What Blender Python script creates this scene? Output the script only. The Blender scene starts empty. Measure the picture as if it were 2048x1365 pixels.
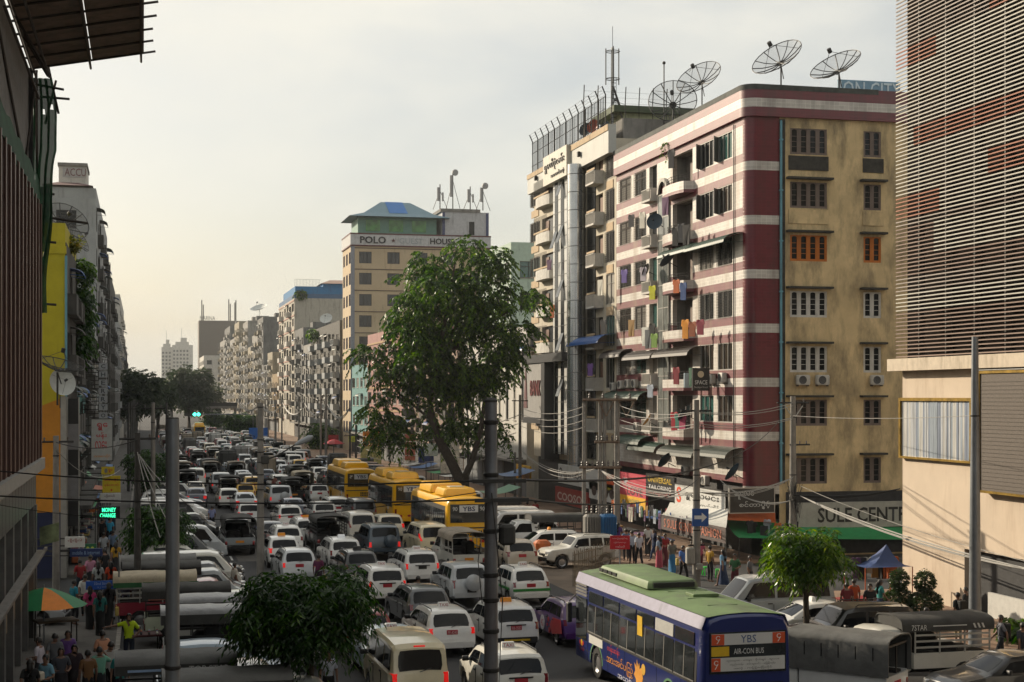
import bpy,math,random
import numpy as np
from mathutils import Vector,Matrix

random.seed(11)
RNG = np.random.default_rng(5)
SC = bpy.context.scene
COL = SC.collection
PI = math.pi
rad = math.radians

# ---------------------------------------------------------------- camera, world, sun, exposure
F_PX,Y0,VPX,CAMH = 3050.0,793.0,285.0,9.2  # the street runs along +Y, the camera stands on a footbridge
ANG = math.atan((1024-VPX)/F_PX)
SA,CA = math.sin(ANG),math.cos(ANG)

cam = bpy.data.cameras.new('camera')
cam.lens = F_PX/2048*36
cam.sensor_width = 36
cam.shift_y = (Y0-682.5)/2048
cam.clip_end = 6000
cam_o = bpy.data.objects.new('camera',cam)
COL.objects.link(cam_o)
cam_o.location = (0,0,CAMH)
cam_o.rotation_euler = (rad(90),0,-ANG)
SC.camera = cam_o

SUN_EL,SUN_AZ = rad(22),rad(-39)  # azimuth from +Y towards +X
world = bpy.data.worlds.new('World')
SC.world = world
world.use_nodes = True
wn,wl = world.node_tree.nodes,world.node_tree.links
wn.clear()
w_out = wn.new('ShaderNodeOutputWorld')
w_bg = wn.new('ShaderNodeBackground')
w_sky = wn.new('ShaderNodeTexSky')
w_sky.sky_type = 'NISHITA'
w_sky.sun_disc = False
w_sky.sun_elevation = SUN_EL
w_sky.sun_rotation = SUN_AZ
w_sky.air_density = 1.0
w_sky.dust_density = 3.0
w_sky.ozone_density = 1.0
w_bg.inputs['Strength'].default_value = 0.10
# a veil of bright thin cloud over the whole sky: evens out the blue, soft cloud shapes from noise
w_tc = wn.new('ShaderNodeTexCoord')
w_map = wn.new('ShaderNodeMapping')
w_map.inputs['Scale'].default_value = (1.0,1.0,2.6)
w_noise = wn.new('ShaderNodeTexNoise')
w_noise.inputs['Scale'].default_value = 2.6
w_noise.inputs['Detail'].default_value = 7
w_noise.inputs['Roughness'].default_value = 0.55
w_ramp = wn.new('ShaderNodeValToRGB')
w_ramp.color_ramp.elements[0].position = 0.40
w_ramp.color_ramp.elements[0].color = (0.40,0.40,0.40,1)
w_ramp.color_ramp.elements[1].position = 0.62
w_ramp.color_ramp.elements[1].color = (0.90,0.90,0.90,1)
w_veil = wn.new('ShaderNodeMixRGB')
w_veil.inputs['Color2'].default_value = (8.2,7.95,7.05,1)
wl.new(w_tc.outputs['Generated'],w_map.inputs['Vector'])
wl.new(w_map.outputs['Vector'],w_noise.inputs['Vector'])
wl.new(w_noise.outputs['Fac'],w_ramp.inputs['Fac'])
wl.new(w_ramp.outputs['Color'],w_veil.inputs['Fac'])
wl.new(w_sky.outputs['Color'],w_veil.inputs['Color1'])
wl.new(w_veil.outputs['Color'],w_bg.inputs['Color'])
wl.new(w_bg.outputs['Background'],w_out.inputs['Surface'])

sun = bpy.data.lights.new('sun','SUN')
sun.energy = 5.0
sun.angle = rad(0.6)
sun.color = (1.0,0.86,0.66)
sun_o = bpy.data.objects.new('sun',sun)
COL.objects.link(sun_o)
sdir = Vector((math.sin(SUN_AZ)*math.cos(SUN_EL),math.cos(SUN_AZ)*math.cos(SUN_EL),math.sin(SUN_EL)))
sun_o.rotation_euler = sdir.to_track_quat('Z','Y').to_euler()
sun_o.location = (-60,90,60)

vs = SC.view_settings
vs.view_transform = 'Standard'
vs.look = 'None'
vs.gamma = 1.0
vs.exposure = 0.25
vs.use_curve_mapping = False
SC.cycles.max_bounces = 6
SC.cycles.diffuse_bounces = 2
SC.cycles.glossy_bounces = 3
SC.cycles.transmission_bounces = 4
SC.cycles.volume_bounces = 0
SC.cycles.transparent_max_bounces = 12
SC.cycles.caustics_reflective = False
SC.cycles.caustics_refractive = False
SC.cycles.use_adaptive_sampling = True
SC.cycles.adaptive_threshold = 0.02
SC.cycles.use_denoising = True

# ---------------------------------------------------------------- measuring helpers (pixels of the photograph to metres of the place)
def ray(px,py):
    u,v = (px-1024)/F_PX,(Y0-py)/F_PX
    return SA+u*CA,CA-u*SA,v
def PG(px,py,z=0.0):
    r = ray(px,py);t = (z-CAMH)/r[2]
    return Vector((r[0]*t,r[1]*t,z))
def PX(px,py,X):
    r = ray(px,py);t = X/r[0]
    return Vector((X,r[1]*t,CAMH+r[2]*t))
def PY(px,py,Y):
    r = ray(px,py);t = Y/r[1]
    return Vector((r[0]*t,Y,CAMH+r[2]*t))
def PT(px,py,t):
    r = ray(px,py)
    return Vector((r[0]*t,r[1]*t,CAMH+r[2]*t))

# ---------------------------------------------------------------- materials
MATS = {}
def lin(c):
    return tuple(((x/12.92)if x<=0.04045 else ((x+0.055)/1.055)**2.4)for x in c)
def hexc(h):
    return lin(tuple(int(h[i:i+2],16)/255 for i in (0,2,4)))
def node_mat(name):
    m = bpy.data.materials.new(name)
    m.use_nodes = True
    nt = m.node_tree
    return m,nt.nodes,nt.links,nt.nodes['Principled BSDF']
def mat(name,col=(0.5,0.5,0.5),rough=0.6,metal=0.0,var=0.12,scale=3.0,bump=0.0,coat=0.0,spec=0.5,stretch=(1,1,1),
 dirt=0.0,dirt_col=(0.03,0.028,0.024),emit=None,estr=0.0,alpha=1.0,bscale=None,rvar=0.0,trans=0.0,dstr=0.16,dsc=1.7):
    """Principled material whose colour varies with noise; dirt = amount of a second, streaky stain."""
    if name in MATS:
        return MATS[name]
    m,n,l,b = node_mat(name)
    b.inputs['Roughness'].default_value = rough
    b.inputs['Metallic'].default_value = metal
    b.inputs['Specular IOR Level'].default_value = spec
    if coat:
        b.inputs['Coat Weight'].default_value = coat
        b.inputs['Coat Roughness'].default_value = 0.06
    if alpha<1:
        b.inputs['Alpha'].default_value = alpha
    if trans:
        b.inputs['Transmission Weight'].default_value = trans
    if emit:
        b.inputs['Emission Color'].default_value = (*emit,1)
        b.inputs['Emission Strength'].default_value = estr
    tc = n.new('ShaderNodeTexCoord')
    mp = n.new('ShaderNodeMapping')
    mp.inputs['Scale'].default_value = stretch
    oi = n.new('ShaderNodeObjectInfo')
    ad = n.new('ShaderNodeVectorMath');ad.operation = 'ADD'
    sc_ = n.new('ShaderNodeVectorMath');sc_.operation = 'SCALE'
    sc_.inputs['Scale'].default_value = 37.0
    l.new(oi.outputs['Random'],sc_.inputs[0])
    l.new(tc.outputs['Object'],ad.inputs[0]);l.new(sc_.outputs[0],ad.inputs[1])
    l.new(ad.outputs[0],mp.inputs['Vector'])
    nz = n.new('ShaderNodeTexNoise')
    nz.inputs['Scale'].default_value = scale
    nz.inputs['Detail'].default_value = 5
    nz.inputs['Roughness'].default_value = 0.62
    l.new(mp.outputs[0],nz.inputs['Vector'])
    rp = n.new('ShaderNodeValToRGB')
    e = rp.color_ramp.elements
    e[0].position,e[1].position = 0.3,0.72
    e[0].color = (*[max(0,c*(1-var))for c in col],1)
    e[1].color = (*[min(1,c*(1+var))for c in col],1)
    l.new(nz.outputs['Fac'],rp.inputs['Fac'])
    last = rp.outputs['Color']
    if dirt:
        mp2 = n.new('ShaderNodeMapping');mp2.inputs['Scale'].default_value = (1.0,1.0,dstr)
        l.new(ad.outputs[0],mp2.inputs['Vector'])
        nz2 = n.new('ShaderNodeTexNoise');nz2.inputs['Scale'].default_value = dsc;nz2.inputs['Detail'].default_value = 8
        nz2.inputs['Roughness'].default_value = 0.68
        l.new(mp2.outputs[0],nz2.inputs['Vector'])
        r2 = n.new('ShaderNodeValToRGB')
        r2.color_ramp.elements[0].position = 0.62-0.25*dirt
        r2.color_ramp.elements[1].position = 0.80-0.12*dirt
        r2.color_ramp.elements[0].color = (0,0,0,1)
        r2.color_ramp.elements[1].color = (min(1,0.45+dirt*0.5),)*3+(1,)
        l.new(nz2.outputs['Fac'],r2.inputs['Fac'])
        mx = n.new('ShaderNodeMixRGB')
        mx.inputs['Color2'].default_value = (*dirt_col,1)
        l.new(r2.outputs['Color'],mx.inputs['Fac']);l.new(last,mx.inputs['Color1'])
        last = mx.outputs['Color']
    l.new(last,b.inputs['Base Color'])
    if rvar:
        mr = n.new('ShaderNodeMapRange')
        mr.inputs['To Min'].default_value = max(0.02,rough-rvar);mr.inputs['To Max'].default_value = min(1,rough+rvar)
        l.new(nz.outputs['Fac'],mr.inputs['Value']);l.new(mr.outputs[0],b.inputs['Roughness'])
    if bump:
        nb = n.new('ShaderNodeTexNoise');nb.inputs['Scale'].default_value = bscale or scale*6;nb.inputs['Detail'].default_value = 4
        l.new(mp.outputs[0],nb.inputs['Vector'])
        bp = n.new('ShaderNodeBump');bp.inputs['Strength'].default_value = bump;bp.inputs['Distance'].default_value = 0.03
        l.new(nb.outputs['Fac'],bp.inputs['Height']);l.new(bp.outputs[0],b.inputs['Normal'])
    MATS[name] = m
    return m
def paint(hexcol,tag=''):
    """Car paint: clear-coated, a little dusty."""
    return mat('paint_'+hexcol+tag,hexc(hexcol),0.32,var=0.10,scale=1.6,coat=0.8,dirt=0.10,dirt_col=(0.16,0.14,0.11),rvar=0.08)
def flat(hexcol,rough=0.6,**k):
    return mat('flat_%s_%d'%(hexcol,int(rough*100))+''.join(k),hexc(hexcol),rough,**k)

# ---------------------------------------------------------------- mesh building
class MB:
    def __init__(self):
        self.v,self.f = [],[]
    def add(self,vs_,fs_):
        o = len(self.v)
        self.v.extend([tuple(p)for p in vs_])
        self.f.extend([tuple(i+o for i in q)for q in fs_])
        return self
    def box(self,x0,y0,z0,x1,y1,z1):
        if x1<x0:x0,x1 = x1,x0
        if y1<y0:y0,y1 = y1,y0
        if z1<z0:z0,z1 = z1,z0
        return self.add([(x0,y0,z0),(x1,y0,z0),(x1,y1,z0),(x0,y1,z0),(x0,y0,z1),(x1,y0,z1),(x1,y1,z1),(x0,y1,z1)],
 [(0,3,2,1),(4,5,6,7),(0,1,5,4),(1,2,6,5),(2,3,7,6),(3,0,4,7)])
    def cbox(self,c,s,m=None):
        """Box with chamfered long edges, centre c, size s."""
        x,y,z = s[0]/2,s[1]/2,s[2]/2
        k = min(x,y,z)*0.35
        ring = [(-x+k,-y),(x-k,-y),(x,-y+k),(x,y-k),(x-k,y),(-x+k,y),(-x,y-k),(-x,-y+k)]
        n = 8
        pts = []
        for zz,sc in ((-z,1-k/max(x,y)),(-z+k,1),(z-k,1),(z,1-k/max(x,y))):
            pts+=[Vector((p[0]*sc,p[1]*sc,zz))for p in ring]
        if m is not None:
            pts = [m@p for p in pts]
        pts = [p+Vector(c)for p in pts]
        fs = [tuple(range(n-1,-1,-1)),tuple(range(3*n,4*n))]
        for r in range(3):
            for i in range(n):
                j = (i+1)%n
                fs.append((r*n+i,r*n+j,(r+1)*n+j,(r+1)*n+i))
        return self.add(pts,fs)
    def quad(self,a,b,c,d):
        return self.add([a,b,c,d],[(0,1,2,3)])
    def slab(self,pts,off):
        """A flat polygon given thickness along vector off."""
        n = len(pts)
        off = Vector(off)
        p2 = [Vector(p)+off for p in pts]
        fs = [tuple(range(n)),tuple(range(2*n-1,n-1,-1))]
        for i in range(n):
            j = (i+1)%n
            fs.append((i,i+n,j+n,j))
        return self.add(list(pts)+p2,fs)
    def tube(self,path,r,n=6,cap=True):
        path = [Vector(p)for p in path]
        m = len(path)
        rs = r if isinstance(r,(list,tuple))else [r]*m
        pts,fs = [],[]
        for i in range(m):
            d = (path[min(i+1,m-1)]-path[max(i-1,0)])
            d = d.normalized()if d.length>1e-9 else Vector((0,0,1))
            a = d.cross(Vector((0,0,1)))
            if a.length<1e-3:
                a = Vector((1,0,0))
            a.normalize();b = d.cross(a)
            for k in range(n):
                t = 2*PI*k/n
                pts.append(path[i]+(a*math.cos(t)+b*math.sin(t))*rs[i])
        for i in range(m-1):
            for k in range(n):
                k2 = (k+1)%n
                fs.append((i*n+k,i*n+k2,(i+1)*n+k2,(i+1)*n+k))
        if cap:
            fs.append(tuple(range(n-1,-1,-1)));fs.append(tuple(range((m-1)*n,m*n)))
        return self.add(pts,fs)
    def lathe(self,prof,n=16,c=(0,0,0),axis='z',a0=0,a1=2*PI):
        """prof = [(r, h)...] turned about an axis through c."""
        full = abs(a1-a0-2*PI)<1e-6
        cols = n if full else n+1
        pts,fs = [],[]
        for (r,h)in prof:
            for k in range(cols):
                t = a0+(a1-a0)*k/n
                x,y = r*math.cos(t),r*math.sin(t)
                p = (x,y,h)if axis=='z' else ((h,x,y)if axis=='x' else (y,h,x))
                pts.append((p[0]+c[0],p[1]+c[1],p[2]+c[2]))
        for i in range(len(prof)-1):
            for k in range(n):
                k2 = (k+1)%cols
                fs.append((i*cols+k,i*cols+k2,(i+1)*cols+k2,(i+1)*cols+k))
        return self.add(pts,fs)
    def mesh(self,name,smooth=None):
        me = bpy.data.meshes.new(name)
        me.from_pydata([tuple(p)for p in self.v],[],self.f)
        if smooth:
            me.polygons.foreach_set('use_smooth',[True]*len(me.polygons))
            me.set_sharp_from_angle(angle=rad(smooth))
        me.update()
        return me
    def build(self,name,m,parent=None,loc=(0,0,0),rotz=0.0,smooth=None):
        return ob(name,self.mesh(name,smooth),m,parent,loc,rotz)
def ob(name,me,m=None,parent=None,loc=(0,0,0),rotz=0.0):
    o = bpy.data.objects.new(name,me)
    COL.objects.link(o)
    o.location = loc
    if rotz:
        o.rotation_euler = (0,0,rotz)
    if m is not None and me is not None:
        if len(me.materials)==0:
            me.materials.append(m)
        if me.materials[0]is not m:
            o.material_slots[0].link = 'OBJECT'
            o.material_slots[0].material = m
    if parent is not None:
        o.parent = parent
    return o
def tag(o,label=None,cat=None,group=None,kind=None):
    if label:o['label'] = label
    if cat:o['category'] = cat
    if group:o['group'] = group
    if kind:o['kind'] = kind
    return o
def thing(name,label,cat,loc=(0,0,0),rotz=0.0,group=None):
    o = bpy.data.objects.new(name,None)
    COL.objects.link(o)
    o.empty_display_size = 0.2
    o.location = loc
    o.rotation_euler = (0,0,rotz)
    return tag(o,label,cat,group)
ORD = ['nearest','second','third','fourth','fifth','sixth','seventh','eighth','ninth','tenth','eleventh','twelfth','thirteenth',
 'fourteenth','fifteenth','sixteenth','seventeenth','eighteenth','nineteenth','twentieth','twenty-first','twenty-second',
 'twenty-third','twenty-fourth','twenty-fifth','twenty-sixth','twenty-seventh','twenty-eighth','twenty-ninth','thirtieth']
TXT = {}
def text_mesh(s,size=1.0,depth=0.0,bold=0.0,align='CENTER'):
    k = (s,size,depth,bold,align)
    if k in TXT:
        return TXT[k]
    cu = bpy.data.curves.new('lettering','FONT')
    cu.body = s
    cu.size = size
    cu.extrude = depth
    cu.offset = bold
    cu.resolution_u = 2
    cu.align_x = align
    cu.align_y = 'CENTER'
    o = bpy.data.objects.new('lettering',cu)
    me = bpy.data.meshes.new_from_object(o)
    me.name = 'lettering'
    bpy.data.objects.remove(o);bpy.data.curves.remove(cu)
    TXT[k] = me
    return me
def lettering(s,width,height,m,parent,origin,right,up,depth=0.004,bold=0.0,name='lettering'):
    """Text fitted into width x height, centred at origin on the plane spanned by right and up."""
    me0 = text_mesh(s,1.0,0.0 if depth<0.02 else depth/max(height,0.05),bold)
    if len(me0.vertices)==0:
        return None
    co = np.empty(len(me0.vertices)*3);me0.vertices.foreach_get('co',co);co = co.reshape(-1,3)
    mn,mx = co.min(0),co.max(0)
    me = me0.copy()
    c2 = co.copy()
    c2[:,0] = (co[:,0]-(mn[0]+mx[0])/2)*(width/max(1e-6,mx[0]-mn[0]))
    c2[:,1] = (co[:,1]-(mn[1]+mx[1])/2)*(height/max(1e-6,mx[1]-mn[1]))
    c2[:,2] = co[:,2]*height
    r,u = Vector(right).normalized(),Vector(up).normalized()
    nrm = r.cross(u)
    M = np.array([list(r),list(u),list(nrm)])
    o = np.array(list(origin))
    out = c2@M+o+np.array(list(nrm))*depth
    me.vertices.foreach_set('co',out.ravel())
    me.materials.clear()
    me.update()
    return ob(name,me,m,parent)
# ================================================================ vehicle builders (used further down)
import bmesh
def M_(k):
    if k=='GLASS':return mat('tinted_glass',(0.004,0.005,0.007),0.06,var=0.2,spec=0.28)
    if k=='TYRE':return mat('tyre_rubber',(0.016,0.016,0.016),0.85)
    if k=='RIM':return mat('wheel_metal',(0.34,0.34,0.35),0.35,metal=0.8)
    if k=='BLACK':return mat('black_plastic',(0.014,0.014,0.015),0.5)
    if k=='RED_OFF':return mat('lamp_red_unlit',(0.22,0.008,0.010),0.15,coat=0.8)
    if k=='RED_ON':return mat('lamp_red_lit',(0.7,0.01,0.01),0.2,emit=(1,0.02,0.015),estr=.32)
    if k=='LAMP':return mat('headlamp_clear',(0.55,0.56,0.57),0.08,coat=0.9,metal=0.3)
    if k=='PLATE_RED':return mat('plate_red',hexc('b02a36'),0.45)
    if k=='PLATE_BLACK':return mat('plate_black',(0.02,0.02,0.02),0.45)
    if k=='PLATE_YELLOW':return mat('plate_yellow',hexc('d98a1c'),0.5)
    if k=='WHITE':return mat('white_plastic',(0.72,0.72,0.70),0.4)
    if k=='CHROME':return mat('chrome',(0.6,0.6,0.6),0.18,metal=1.0)
    if k=='DARKINT':return mat('dark_interior',(0.012,0.012,0.013),0.9)
    return MATS[k]

def recalc(me):
    bm = bmesh.new();bm.from_mesh(me)
    bmesh.ops.recalc_face_normals(bm,faces=bm.faces)
    bm.to_mesh(me);bm.free()
    return me
def interp(tab,y):
    if y<=tab[0][0]:return tab[0][1]
    for (a,va),(b,vb)in zip(tab,tab[1:]):
        if y<=b:
            return va+(vb-va)*(y-a)/(b-a)if b>a else vb
    return tab[-1][1]

class Shell:
    """The painted shell of a car as a loft of rings from tail (y = 0) to nose (y = L)."""
    def __init__(s,L,W,H,roof,belt,sill=0.22,wheels=(0.8,3.4),arch=0.37,wr=0.30,roofw=0.76,tuck=0.10,y_start=0.0):
        s.L,s.W,s.H,s.roof,s.belt,s.sill,s.wheels,s.arch,s.wr,s.roofw,s.tuck,s.y0 = L,W,H,roof,belt,sill,wheels,arch,wr,roofw,tuck,y_start
    def ztop(s,y):return interp(s.roof,y)
    def half(s,y):
        d = min(y-s.y0,s.L-y)
        e = max(0.0,1-d/0.45)
        return s.W/2*(1-s.tuck*e*e)
    def zb(s,y):
        z = s.sill+0.10*max(0,1-min(y-s.y0,s.L-y)/0.5)
        for w in s.wheels:
            d = abs(y-w)
            if d<s.arch:
                z = max(z,s.wr+math.sqrt(s.arch**2-d*d))
        return z
    def ring(s,y):
        zt,hw,zb = s.ztop(y),s.half(y),s.zb(y)
        belt = min(s.belt,zt-0.05)
        g = max(0.0,min(1.0,(zt-s.belt)/(s.H-s.belt)))
        wt = hw*(0.93+(s.roofw-0.93)*g)
        mid = max(zb+0.05,(0.5*(s.sill+s.belt)))
        mid = min(mid,belt-0.03)
        zl = min(zb+0.08,mid-0.01)
        e = 0.035+0.065*g
        return [(0,zb),(hw*0.86,zb),(hw*0.97,zl),(hw,mid),(hw*0.985,belt-0.02),(hw*0.955,belt+0.015),
 (wt+0.02*g,zt-e),(wt-0.05,zt-0.018),(wt*0.6,zt+0.008),(0,zt+0.018)]
    def mesh(s):
        ys = sorted(set([round(y,4)for y,_ in s.roof]+
 [round(w+d*s.arch,4)for w in s.wheels for d in (-1.01,-0.99,-0.8,-0.45,0,0.45,0.8,0.99,1.01)]+
 [s.y0+0.2,s.y0+0.45,s.L-0.45,s.L-0.2]))
        ys = [y for y in ys if s.y0<=y<=s.L]
        mb = MB();n = 18
        rings = []
        for y in ys:
            h = s.ring(y)
            full = [(x,y,z)for x,z in h]+[(-x,y,z)for x,z in h[-2:0:-1]]
            rings.append(full)
        for r in rings:mb.v.extend(r)
        for i in range(len(rings)-1):
            for k in range(n):
                k2 = (k+1)%n
                mb.f.append((i*n+k,(i+1)*n+k,(i+1)*n+k2,i*n+k2))
        mb.f.append(tuple(range(n)));mb.f.append(tuple(range((len(rings)-1)*n,len(rings)*n)))
        return recalc(mb.mesh('body',34))
    def side(s,y,t,sx,off=0.012):
        r = s.ring(y)
        (x0,z0),(x1,z1) = r[5],r[6]
        return (sx*(x0+(x1-x0)*t+off),y,z0+(z1-z0)*t)
    def side_window(s,yb0,yb1,yt0,yt1,sx,t0=0.10,t1=0.90):
        mb = MB()
        n = 4
        pts = []
        for off in (0.002,0.014):
            for k in range(n+1):
                pts.append(s.side(yb0+(yb1-yb0)*k/n,t0,sx,off))
            for k in range(n+1):
                pts.append(s.side(yt1+(yt0-yt1)*k/n,t1,sx,off))
        m = 2*n+2
        fs = []
        for k in range(n):
            fs.append((m+k,m+k+1,m+m-2-k,m+m-1-k))
        for k in range(m):
            fs.append((k,(k+1)%m,m+(k+1)%m,m+k))
        mb.add(pts,fs)
        return recalc(mb.mesh('side_window'))
    def screen(s,ya,yb,wa=0.9,wb=0.9,name='rear_window',t0=0.06,t1=0.94):
        """Glass across the car between the rings at ya (low edge) and yb (high edge)."""
        A,B = s.ring(ya),s.ring(yb)
        mb = MB();pts,fs = [],[]
        fr = [-1,-0.92,-0.5,0,0.5,0.92,1]
        dy,dz = B[8][1]-A[8][1],yb-ya
        nrm = Vector((0,-dy,dz))if yb>ya else Vector((0,dy,-dz))
        nrm.normalize()
        rows = 4
        for i in range(rows+1):
            t = t0+(t1-t0)*i/rows
            w = A[7][0]*wa+(B[7][0]*wb-A[7][0]*wa)*t
            y = ya+(yb-ya)*t
            z = A[8][1]+(B[8][1]-A[8][1])*t
            sh = 0.93 if i in (0,rows)else 1.0
            for f in fr:
                p = Vector((f*w*sh,y,z-0.028*f*f))+nrm*0.016
                pts.append(p)
        c = len(fr)
        for i in range(rows):
            for k in range(c-1):
                fs.append((i*c+k,i*c+k+1,(i+1)*c+k+1,(i+1)*c+k))
        mb.add(pts,fs)
        return mb.mesh(name,30)

def wheel_meshes(r=0.30,w=0.20,n=16):
    t = MB().lathe([(r*0.62,-w/2),(r*0.93,-w/2),(r,-w*0.32),(r,w*0.32),(r*0.93,w/2),(r*0.62,w/2)],n,axis='x')
    rim = MB().lathe([(0.001,-w*0.36),(r*0.2,-w*0.40),(r*0.5,-w*0.30),(r*0.63,-w*0.48)],n,axis='x')
    rim.lathe([(r*0.63,w*0.48),(r*0.5,w*0.30),(r*0.2,w*0.40),(0.001,w*0.36)],n,axis='x')
    return t.mesh('wheel',40),rim.mesh('rim',40)
WHEEL = wheel_meshes()
WHEEL_BIG = wheel_meshes(0.37,0.26)
WHEEL_BUS = wheel_meshes(0.48,0.30,20)
def box_mesh(name,*b):
    mb = MB()
    for q in b:
        mb.cbox([(q[0]+q[3])/2,(q[1]+q[4])/2,(q[2]+q[5])/2],[abs(q[3]-q[0]),abs(q[4]-q[1]),abs(q[5]-q[2])])
    return mb.mesh(name,40)

PROTO = {}
VS = 1.07
# a prototype is a list of (part name, mesh, material key, location, detail level, [sub-parts])
def common_parts(sh,P,wheel=WHEEL,lamps=(0.70,1.00),lampw=0.14,plate_z=0.80,handles=(),wy=None):
    hw = sh.W/2
    for w in sh.wheels:
        for sx in (-1,1):
            P.append(('wheel',wheel[0],'TYRE',(sx*(hw-0.12),w,sh.wr),2,[('rim',wheel[1],'RIM')]))
    yl = 0.0
    for sx in (-1,1):
        za,zb_ = lamps
        ya = min(y for y,z in sh.roof if z>=za)
        yb = min(y for y,z in sh.roof if z>=zb_-0.03)
        m = MB()
        x1 = sh.half(max(0.08,ya))+0.012
        x0 = x1-lampw
        pa = [(x0,ya-0.045,za),(x1-0.035,ya-0.03,za),(x1+0.004,ya+0.12,za),(x1,yb+0.16,zb_),(x1-0.04,yb-0.02,zb_),(x0,yb-0.035,zb_)]
        q = [(sx*p[0],p[1],p[2])for p in pa]
        b2 = [(sx*(p[0]-0.10),p[1]+0.08,p[2])for p in pa]
        m.add(q+b2,[(0,1,4,5),(1,2,3,4),(0,6,7,1),(1,7,8,2),(2,8,9,3),(3,9,10,4),(4,10,11,5),(5,11,6,0)])
        P.append(('tail_light',recalc(m.mesh('tail_light')),'TAIL',(0,0,0),1,[]))
        z0 = sh.ztop(sh.L-0.12)-0.10
        m = MB();m.cbox((sx*(sh.half(sh.L-0.15)-0.20),sh.L-0.11,z0),(0.34,0.16,0.15),Matrix.Rotation(-sx*0.35,3,'Z'))
        P.append(('headlight',m.mesh('headlight',40),'LAMP',(0,0,0),2,[]))
        ym = max(y for y,z in sh.roof if z>sh.belt+0.25)+0.12
        m = MB();m.cbox((sx*(hw+0.09),ym,sh.belt+0.08),(0.19,0.10,0.14));m.box(sx*(hw-0.08),ym-0.02,sh.belt+0.02,sx*(hw+0.03),ym+0.03,sh.belt+0.06)
        P.append(('wing_mirror',m.mesh('wing_mirror',40),'BLACK',(0,0,0),2,[]))
        for y in handles:
            P.append(('door_handle',HANDLE,'BLACK',(sx*(sh.half(y)+0.004),y,sh.belt-0.12),3,[]))
            m = MB();
        for y in handles:
            P.append(('door_seam',SEAM,'BLACK',(sx*(sh.half(y)+0.001),y-0.14,sh.sill+0.36),3,[]))
    yp = min(y for y,z in sh.roof if z>=plate_z)-0.018
    P.append(('licence_plate',box_mesh('licence_plate',(-0.19,yp-0.012,plate_z-0.07,0.19,yp+0.03,plate_z+0.08)),'PLATE',(0,0,0),1,[]))
    P.append(('rear_bumper',box_mesh('rear_bumper',(-hw*0.86,-0.035,sh.sill+0.10,hw*0.86,0.10,sh.sill+0.30)),'BUMPER',(0,0,0),2,[]))
    P.append(('front_bumper',box_mesh('front_bumper',(-hw*0.84,sh.L-0.12,sh.sill+0.06,hw*0.84,sh.L+0.035,sh.sill+0.26)),'BLACK',(0,0,0),3,[]))
    P.append(('grille',box_mesh('grille',(-hw*0.45,sh.L-0.10,sh.sill+0.33,hw*0.45,sh.L+0.015,sh.sill+0.46)),'BLACK',(0,0,0),3,[]))
    return P
HANDLE = box_mesh('door_handle',(-0.015,-0.09,-0.02,0.02,0.09,0.02))
SEAM = MB().box(-0.01,-0.006,-0.10,0.008,0.006,0.36).mesh('door_seam')
def wiper(y,z):
    return MB().tube([(-0.02,y,z),(0.30,y-0.01,z+0.10)],0.011,4).mesh('wiper')

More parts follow.
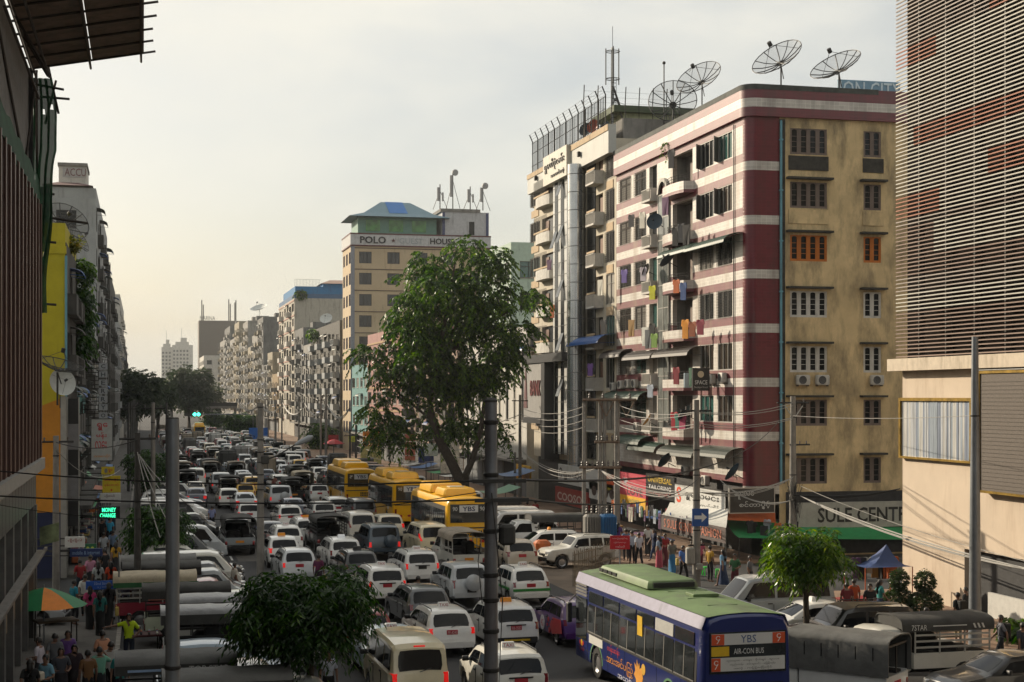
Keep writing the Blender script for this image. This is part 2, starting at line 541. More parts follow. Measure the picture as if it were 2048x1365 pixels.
def make_car(kind):
    P = []
    if kind in ('wagon','probox','hatch','suv','jeep','mpv'):
        if kind=='wagon':
            roof = [(0,.50),(.03,.62),(.07,.72),(.10,.92),(.14,.97),(.44,1.41),(.58,1.475),(1.0,1.50),(1.7,1.51),(2.3,1.47),(2.48,1.42),(3.12,1.0),(3.26,.95),(3.9,.85),(4.1,.74),(4.2,.52)]
            sh = Shell(4.2,1.69,1.51,roof,.96,wheels=(.82,3.38));rg = (.15,.44);ws = (3.10,2.50)
            win = [(.42,.86,.62,.95),(.94,1.68,1.02,1.66),(1.76,2.78,1.74,2.42)]
        elif kind=='probox':
            roof = [(0,.50),(.03,.64),(.06,.74),(.08,.94),(.11,1.0),(.30,1.42),(.44,1.49),(1.0,1.52),(1.8,1.53),(2.4,1.49),(2.58,1.43),(3.16,1.02),(3.3,.97),(3.9,.86),(4.1,.75),(4.2,.52)]
            sh = Shell(4.2,1.69,1.53,roof,.98,wheels=(.80,3.36),roofw=0.80);rg = (.11,.30);ws = (3.14,2.60)
            win = [(.34,.90,.46,.93),(1.0,1.74,1.03,1.72),(1.82,2.84,1.80,2.5)]
        elif kind=='hatch':
            roof = [(0,.50),(.03,.62),(.08,.90),(.14,.99),(.46,1.42),(.62,1.50),(1.2,1.53),(1.7,1.52),(2.1,1.46),(2.25,1.41),(2.95,1.0),(3.1,.95),(3.55,.84),(3.7,.72),(3.8,.52)]
            sh = Shell(3.8,1.68,1.53,roof,.96,wheels=(.66,3.1));rg = (.15,.46);ws = (2.92,2.28)
            win = [(.66,1.42,.80,1.42),(1.5,2.55,1.5,2.2)]
        elif kind=='suv':
            roof = [(0,.58),(.03,.74),(.08,1.05),(.12,1.12),(.34,1.60),(.5,1.68),(1.2,1.71),(2.0,1.70),(2.4,1.63),(2.9,1.18),(3.05,1.12),(3.75,1.02),(3.95,.9),(4.05,.58)]
            sh = Shell(4.05,1.74,1.71,roof,1.10,sill=.32,wheels=(.78,3.22),arch=.41,wr=.34);rg = (.13,.35);ws = (2.88,2.42)
            win = [(.40,.86,.56,.94),(.96,1.66,1.02,1.64),(1.74,2.62,1.74,2.36)]
        elif kind=='jeep':
            roof = [(0,.62),(.03,.82),(.07,1.12),(.1,1.18),(.22,1.72),(.36,1.80),(1.2,1.84),(2.2,1.83),(2.6,1.76),(3.05,1.26),(3.2,1.20),(4.2,1.10),(4.42,.98),(4.5,.62)]
            sh = Shell(4.5,1.82,1.84,roof,1.16,sill=.38,wheels=(.9,3.6),arch=.45,wr=.37,roofw=.82);rg = (.11,.23);ws = (3.03,2.62)
            win = [(.30,.96,.36,1.0),(1.08,1.84,1.1,1.82),(1.92,2.86,1.92,2.56)]
        else:
            roof = [(0,.50),(.03,.64),(.06,.95),(.09,1.08),(.24,1.66),(.40,1.76),(1.2,1.80),(2.6,1.79),(2.95,1.71),(3.65,1.08),(3.8,1.0),(4.2,.86),(4.35,.72),(4.42,.5)]
            sh = Shell(4.42,1.72,1.80,roof,1.08,wheels=(.85,3.55),roofw=0.80);rg = (.095,.25);ws = (3.62,2.98)
            win = [(.34,1.08,.42,1.08),(1.18,2.06,1.2,2.05),(2.14,3.2,2.12,2.85)]
        P.append(('body',sh.mesh(),'BODY',(0,0,0),0,[]))
        P.append(('rear_window',sh.screen(rg[0],rg[1]),'GLASS',(0,0,0),0,[('wiper',wiper(rg[0]-0.03,sh.belt+0.03),'BLACK')]))
        P.append(('windscreen',sh.screen(ws[0],ws[1],name='windscreen'),'GLASS',(0,0,0),1,[]))
        for sx in (-1,1):
            for w in win:
                P.append(('side_window',sh.side_window(*w,sx),'GLASS',(0,0,0),1,[]))
        big = kind in ('suv','jeep')
        common_parts(sh,P,WHEEL_BIG if big else WHEEL,lamps={'suv':(.80,1.12),'jeep':(.72,.98),'mpv':(.95,1.32),'wagon':(.76,.96),'hatch':(.80,1.02),'probox':(.76,1.0)}[kind],
 lampw=0.10 if kind in ('probox','mpv')else 0.13,plate_z=0.82 if not big else 0.66,handles=(win[-2][0]+0.16,win[-1][0]+0.16))
        if kind in ('suv','jeep'):
            x = 0.05 if kind=='suv' else 0.28
            c = MB().lathe([(0.001,-0.20),(0.26,-0.195),(0.335,-0.15),(0.345,-0.02),(0.30,0.04)],22,c=(0,0,0),axis='y')
            P.append(('spare_wheel_cover',c.mesh('spare_wheel_cover',40),'BODY',(x,-0.02,1.02),1,[]))
        if kind in ('probox','jeep','wagon'):
            z = sh.H-0.01
            for sx in (-1,1):
                xx = sx*sh.W/2*0.70
                P.append(('roof_rail',MB().tube([(xx,.55,z-.02),(xx,.62,z+.045),(xx,2.1,z+.05),(xx,2.2,z-.01)],.018,5).mesh('roof_rail',60),'BLACK',(0,0,0),3,[]))
        if kind=='probox':
            P.append(('tailgate_trim',box_mesh('tailgate_trim',(-.34,.045,.90,.34,.085,.935)),'BLACK',(0,0,0),2,[]))
    elif kind=='sedan':
        roof = [(0,.50),(.03,.66),(.08,.92),(.14,.99),(.62,1.03),(.74,1.03),(1.28,1.36),(1.5,1.42),(2.0,1.45),(2.5,1.42),(2.66,1.37),(3.3,1.0),(3.45,.95),(4.15,.84),(4.4,.7),(4.5,.5)]
        sh = Shell(4.5,1.72,1.45,roof,.96,wheels=(.95,3.6));rg = (.76,1.28);ws = (3.28,2.68)
        P.append(('body',sh.mesh(),'BODY',(0,0,0),0,[]))
        P.append(('rear_window',sh.screen(.76,1.30),'GLASS',(0,0,0),0,[]))
        P.append(('windscreen',sh.screen(3.28,2.68,name='windscreen'),'GLASS',(0,0,0),1,[]))
        for sx in (-1,1):
            for w in [(1.06,1.86,1.38,1.86),(1.94,2.96,1.94,2.62)]:
                P.append(('side_window',sh.side_window(*w,sx),'GLASS',(0,0,0),1,[]))
        common_parts(sh,P,lamps=(.70,.93),lampw=.24,plate_z=.76,handles=(1.2,2.1))
    elif kind=='van':
        roof = [(0,.52),(.03,.70),(.06,1.08),(.08,1.14),(.17,1.78),(.32,1.90),(1.2,1.94),(3.1,1.94),(3.45,1.86),(4.1,1.16),(4.22,1.06),(4.42,.86),(4.5,.52)]
        sh = Shell(4.5,1.70,1.94,roof,1.12,sill=.26,wheels=(.85,3.55),roofw=.84)
        P.append(('body',sh.mesh(),'BODY',(0,0,0),0,[]))
        P.append(('rear_window',sh.screen(.085,.175),'GLASS',(0,0,0),0,[('wiper',wiper(0.05,1.17),'BLACK')]))
        P.append(('windscreen',sh.screen(4.08,3.46,name='windscreen'),'GLASS',(0,0,0),1,[]))
        for sx in (-1,1):
            for w in [(.30,1.2,.36,1.2),(1.32,2.4,1.32,2.38),(2.5,3.7,2.5,3.3)]:
                P.append(('side_window',sh.side_window(*w,sx),'GLASS',(0,0,0),1,[]))
        common_parts(sh,P,lamps=(.84,1.14),lampw=.13,plate_z=.80,handles=(1.5,2.7))
        P.append(('brake_lamp',box_mesh('brake_lamp',(-.16,.20,1.80,.16,.29,1.86)),'TAIL',(0,0,0),2,[]))
    elif kind in ('pickup_open','pickup_closed','pickup_slat'):
        roof = [(2.55,.62),(2.58,.98),(2.62,1.06),(2.72,1.60),(2.86,1.72),(3.4,1.75),(3.66,1.68),(4.22,1.10),(4.36,1.03),(4.72,.86),(4.85,.72),(4.9,.52)]
        sh = Shell(4.9,1.68,1.75,roof,1.04,sill=.34,wheels=(.85,4.1),arch=.40,wr=.33,roofw=.82,y_start=2.55)
        P.append(('cab',sh.mesh(),'BODY',(0,0,0),0,[]))
        P.append(('rear_window',sh.screen(2.63,2.73),'GLASS',(0,0,0),2,[]))
        P.append(('windscreen',sh.screen(4.20,3.68,name='windscreen'),'GLASS',(0,0,0),1,[]))
        for sx in (-1,1):
            P.append(('side_window',sh.side_window(2.84,3.92,2.9,3.56,sx),'GLASS',(0,0,0),1,[]))
            P.append(('wing_mirror',box_mesh('wing_mirror',(sx*.84,3.86,1.1,sx*1.02,3.96,1.28)),'BLACK',(0,0,0),2,[]))
            P.append(('headlight',box_mesh('headlight',(sx*.45,4.76,.66,sx*.76,4.91,.82)),'LAMP',(0,0,0),2,[]))
            P.append(('door_handle',HANDLE,'BLACK',(sx*.845,3.0,.95),3,[]))
            for w in (.85,4.1):
                P.append(('wheel',WHEEL_BIG[0],'TYRE',(sx*.72,w,.37),2,[('rim',WHEEL_BIG[1],'RIM')]))
            P.append(('tail_light',box_mesh('tail_light',(sx*.66,-.05,.58,sx*.80,.02,.80)),'TAIL',(0,0,0),1,[]))
            P.append(('mudguard',box_mesh('mudguard',(sx*.58,.28,.36,sx*.82,.32,.70)),'BLACK',(0,0,0),2,[]))
        # bed
        b = MB()
        b.box(-.82,0,.56,.82,2.5,.64);b.box(-.82,0,.64,-.78,2.5,1.02);b.box(.78,0,.64,.82,2.5,1.02);b.box(-.78,2.46,.64,.78,2.5,1.02)
        P.append(('cargo_bed',b.mesh('cargo_bed'),'BODY',(0,0,0),0,[]))
        P.append(('tailgate',box_mesh('tailgate',(-.80,-.04,.60,.80,0.0,.98)),'BODY',(0,0,0),0,[]))
        P.append(('chassis',MB().box(-.38,.05,.38,.38,4.4,.56).mesh('chassis'),'BLACK',(0,0,0),1,[]))
        P.append(('licence_plate',box_mesh('licence_plate',(-.22,-.06,.70,.22,-.038,.82)),'PLATE',(0,0,0),1,[]))
        P.append(('rear_bumper',box_mesh('rear_bumper',(-.8,-.16,.42,.8,-.04,.52)),'BLACK',(0,0,0),2,[]))
        P.append(('front_bumper',box_mesh('front_bumper',(-.8,4.82,.42,.8,4.96,.58)),'CHROME',(0,0,0),3,[]))
        for x in (-.45,.45):
            P.append(('bench',box_mesh('bench',(x-.2,.1,.95,x+.2,2.4,1.03)),'DARKINT',(0,0,0),2,[]))
        # canopy: an arched shell open at the back
        zlow = {'pickup_open':1.62,'pickup_closed':1.0,'pickup_slat':1.66}[kind]
        ya,yb = -.12,2.9
        def arch(off,zl):
            hw = .87-off
            pr = [(-hw,zl),(-hw,1.86-off),(-hw+.05,1.97-off),(-hw+.16,2.04-off),(-hw+.45,2.08-off),(0,2.10-off)]
            return pr+[(-x,z)for x,z in pr[-2::-1]]
        o,i_ = arch(0,zlow),arch(.03,zlow)
        n = len(o)
        mb = MB();wob = random.Random(3)
        stn = [ya,ya+.05]+[ya+.05+(yb-ya-.1)*q/14 for q in range(1,14)]+[yb-.05,yb]
        for prof in (o,i_):
            for y in stn:
                sag = 0.018*math.sin((y-ya)/(yb-ya)*PI*4)
                for (x,z)in prof:
                    mb.v.append((x*(1+wob.uniform(-.010,.006)),y,z-(abs(sag)+wob.uniform(0,.022)if z>1.9 else wob.uniform(-.01,.01))))
        R = len(stn)
        for l in range(2):
            for r in range(R-1):
                for k in range(n-1):
                    a = l*R*n+r*n+k
                    mb.f.append((a,a+1,a+n+1,a+n))
        for r in (0,R-1):
            for k in range(n-1):
                a = r*n+k;c = R*n+r*n+k
                mb.f.append((a,a+1,c+1,c))
        for k in (0,n-1):
            for r in range(R-1):
                a = r*n+k;c = R*n+r*n+k
                mb.f.append((a,a+n,c+n,c))
        me = recalc(mb.mesh('canopy',35))
        P.append(('canopy',me,'CANVAS',(0,0,0),0,[]))
        P.append(('canopy_front',MB().slab([(x,yb-.06,z-.02)for x,z in arch(.035,1.76)],(0,.03,0)).mesh('canopy_front'),'CANVAS',(0,0,0),2,[]))
        for sx in (-1,1):
            for y in (.0,.82,1.64,2.44):
                if kind=='pickup_closed' and y>0:continue
                P.append(('post',MB().box(sx*.80,y,1.0,sx*.84,y+.04,1.80).mesh('post'),'POST',(0,0,0),2,[]))
            if kind!='pickup_closed':
                for z in ((1.16,1.34,1.52)if kind=='pickup_slat' else (1.2,)):
                    P.append(('side_rail',MB().box(sx*.805,.04,z,sx*.845,2.44,z+.055).mesh('side_rail'),'POST',(0,0,0),2,[]))
            else:
                for y in (.3,.8,1.3,1.8,2.3):
                    P.append(('strap',MB().box(sx*.868,y,1.42,sx*.878,y+.03,1.78).mesh('strap'),'BLACK',(0,0,0),3,[]))
        P.append(('rear_frame',MB().box(-.82,-.02,1.76,.82,.03,1.82).box(-.02,-.02,1.0,.02,.02,1.76).mesh('rear_frame')if kind=='pickup_closed' else
 MB().box(-.82,-.02,1.76,.82,.03,1.80).mesh('rear_frame'),'POST',(0,0,0),2,[]))
        P.append(('cargo',box_mesh('cargo',(-.62,.9,.66,.1,1.7,1.25),(.15,1.2,.66,.6,2.2,1.45)),'DARKINT',(0,0,0),1,[]))
    elif kind=='boxtruck':
        roof = [(3.0,.70),(3.03,1.1),(3.06,1.95),(3.2,2.05),(4.1,2.05),(4.4,1.95),(4.75,1.2),(4.8,1.0),(4.85,.6)]
        sh = Shell(4.85,1.75,2.05,roof,1.2,sill=.40,wheels=(.9,4.2),arch=.42,wr=.37,roofw=.88,y_start=3.0)
        P.append(('cab',sh.mesh(),'BODY',(0,0,0),0,[]))
        P.append(('cargo_box',box_mesh('cargo_box',(-.92,0,.75,.92,2.95,2.55)),'CANVAS',(0,0,0),0,[]))
        P.append(('door_frame',MB().box(-.88,-.03,.8,-.82,-.004,2.5).box(.82,-.03,.8,.88,-.004,2.5).box(-.03,-.03,.8,.03,-.004,2.5).box(-.82,-.03,2.44,.82,-.004,2.5).mesh('door_frame'),'POST',(0,0,0),1,[]))
        P.append(('windscreen',sh.screen(4.74,4.41,name='windscreen'),'GLASS',(0,0,0),1,[]))
        P.append(('chassis',MB().box(-.4,.05,.40,.4,4.4,.75).mesh('chassis'),'BLACK',(0,0,0),1,[]))
        for sx in (-1,1):
            P.append(('side_window',sh.side_window(3.3,4.3,3.3,4.1,sx),'GLASS',(0,0,0),1,[]))
            P.append(('tail_light',box_mesh('tail_light',(sx*.6,-.05,.55,sx*.84,.02,.68)),'TAIL',(0,0,0),1,[]))
            for w in (.9,4.2):
                P.append(('wheel',WHEEL_BIG[0],'TYRE',(sx*.74,w,.37),2,[('rim',WHEEL_BIG[1],'RIM')]))
        P.append(('licence_plate',box_mesh('licence_plate',(-.2,-.05,.56,.2,-.02,.68)),'PLATE',(0,0,0),1,[]))
    PROTO[kind] = P
    return P

COUNT = {}
def place(kind,label,loc,heading=0.0,body=None,canvas=None,lit=True,plate='PLATE_RED',bumper=None,detail=3,group=None,name=None,cat=None,post=None):
    """Puts one vehicle down: loc = middle of its tail on the road, heading turns it (0 = driving away along the street)."""
    P = PROTO.get(kind)or make_car(kind)
    nm = name or{'wagon':'station_wagon','probox':'station_wagon','hatch':'hatchback_car','suv':'off_road_car','jeep':'off_road_car','mpv':'minivan','sedan':'sedan_car',
 'van':'van','boxtruck':'box_truck'}.get(kind,'pickup_bus')
    cg = cat or{'wagon':'car','probox':'car','hatch':'car','suv':'car','jeep':'car','mpv':'minivan','sedan':'car','van':'van','boxtruck':'truck'}.get(kind,'pickup truck')
    root = thing(nm,label,cg,loc,heading,group)
    root.scale = (VS,VS,VS)
    sub = {'BODY':body,'TAIL':M_('RED_ON')if lit else M_('RED_OFF'),'PLATE':M_(plate),'BUMPER':bumper or body,'CANVAS':canvas or body,'POST':post or M_('BLACK')}
    for (pn,me,mk,lo,lod,kids)in P:
        if lod>detail:continue
        o = ob(pn,me,sub.get(mk)or M_(mk),root,lo)
        if detail>=2:
            for (kn,kme,kmk)in kids:
                ob(kn,kme,M_(kmk),o)
    return root
TAXI_BODY = None
def taxi_sign(root,y=1.45,z=1.53,colour='WHITE',letters=True,w=0.40):
    m = MB().add([(-w/2,y-.09,z-.02),(w/2,y-.09,z-.02),(w/2,y+.09,z-.02),(-w/2,y+.09,z-.02),
 (-w/2+.03,y-.05,z+.15),(w/2-.03,y-.05,z+.15),(w/2-.03,y+.05,z+.15),(-w/2+.03,y+.05,z+.15)],
 [(0,3,2,1),(4,5,6,7),(0,1,5,4),(1,2,6,5),(2,3,7,6),(3,0,4,7)])
    s = m.build('taxi_sign',M_(colour),root)
    if letters:
        lettering('TAXI',w*.74,.10,flat('a02028'),s,(0,y-.072,z+.065),(1,0,0),(0,.22,1))
    return s

# ---------------------------------------------------------------- buses
def bus_shell(L,W,H,wheels,arch=0.56,wr=0.48,sill=0.34):
    hw = W/2
    ys = sorted(set([0,.04,.14,.4,1.0,L-1.0,L-.4,L-.14,L-.04,L]+[round(w+d*arch,3)for w in wheels for d in (-1.01,-.99,-.8,-.45,0,.45,.8,.99,1.01)]))
    mb = MB();rings = []
    for y in ys:
        d = min(y,L-y)
        k = 0.07*max(0,1-d/0.14)**2
        zb = sill
        for w in wheels:
            if abs(y-w)<arch:zb = max(zb,wr+math.sqrt(arch**2-(y-w)**2))
        w = hw-k
        Ht = H-k*1.2
        h = [(0,zb),(w-.16,zb),(w,zb+.06),(w,max(1.12,zb+.08)),(w,1.35),(w-.03,2.55),(w-.07,Ht-.26),(w-.17,Ht-.10),(w-.42,Ht-.02),(w*.4,Ht+.015),(0,Ht+.03)]
        rings.append([(x,y,z)for x,z in h]+[(-x,y,z)for x,z in h[-2:0:-1]])
    n = len(rings[0])
    for r in rings:mb.v.extend(r)
    for i in range(len(rings)-1):
        for k in range(n):
            k2 = (k+1)%n
            mb.f.append((i*n+k,(i+1)*n+k,(i+1)*n+k2,i*n+k2))
    mb.f.append(tuple(range(n)));mb.f.append(tuple(range((len(rings)-1)*n,len(rings)*n)))
    return recalc(mb.mesh('body',32))
def hump(x0,x1,y0,y1,z0,z1,s=.22):
    """A roof unit: a box with sloping, rounded shoulders."""
    mb = MB()
    rings = []
    for (f,z)in ((0,z0),(.25,z0+(z1-z0)*.6),(.6,z0+(z1-z0)*.9),(1,z1)):
        k = s*f
        c = .10
        xa,xb,ya,yb = x0+k,x1-k,y0+k*1.3,y1-k*1.3
        rings.append([(xa+c,ya,z),(xb-c,ya,z),(xb,ya+c,z),(xb,yb-c,z),(xb-c,yb,z),(xa+c,yb,z),(xa,yb-c,z),(xa,ya+c,z)])
    for r in rings:mb.v.extend(r)
    n = 8
    for i in range(3):
        for k in range(n):
            k2 = (k+1)%n
            mb.f.append((i*n+k,i*n+k2,(i+1)*n+k2,(i+1)*n+k))
    mb.f.append(tuple(range(3*n,4*n)))
    return mb.mesh('roof_unit',30)
def bus_windows(root,L,W,y0,y1,n,z0,z1,glass,frame,sides=(-1,1),band=True,x_in=.012):
    hw = W/2
    for sx in sides:
        if band:
            x = sx*(hw-.006)
            pts = [(x,y0-.12,z0-.10),(x,y1+.12,z0-.10),(x-sx*.045,y1+.12,z1+.24),(x-sx*.045,y0-.12,z1+.24)]
            MB().slab(pts,(sx*.02,0,0)).build('window_band',M_('BLACK'),root)
        for k in range(n):
            a = y0+(y1-y0)*k/n+.05
            b = y0+(y1-y0)*(k+1)/n-.05
            xb,xt = sx*(hw+.016),sx*(hw-.018)
            g = MB().slab([(xb,a,z0),(xb,b,z0),(xt,b,z1),(xt,a,z1)],(sx*.008,0,0)).build('side_window',glass,root)
            f = MB().slab([(xb,(a+b)/2-.02,z0),(xb,(a+b)/2+.02,z0),(xt,(a+b)/2+.02,z1),(xt,(a+b)/2-.02,z1)],(sx*.018,0,0))
            f.slab([(xb,a,z0-.03),(xb,b,z0-.03),(xb,b,z0),(xb,a,z0)],(sx*.018,0,0))
            f.build('frame',frame,g)
def bus_wheels(root,W,wheels):
    for w in wheels:
        for sx in (-1,1):
            t = ob('wheel',WHEEL_BUS[0],M_('TYRE'),root,(sx*(W/2-.17),w,.48))
            ob('rim',WHEEL_BUS[1],M_('RIM'),t)
# ================================================================ the setting: ground, street, buildings
XR,XL = 33.5,-3.8  # building lines right and left of the street
YS0,YS1 = 62.0,82.0  # the side street crosses between these
ASPH = mat('asphalt',(0.032,0.032,0.034),0.85,var=0.30,scale=0.45,bump=0.25,bscale=30,dirt=0.35,dirt_col=(0.022,0.021,0.020),rvar=0.12,stretch=(1,.25,1))
PAVE = mat('pavement_concrete',(0.105,0.098,0.09),0.85,var=0.28,scale=0.7,bump=0.2,dirt=0.45,dirt_col=(0.05,0.045,0.04))
BRICKP = mat('pavement_brick',(0.24,0.155,0.105),0.85,var=0.30,scale=1.2,bump=0.2,dirt=0.35,dirt_col=(0.08,0.06,0.045))
KERB = mat('kerb_concrete',(0.30,0.28,0.25),0.85,var=0.3,scale=2,dirt=0.4)
MARK = mat('road_paint',(0.55,0.55,0.53),0.7,var=0.3,scale=6,dirt=0.5,dirt_col=(0.10,0.10,0.10))
EARTH = mat('dry_ground',(0.11,0.10,0.085),0.95,var=0.3,scale=0.05)

def sheet(name,x0,y0,x1,y1,z,m,nx=1,ny=1):
    mb = MB()
    for i in range(nx+1):
        for j in range(ny+1):
            mb.v.append((x0+(x1-x0)*i/nx,y0+(y1-y0)*j/ny,z))
    for i in range(nx):
        for j in range(ny):
            a = i*(ny+1)+j
            mb.f.append((a,a+ny+1,a+ny+2,a+1))
    return mb.build(name,m)
tag(sheet('ground',-2500,-200,2500,4000,-0.03,EARTH),kind='structure')
road = tag(sheet('road',-0.8,-30,24.5,900,0.0,ASPH,4,30),kind='structure')
tag(sheet('side_street',-120,YS0+1.5,-0.8,YS1-1.5,-0.004,ASPH),kind='structure')
tag(sheet('side_street',24.5,YS0+3.5,140,YS1-3.5,-0.004,ASPH),kind='structure')
tag(sheet('parking_strip',24.5,-30,29.0,YS0+3.5,-0.004,ASPH),kind='structure')
def pavement(x0,x1,y0,y1,m,kerb_x):
    o = tag(MB().box(x0,y0,-0.2,x1,y1,0.14).build('pavement',m),kind='structure')
    s = 1 if kerb_x>(x0+x1)/2 else -1
    y = y0
    while y<min(y1,170):
        o2 = MB().box(kerb_x,y+.01,-0.2,kerb_x+s*.16,y+.99,0.145).build('kerb_stone',KERB,o)
        y+=1.0
    return o
pavement(XL-0.4,-0.96,20,YS0+1.5,PAVE,-0.96)
pavement(XL-0.6,-0.96,YS1-1.5,800,PAVE,-0.96)
pavement(29.16,XR+0.8,15,YS0+3.5,BRICKP,29.16)
pavement(24.66,XR+0.4,YS1-3.5,800,BRICKP,24.66)
for xl,ya,yb in ((4.9,40,330),(8.0,60,150),(11.3,50,150),(17.6,36,110)):
    y = ya
    k = 0
    while y<yb:
        sheet('lane_marking',xl-.06,y,xl+.06,y+2.2,0.004,MARK).parent = road
        y+=5.2
sheet('road_patch',5.2,86,7.8,98,0.004,mat('asphalt_patch',(0.085,0.08,0.072),0.85,var=.3,scale=.8)).parent = road
sheet('brown_patch',19.5,60,24.4,92,0.005,mat('brown_road',(0.15,0.115,0.085),0.9,var=.35,scale=.6,bump=.2)).parent = road  # lighter brown stretch of road along the right kerb
sheet('oil_stain',1.2,38,2.6,46,0.005,mat('worn_concrete',(0.10,0.085,0.07),0.9,var=.4,scale=1.5)).parent = road

# ---------------------------------------------------------------- parts for buildings
def holes_mesh(mb,W,H,holes,depth=0.14,x0=0.0,z0=0.0):
    """A wall face in the local plane y = 0 (x right, z up, y inwards) with openings and their reveals."""
    xs = sorted(set([x0,x0+W]+[v for h in holes for v in (h[0],h[2])]))
    zs = sorted(set([z0,z0+H]+[v for h in holes for v in (h[1],h[3])]))
    xs = [x for x in xs if x0-1e-6<=x<=x0+W+1e-6];zs = [z for z in zs if z0-1e-6<=z<=z0+H+1e-6]
    idx = {}
    def vid(i,j):
        if (i,j)not in idx:
            idx[(i,j)] = len(mb.v);mb.v.append((xs[i],0,zs[j]))
        return idx[(i,j)]
    for i in range(len(xs)-1):
        cx = (xs[i]+xs[i+1])/2
        for j in range(len(zs)-1):
            cz = (zs[j]+zs[j+1])/2
            if any(h[0]<cx<h[2]and h[1]<cz<h[3]for h in holes):continue
            mb.f.append((vid(i,j),vid(i+1,j),vid(i+1,j+1),vid(i,j+1)))
    for (a,b,c,d)in holes:
        mb.add([(a,0,b),(c,0,b),(c,0,d),(a,0,d),(a,depth,b),(c,depth,b),(c,depth,d),(a,depth,d)],
 [(0,4,5,1),(1,5,6,2),(2,6,7,3),(3,7,4,0)])
    return mb
class Face:
    """One side of a building: origin at its lower left corner as one looks at it."""
    def __init__(s,root,origin,rotz):
        s.root,s.o,s.r = root,Vector(origin),rotz
        s.ex = Vector((math.cos(rotz),math.sin(rotz),0));s.ey = Vector((-math.sin(rotz),math.cos(rotz),0))
    def w(s,x,y,z):return s.o+s.ex*x+s.ey*y+Vector((0,0,z))
    def put(s,name,me,m,x=0,y=0,z=0):
        base = s.root.location if s.root is not None else Vector((0,0,0))
        return ob(name,me,m,s.root,s.w(x,y,z)-base,s.r)
    def text(s,t,x,z,w,h,m,y=-0.02,parent=None,depth=0.004,bold=0.0):
        base = s.root.location
        if parent is not None:base = base+parent.location
        p = s.w(x,y,z)-(s.root.location if parent is None else s.root.location)
        o = lettering(t,w,h,m,s.root if parent is None else None,(0,0,0),(1,0,0),(0,0,1),depth,bold)
        if o is None:return None
        if parent is None:
            o.location = s.w(x,y,z)-s.root.location;o.rotation_euler = (0,0,s.r)
        else:
            o.parent = parent
            q = s.w(x,y,z)-s.root.location-parent.location
            c,sn = math.cos(-s.r),math.sin(-s.r)
            o.location = (q.x*c-q.y*sn,q.x*sn+q.y*c,q.z)
        return o
FACE_R = -PI/2  # faces the street from the right (-X)
FACE_L = PI/2  # faces the street from the left (+X)
FACE_E = 0.0  # faces the camera (-Y)
WM = {}
def window_mesh(w,h,style):
    k = (round(w,2),round(h,2),style)
    if k in WM:return WM[k]
    t = 0.05
    f = MB()
    f.box(0,.02,0,t,.10,h);f.box(w-t,.02,0,w,.10,h);f.box(t,.02,0,w-t,.10,t);f.box(t,.02,h-t,w-t,.10,h)
    n = {'one':1,'two':2,'three':3,'four':4,'arch2':2,'arch4':4,'slid3':3}[style]
    for i in range(1,n):
        x = w*i/n
        f.box(x-t*.5,.03,t,x+t*.5,.09,h-t)
    if style in ('two','four'):
        f.box(t,.045,h*.68,w-t,.085,h*.68+.04)
    if style.startswith('arch'):
        for i in range(n):
            xa,xb = w*(i+.22)/n,w*(i+.78)/n
            c,r = (xa+xb)/2,(xb-xa)/2
            seg = 5
            top = h-t
            for s_ in range(seg):
                a0,a1 = PI*s_/seg,PI*(s_+1)/seg
                p0,p1 = (c+r*math.cos(a0),top-r*.62+r*.55*math.sin(a0)),(c+r*math.cos(a1),top-r*.62+r*.55*math.sin(a1))
                f.add([(p0[0],.05,p0[1]),(p1[0],.05,p1[1]),(p1[0],.05,top),(p0[0],.05,top)],[(0,1,2,3)])
            f.box(w*i/n+.002,.04,0,xa,.09,h);f.box(xb,.04,0,w*(i+1)/n-.002,.09,h)
            f.box(xa,.041,0,xb,.088,h*.09)
            for q in (.3,.5,.7):
                f.box(xa,.06,h*q-.012,xb,.085,h*q+.012)
    g = MB().box(0.01,.105,0.01,w-.01,.125,h-.01)
    gr = MB()
    nx,nz = max(3,int(w/.16)),max(3,int(h/.16))
    for i in range(nx+1):
        x = w*i/nx
        gr.box(x-.009,-.10,0,x+.009,-.082,h)
    for j in range(nz+1):
        z = h*j/nz
        gr.box(0,-.082,z-.009,w,-.066,z+.009)
    WM[k] = (f.mesh('window'),g.mesh('pane'),gr.mesh('grille'))
    return WM[k]
def PANES():
    return [mat('pane_dark',(0.007,0.008,0.009),.10,spec=.22),mat('pane_grey',(0.03,0.033,0.036),.12,spec=.4),mat('pane_dark',),mat('pane_brown',(0.035,0.026,0.02),.2),
 mat('pane_curtain',(0.22,0.20,0.17),.7,var=.4,scale=6,stretch=(8,8,.3)),mat('pane_dark',),mat('pane_green',(0.03,0.09,0.08),.12,spec=.8)]
FR_DARK = mat('frame_dark',(0.035,0.028,0.024),.6)
FR_WHITE = mat('frame_white',(0.52,0.50,0.46),.6,dirt=.4)
FR_ALU = mat('frame_aluminium',(0.35,0.34,0.32),.4,metal=.6)
FR_ORANGE = mat('frame_orange',hexc('b3640f'),.6)
FR_WOOD = mat('frame_wood',(0.16,0.12,0.10),.7,dirt=.5)
IRON = mat('iron_bars',(0.022,0.020,0.019),.6,metal=.2)
def window(face,x,z,w,h,style='two',frame=None,pane=None,grille=False,sill=None,open_leaf=False):
    f,g,gr = window_mesh(w,h,style)
    o = face.put('window',f,frame or FR_DARK,x,0,z)
    ob('pane',g,pane or random.choice(PANES()),o)
    if grille:ob('grille',gr,IRON,o)
    if sill is not None:
        ob('sill',MB().box(-.06,-.10,-.07,w+.06,.02,-.012).mesh('sill'),sill,o)
    if open_leaf:
        ob('open_leaf',MB().slab([(0,0,.04),(w/3*.55,-.42,.04),(w/3*.55,-.42,h-.04),(0,0,h-.04)],(.02,.02,0)).mesh('open_leaf'),FR_ALU,o)
    return o
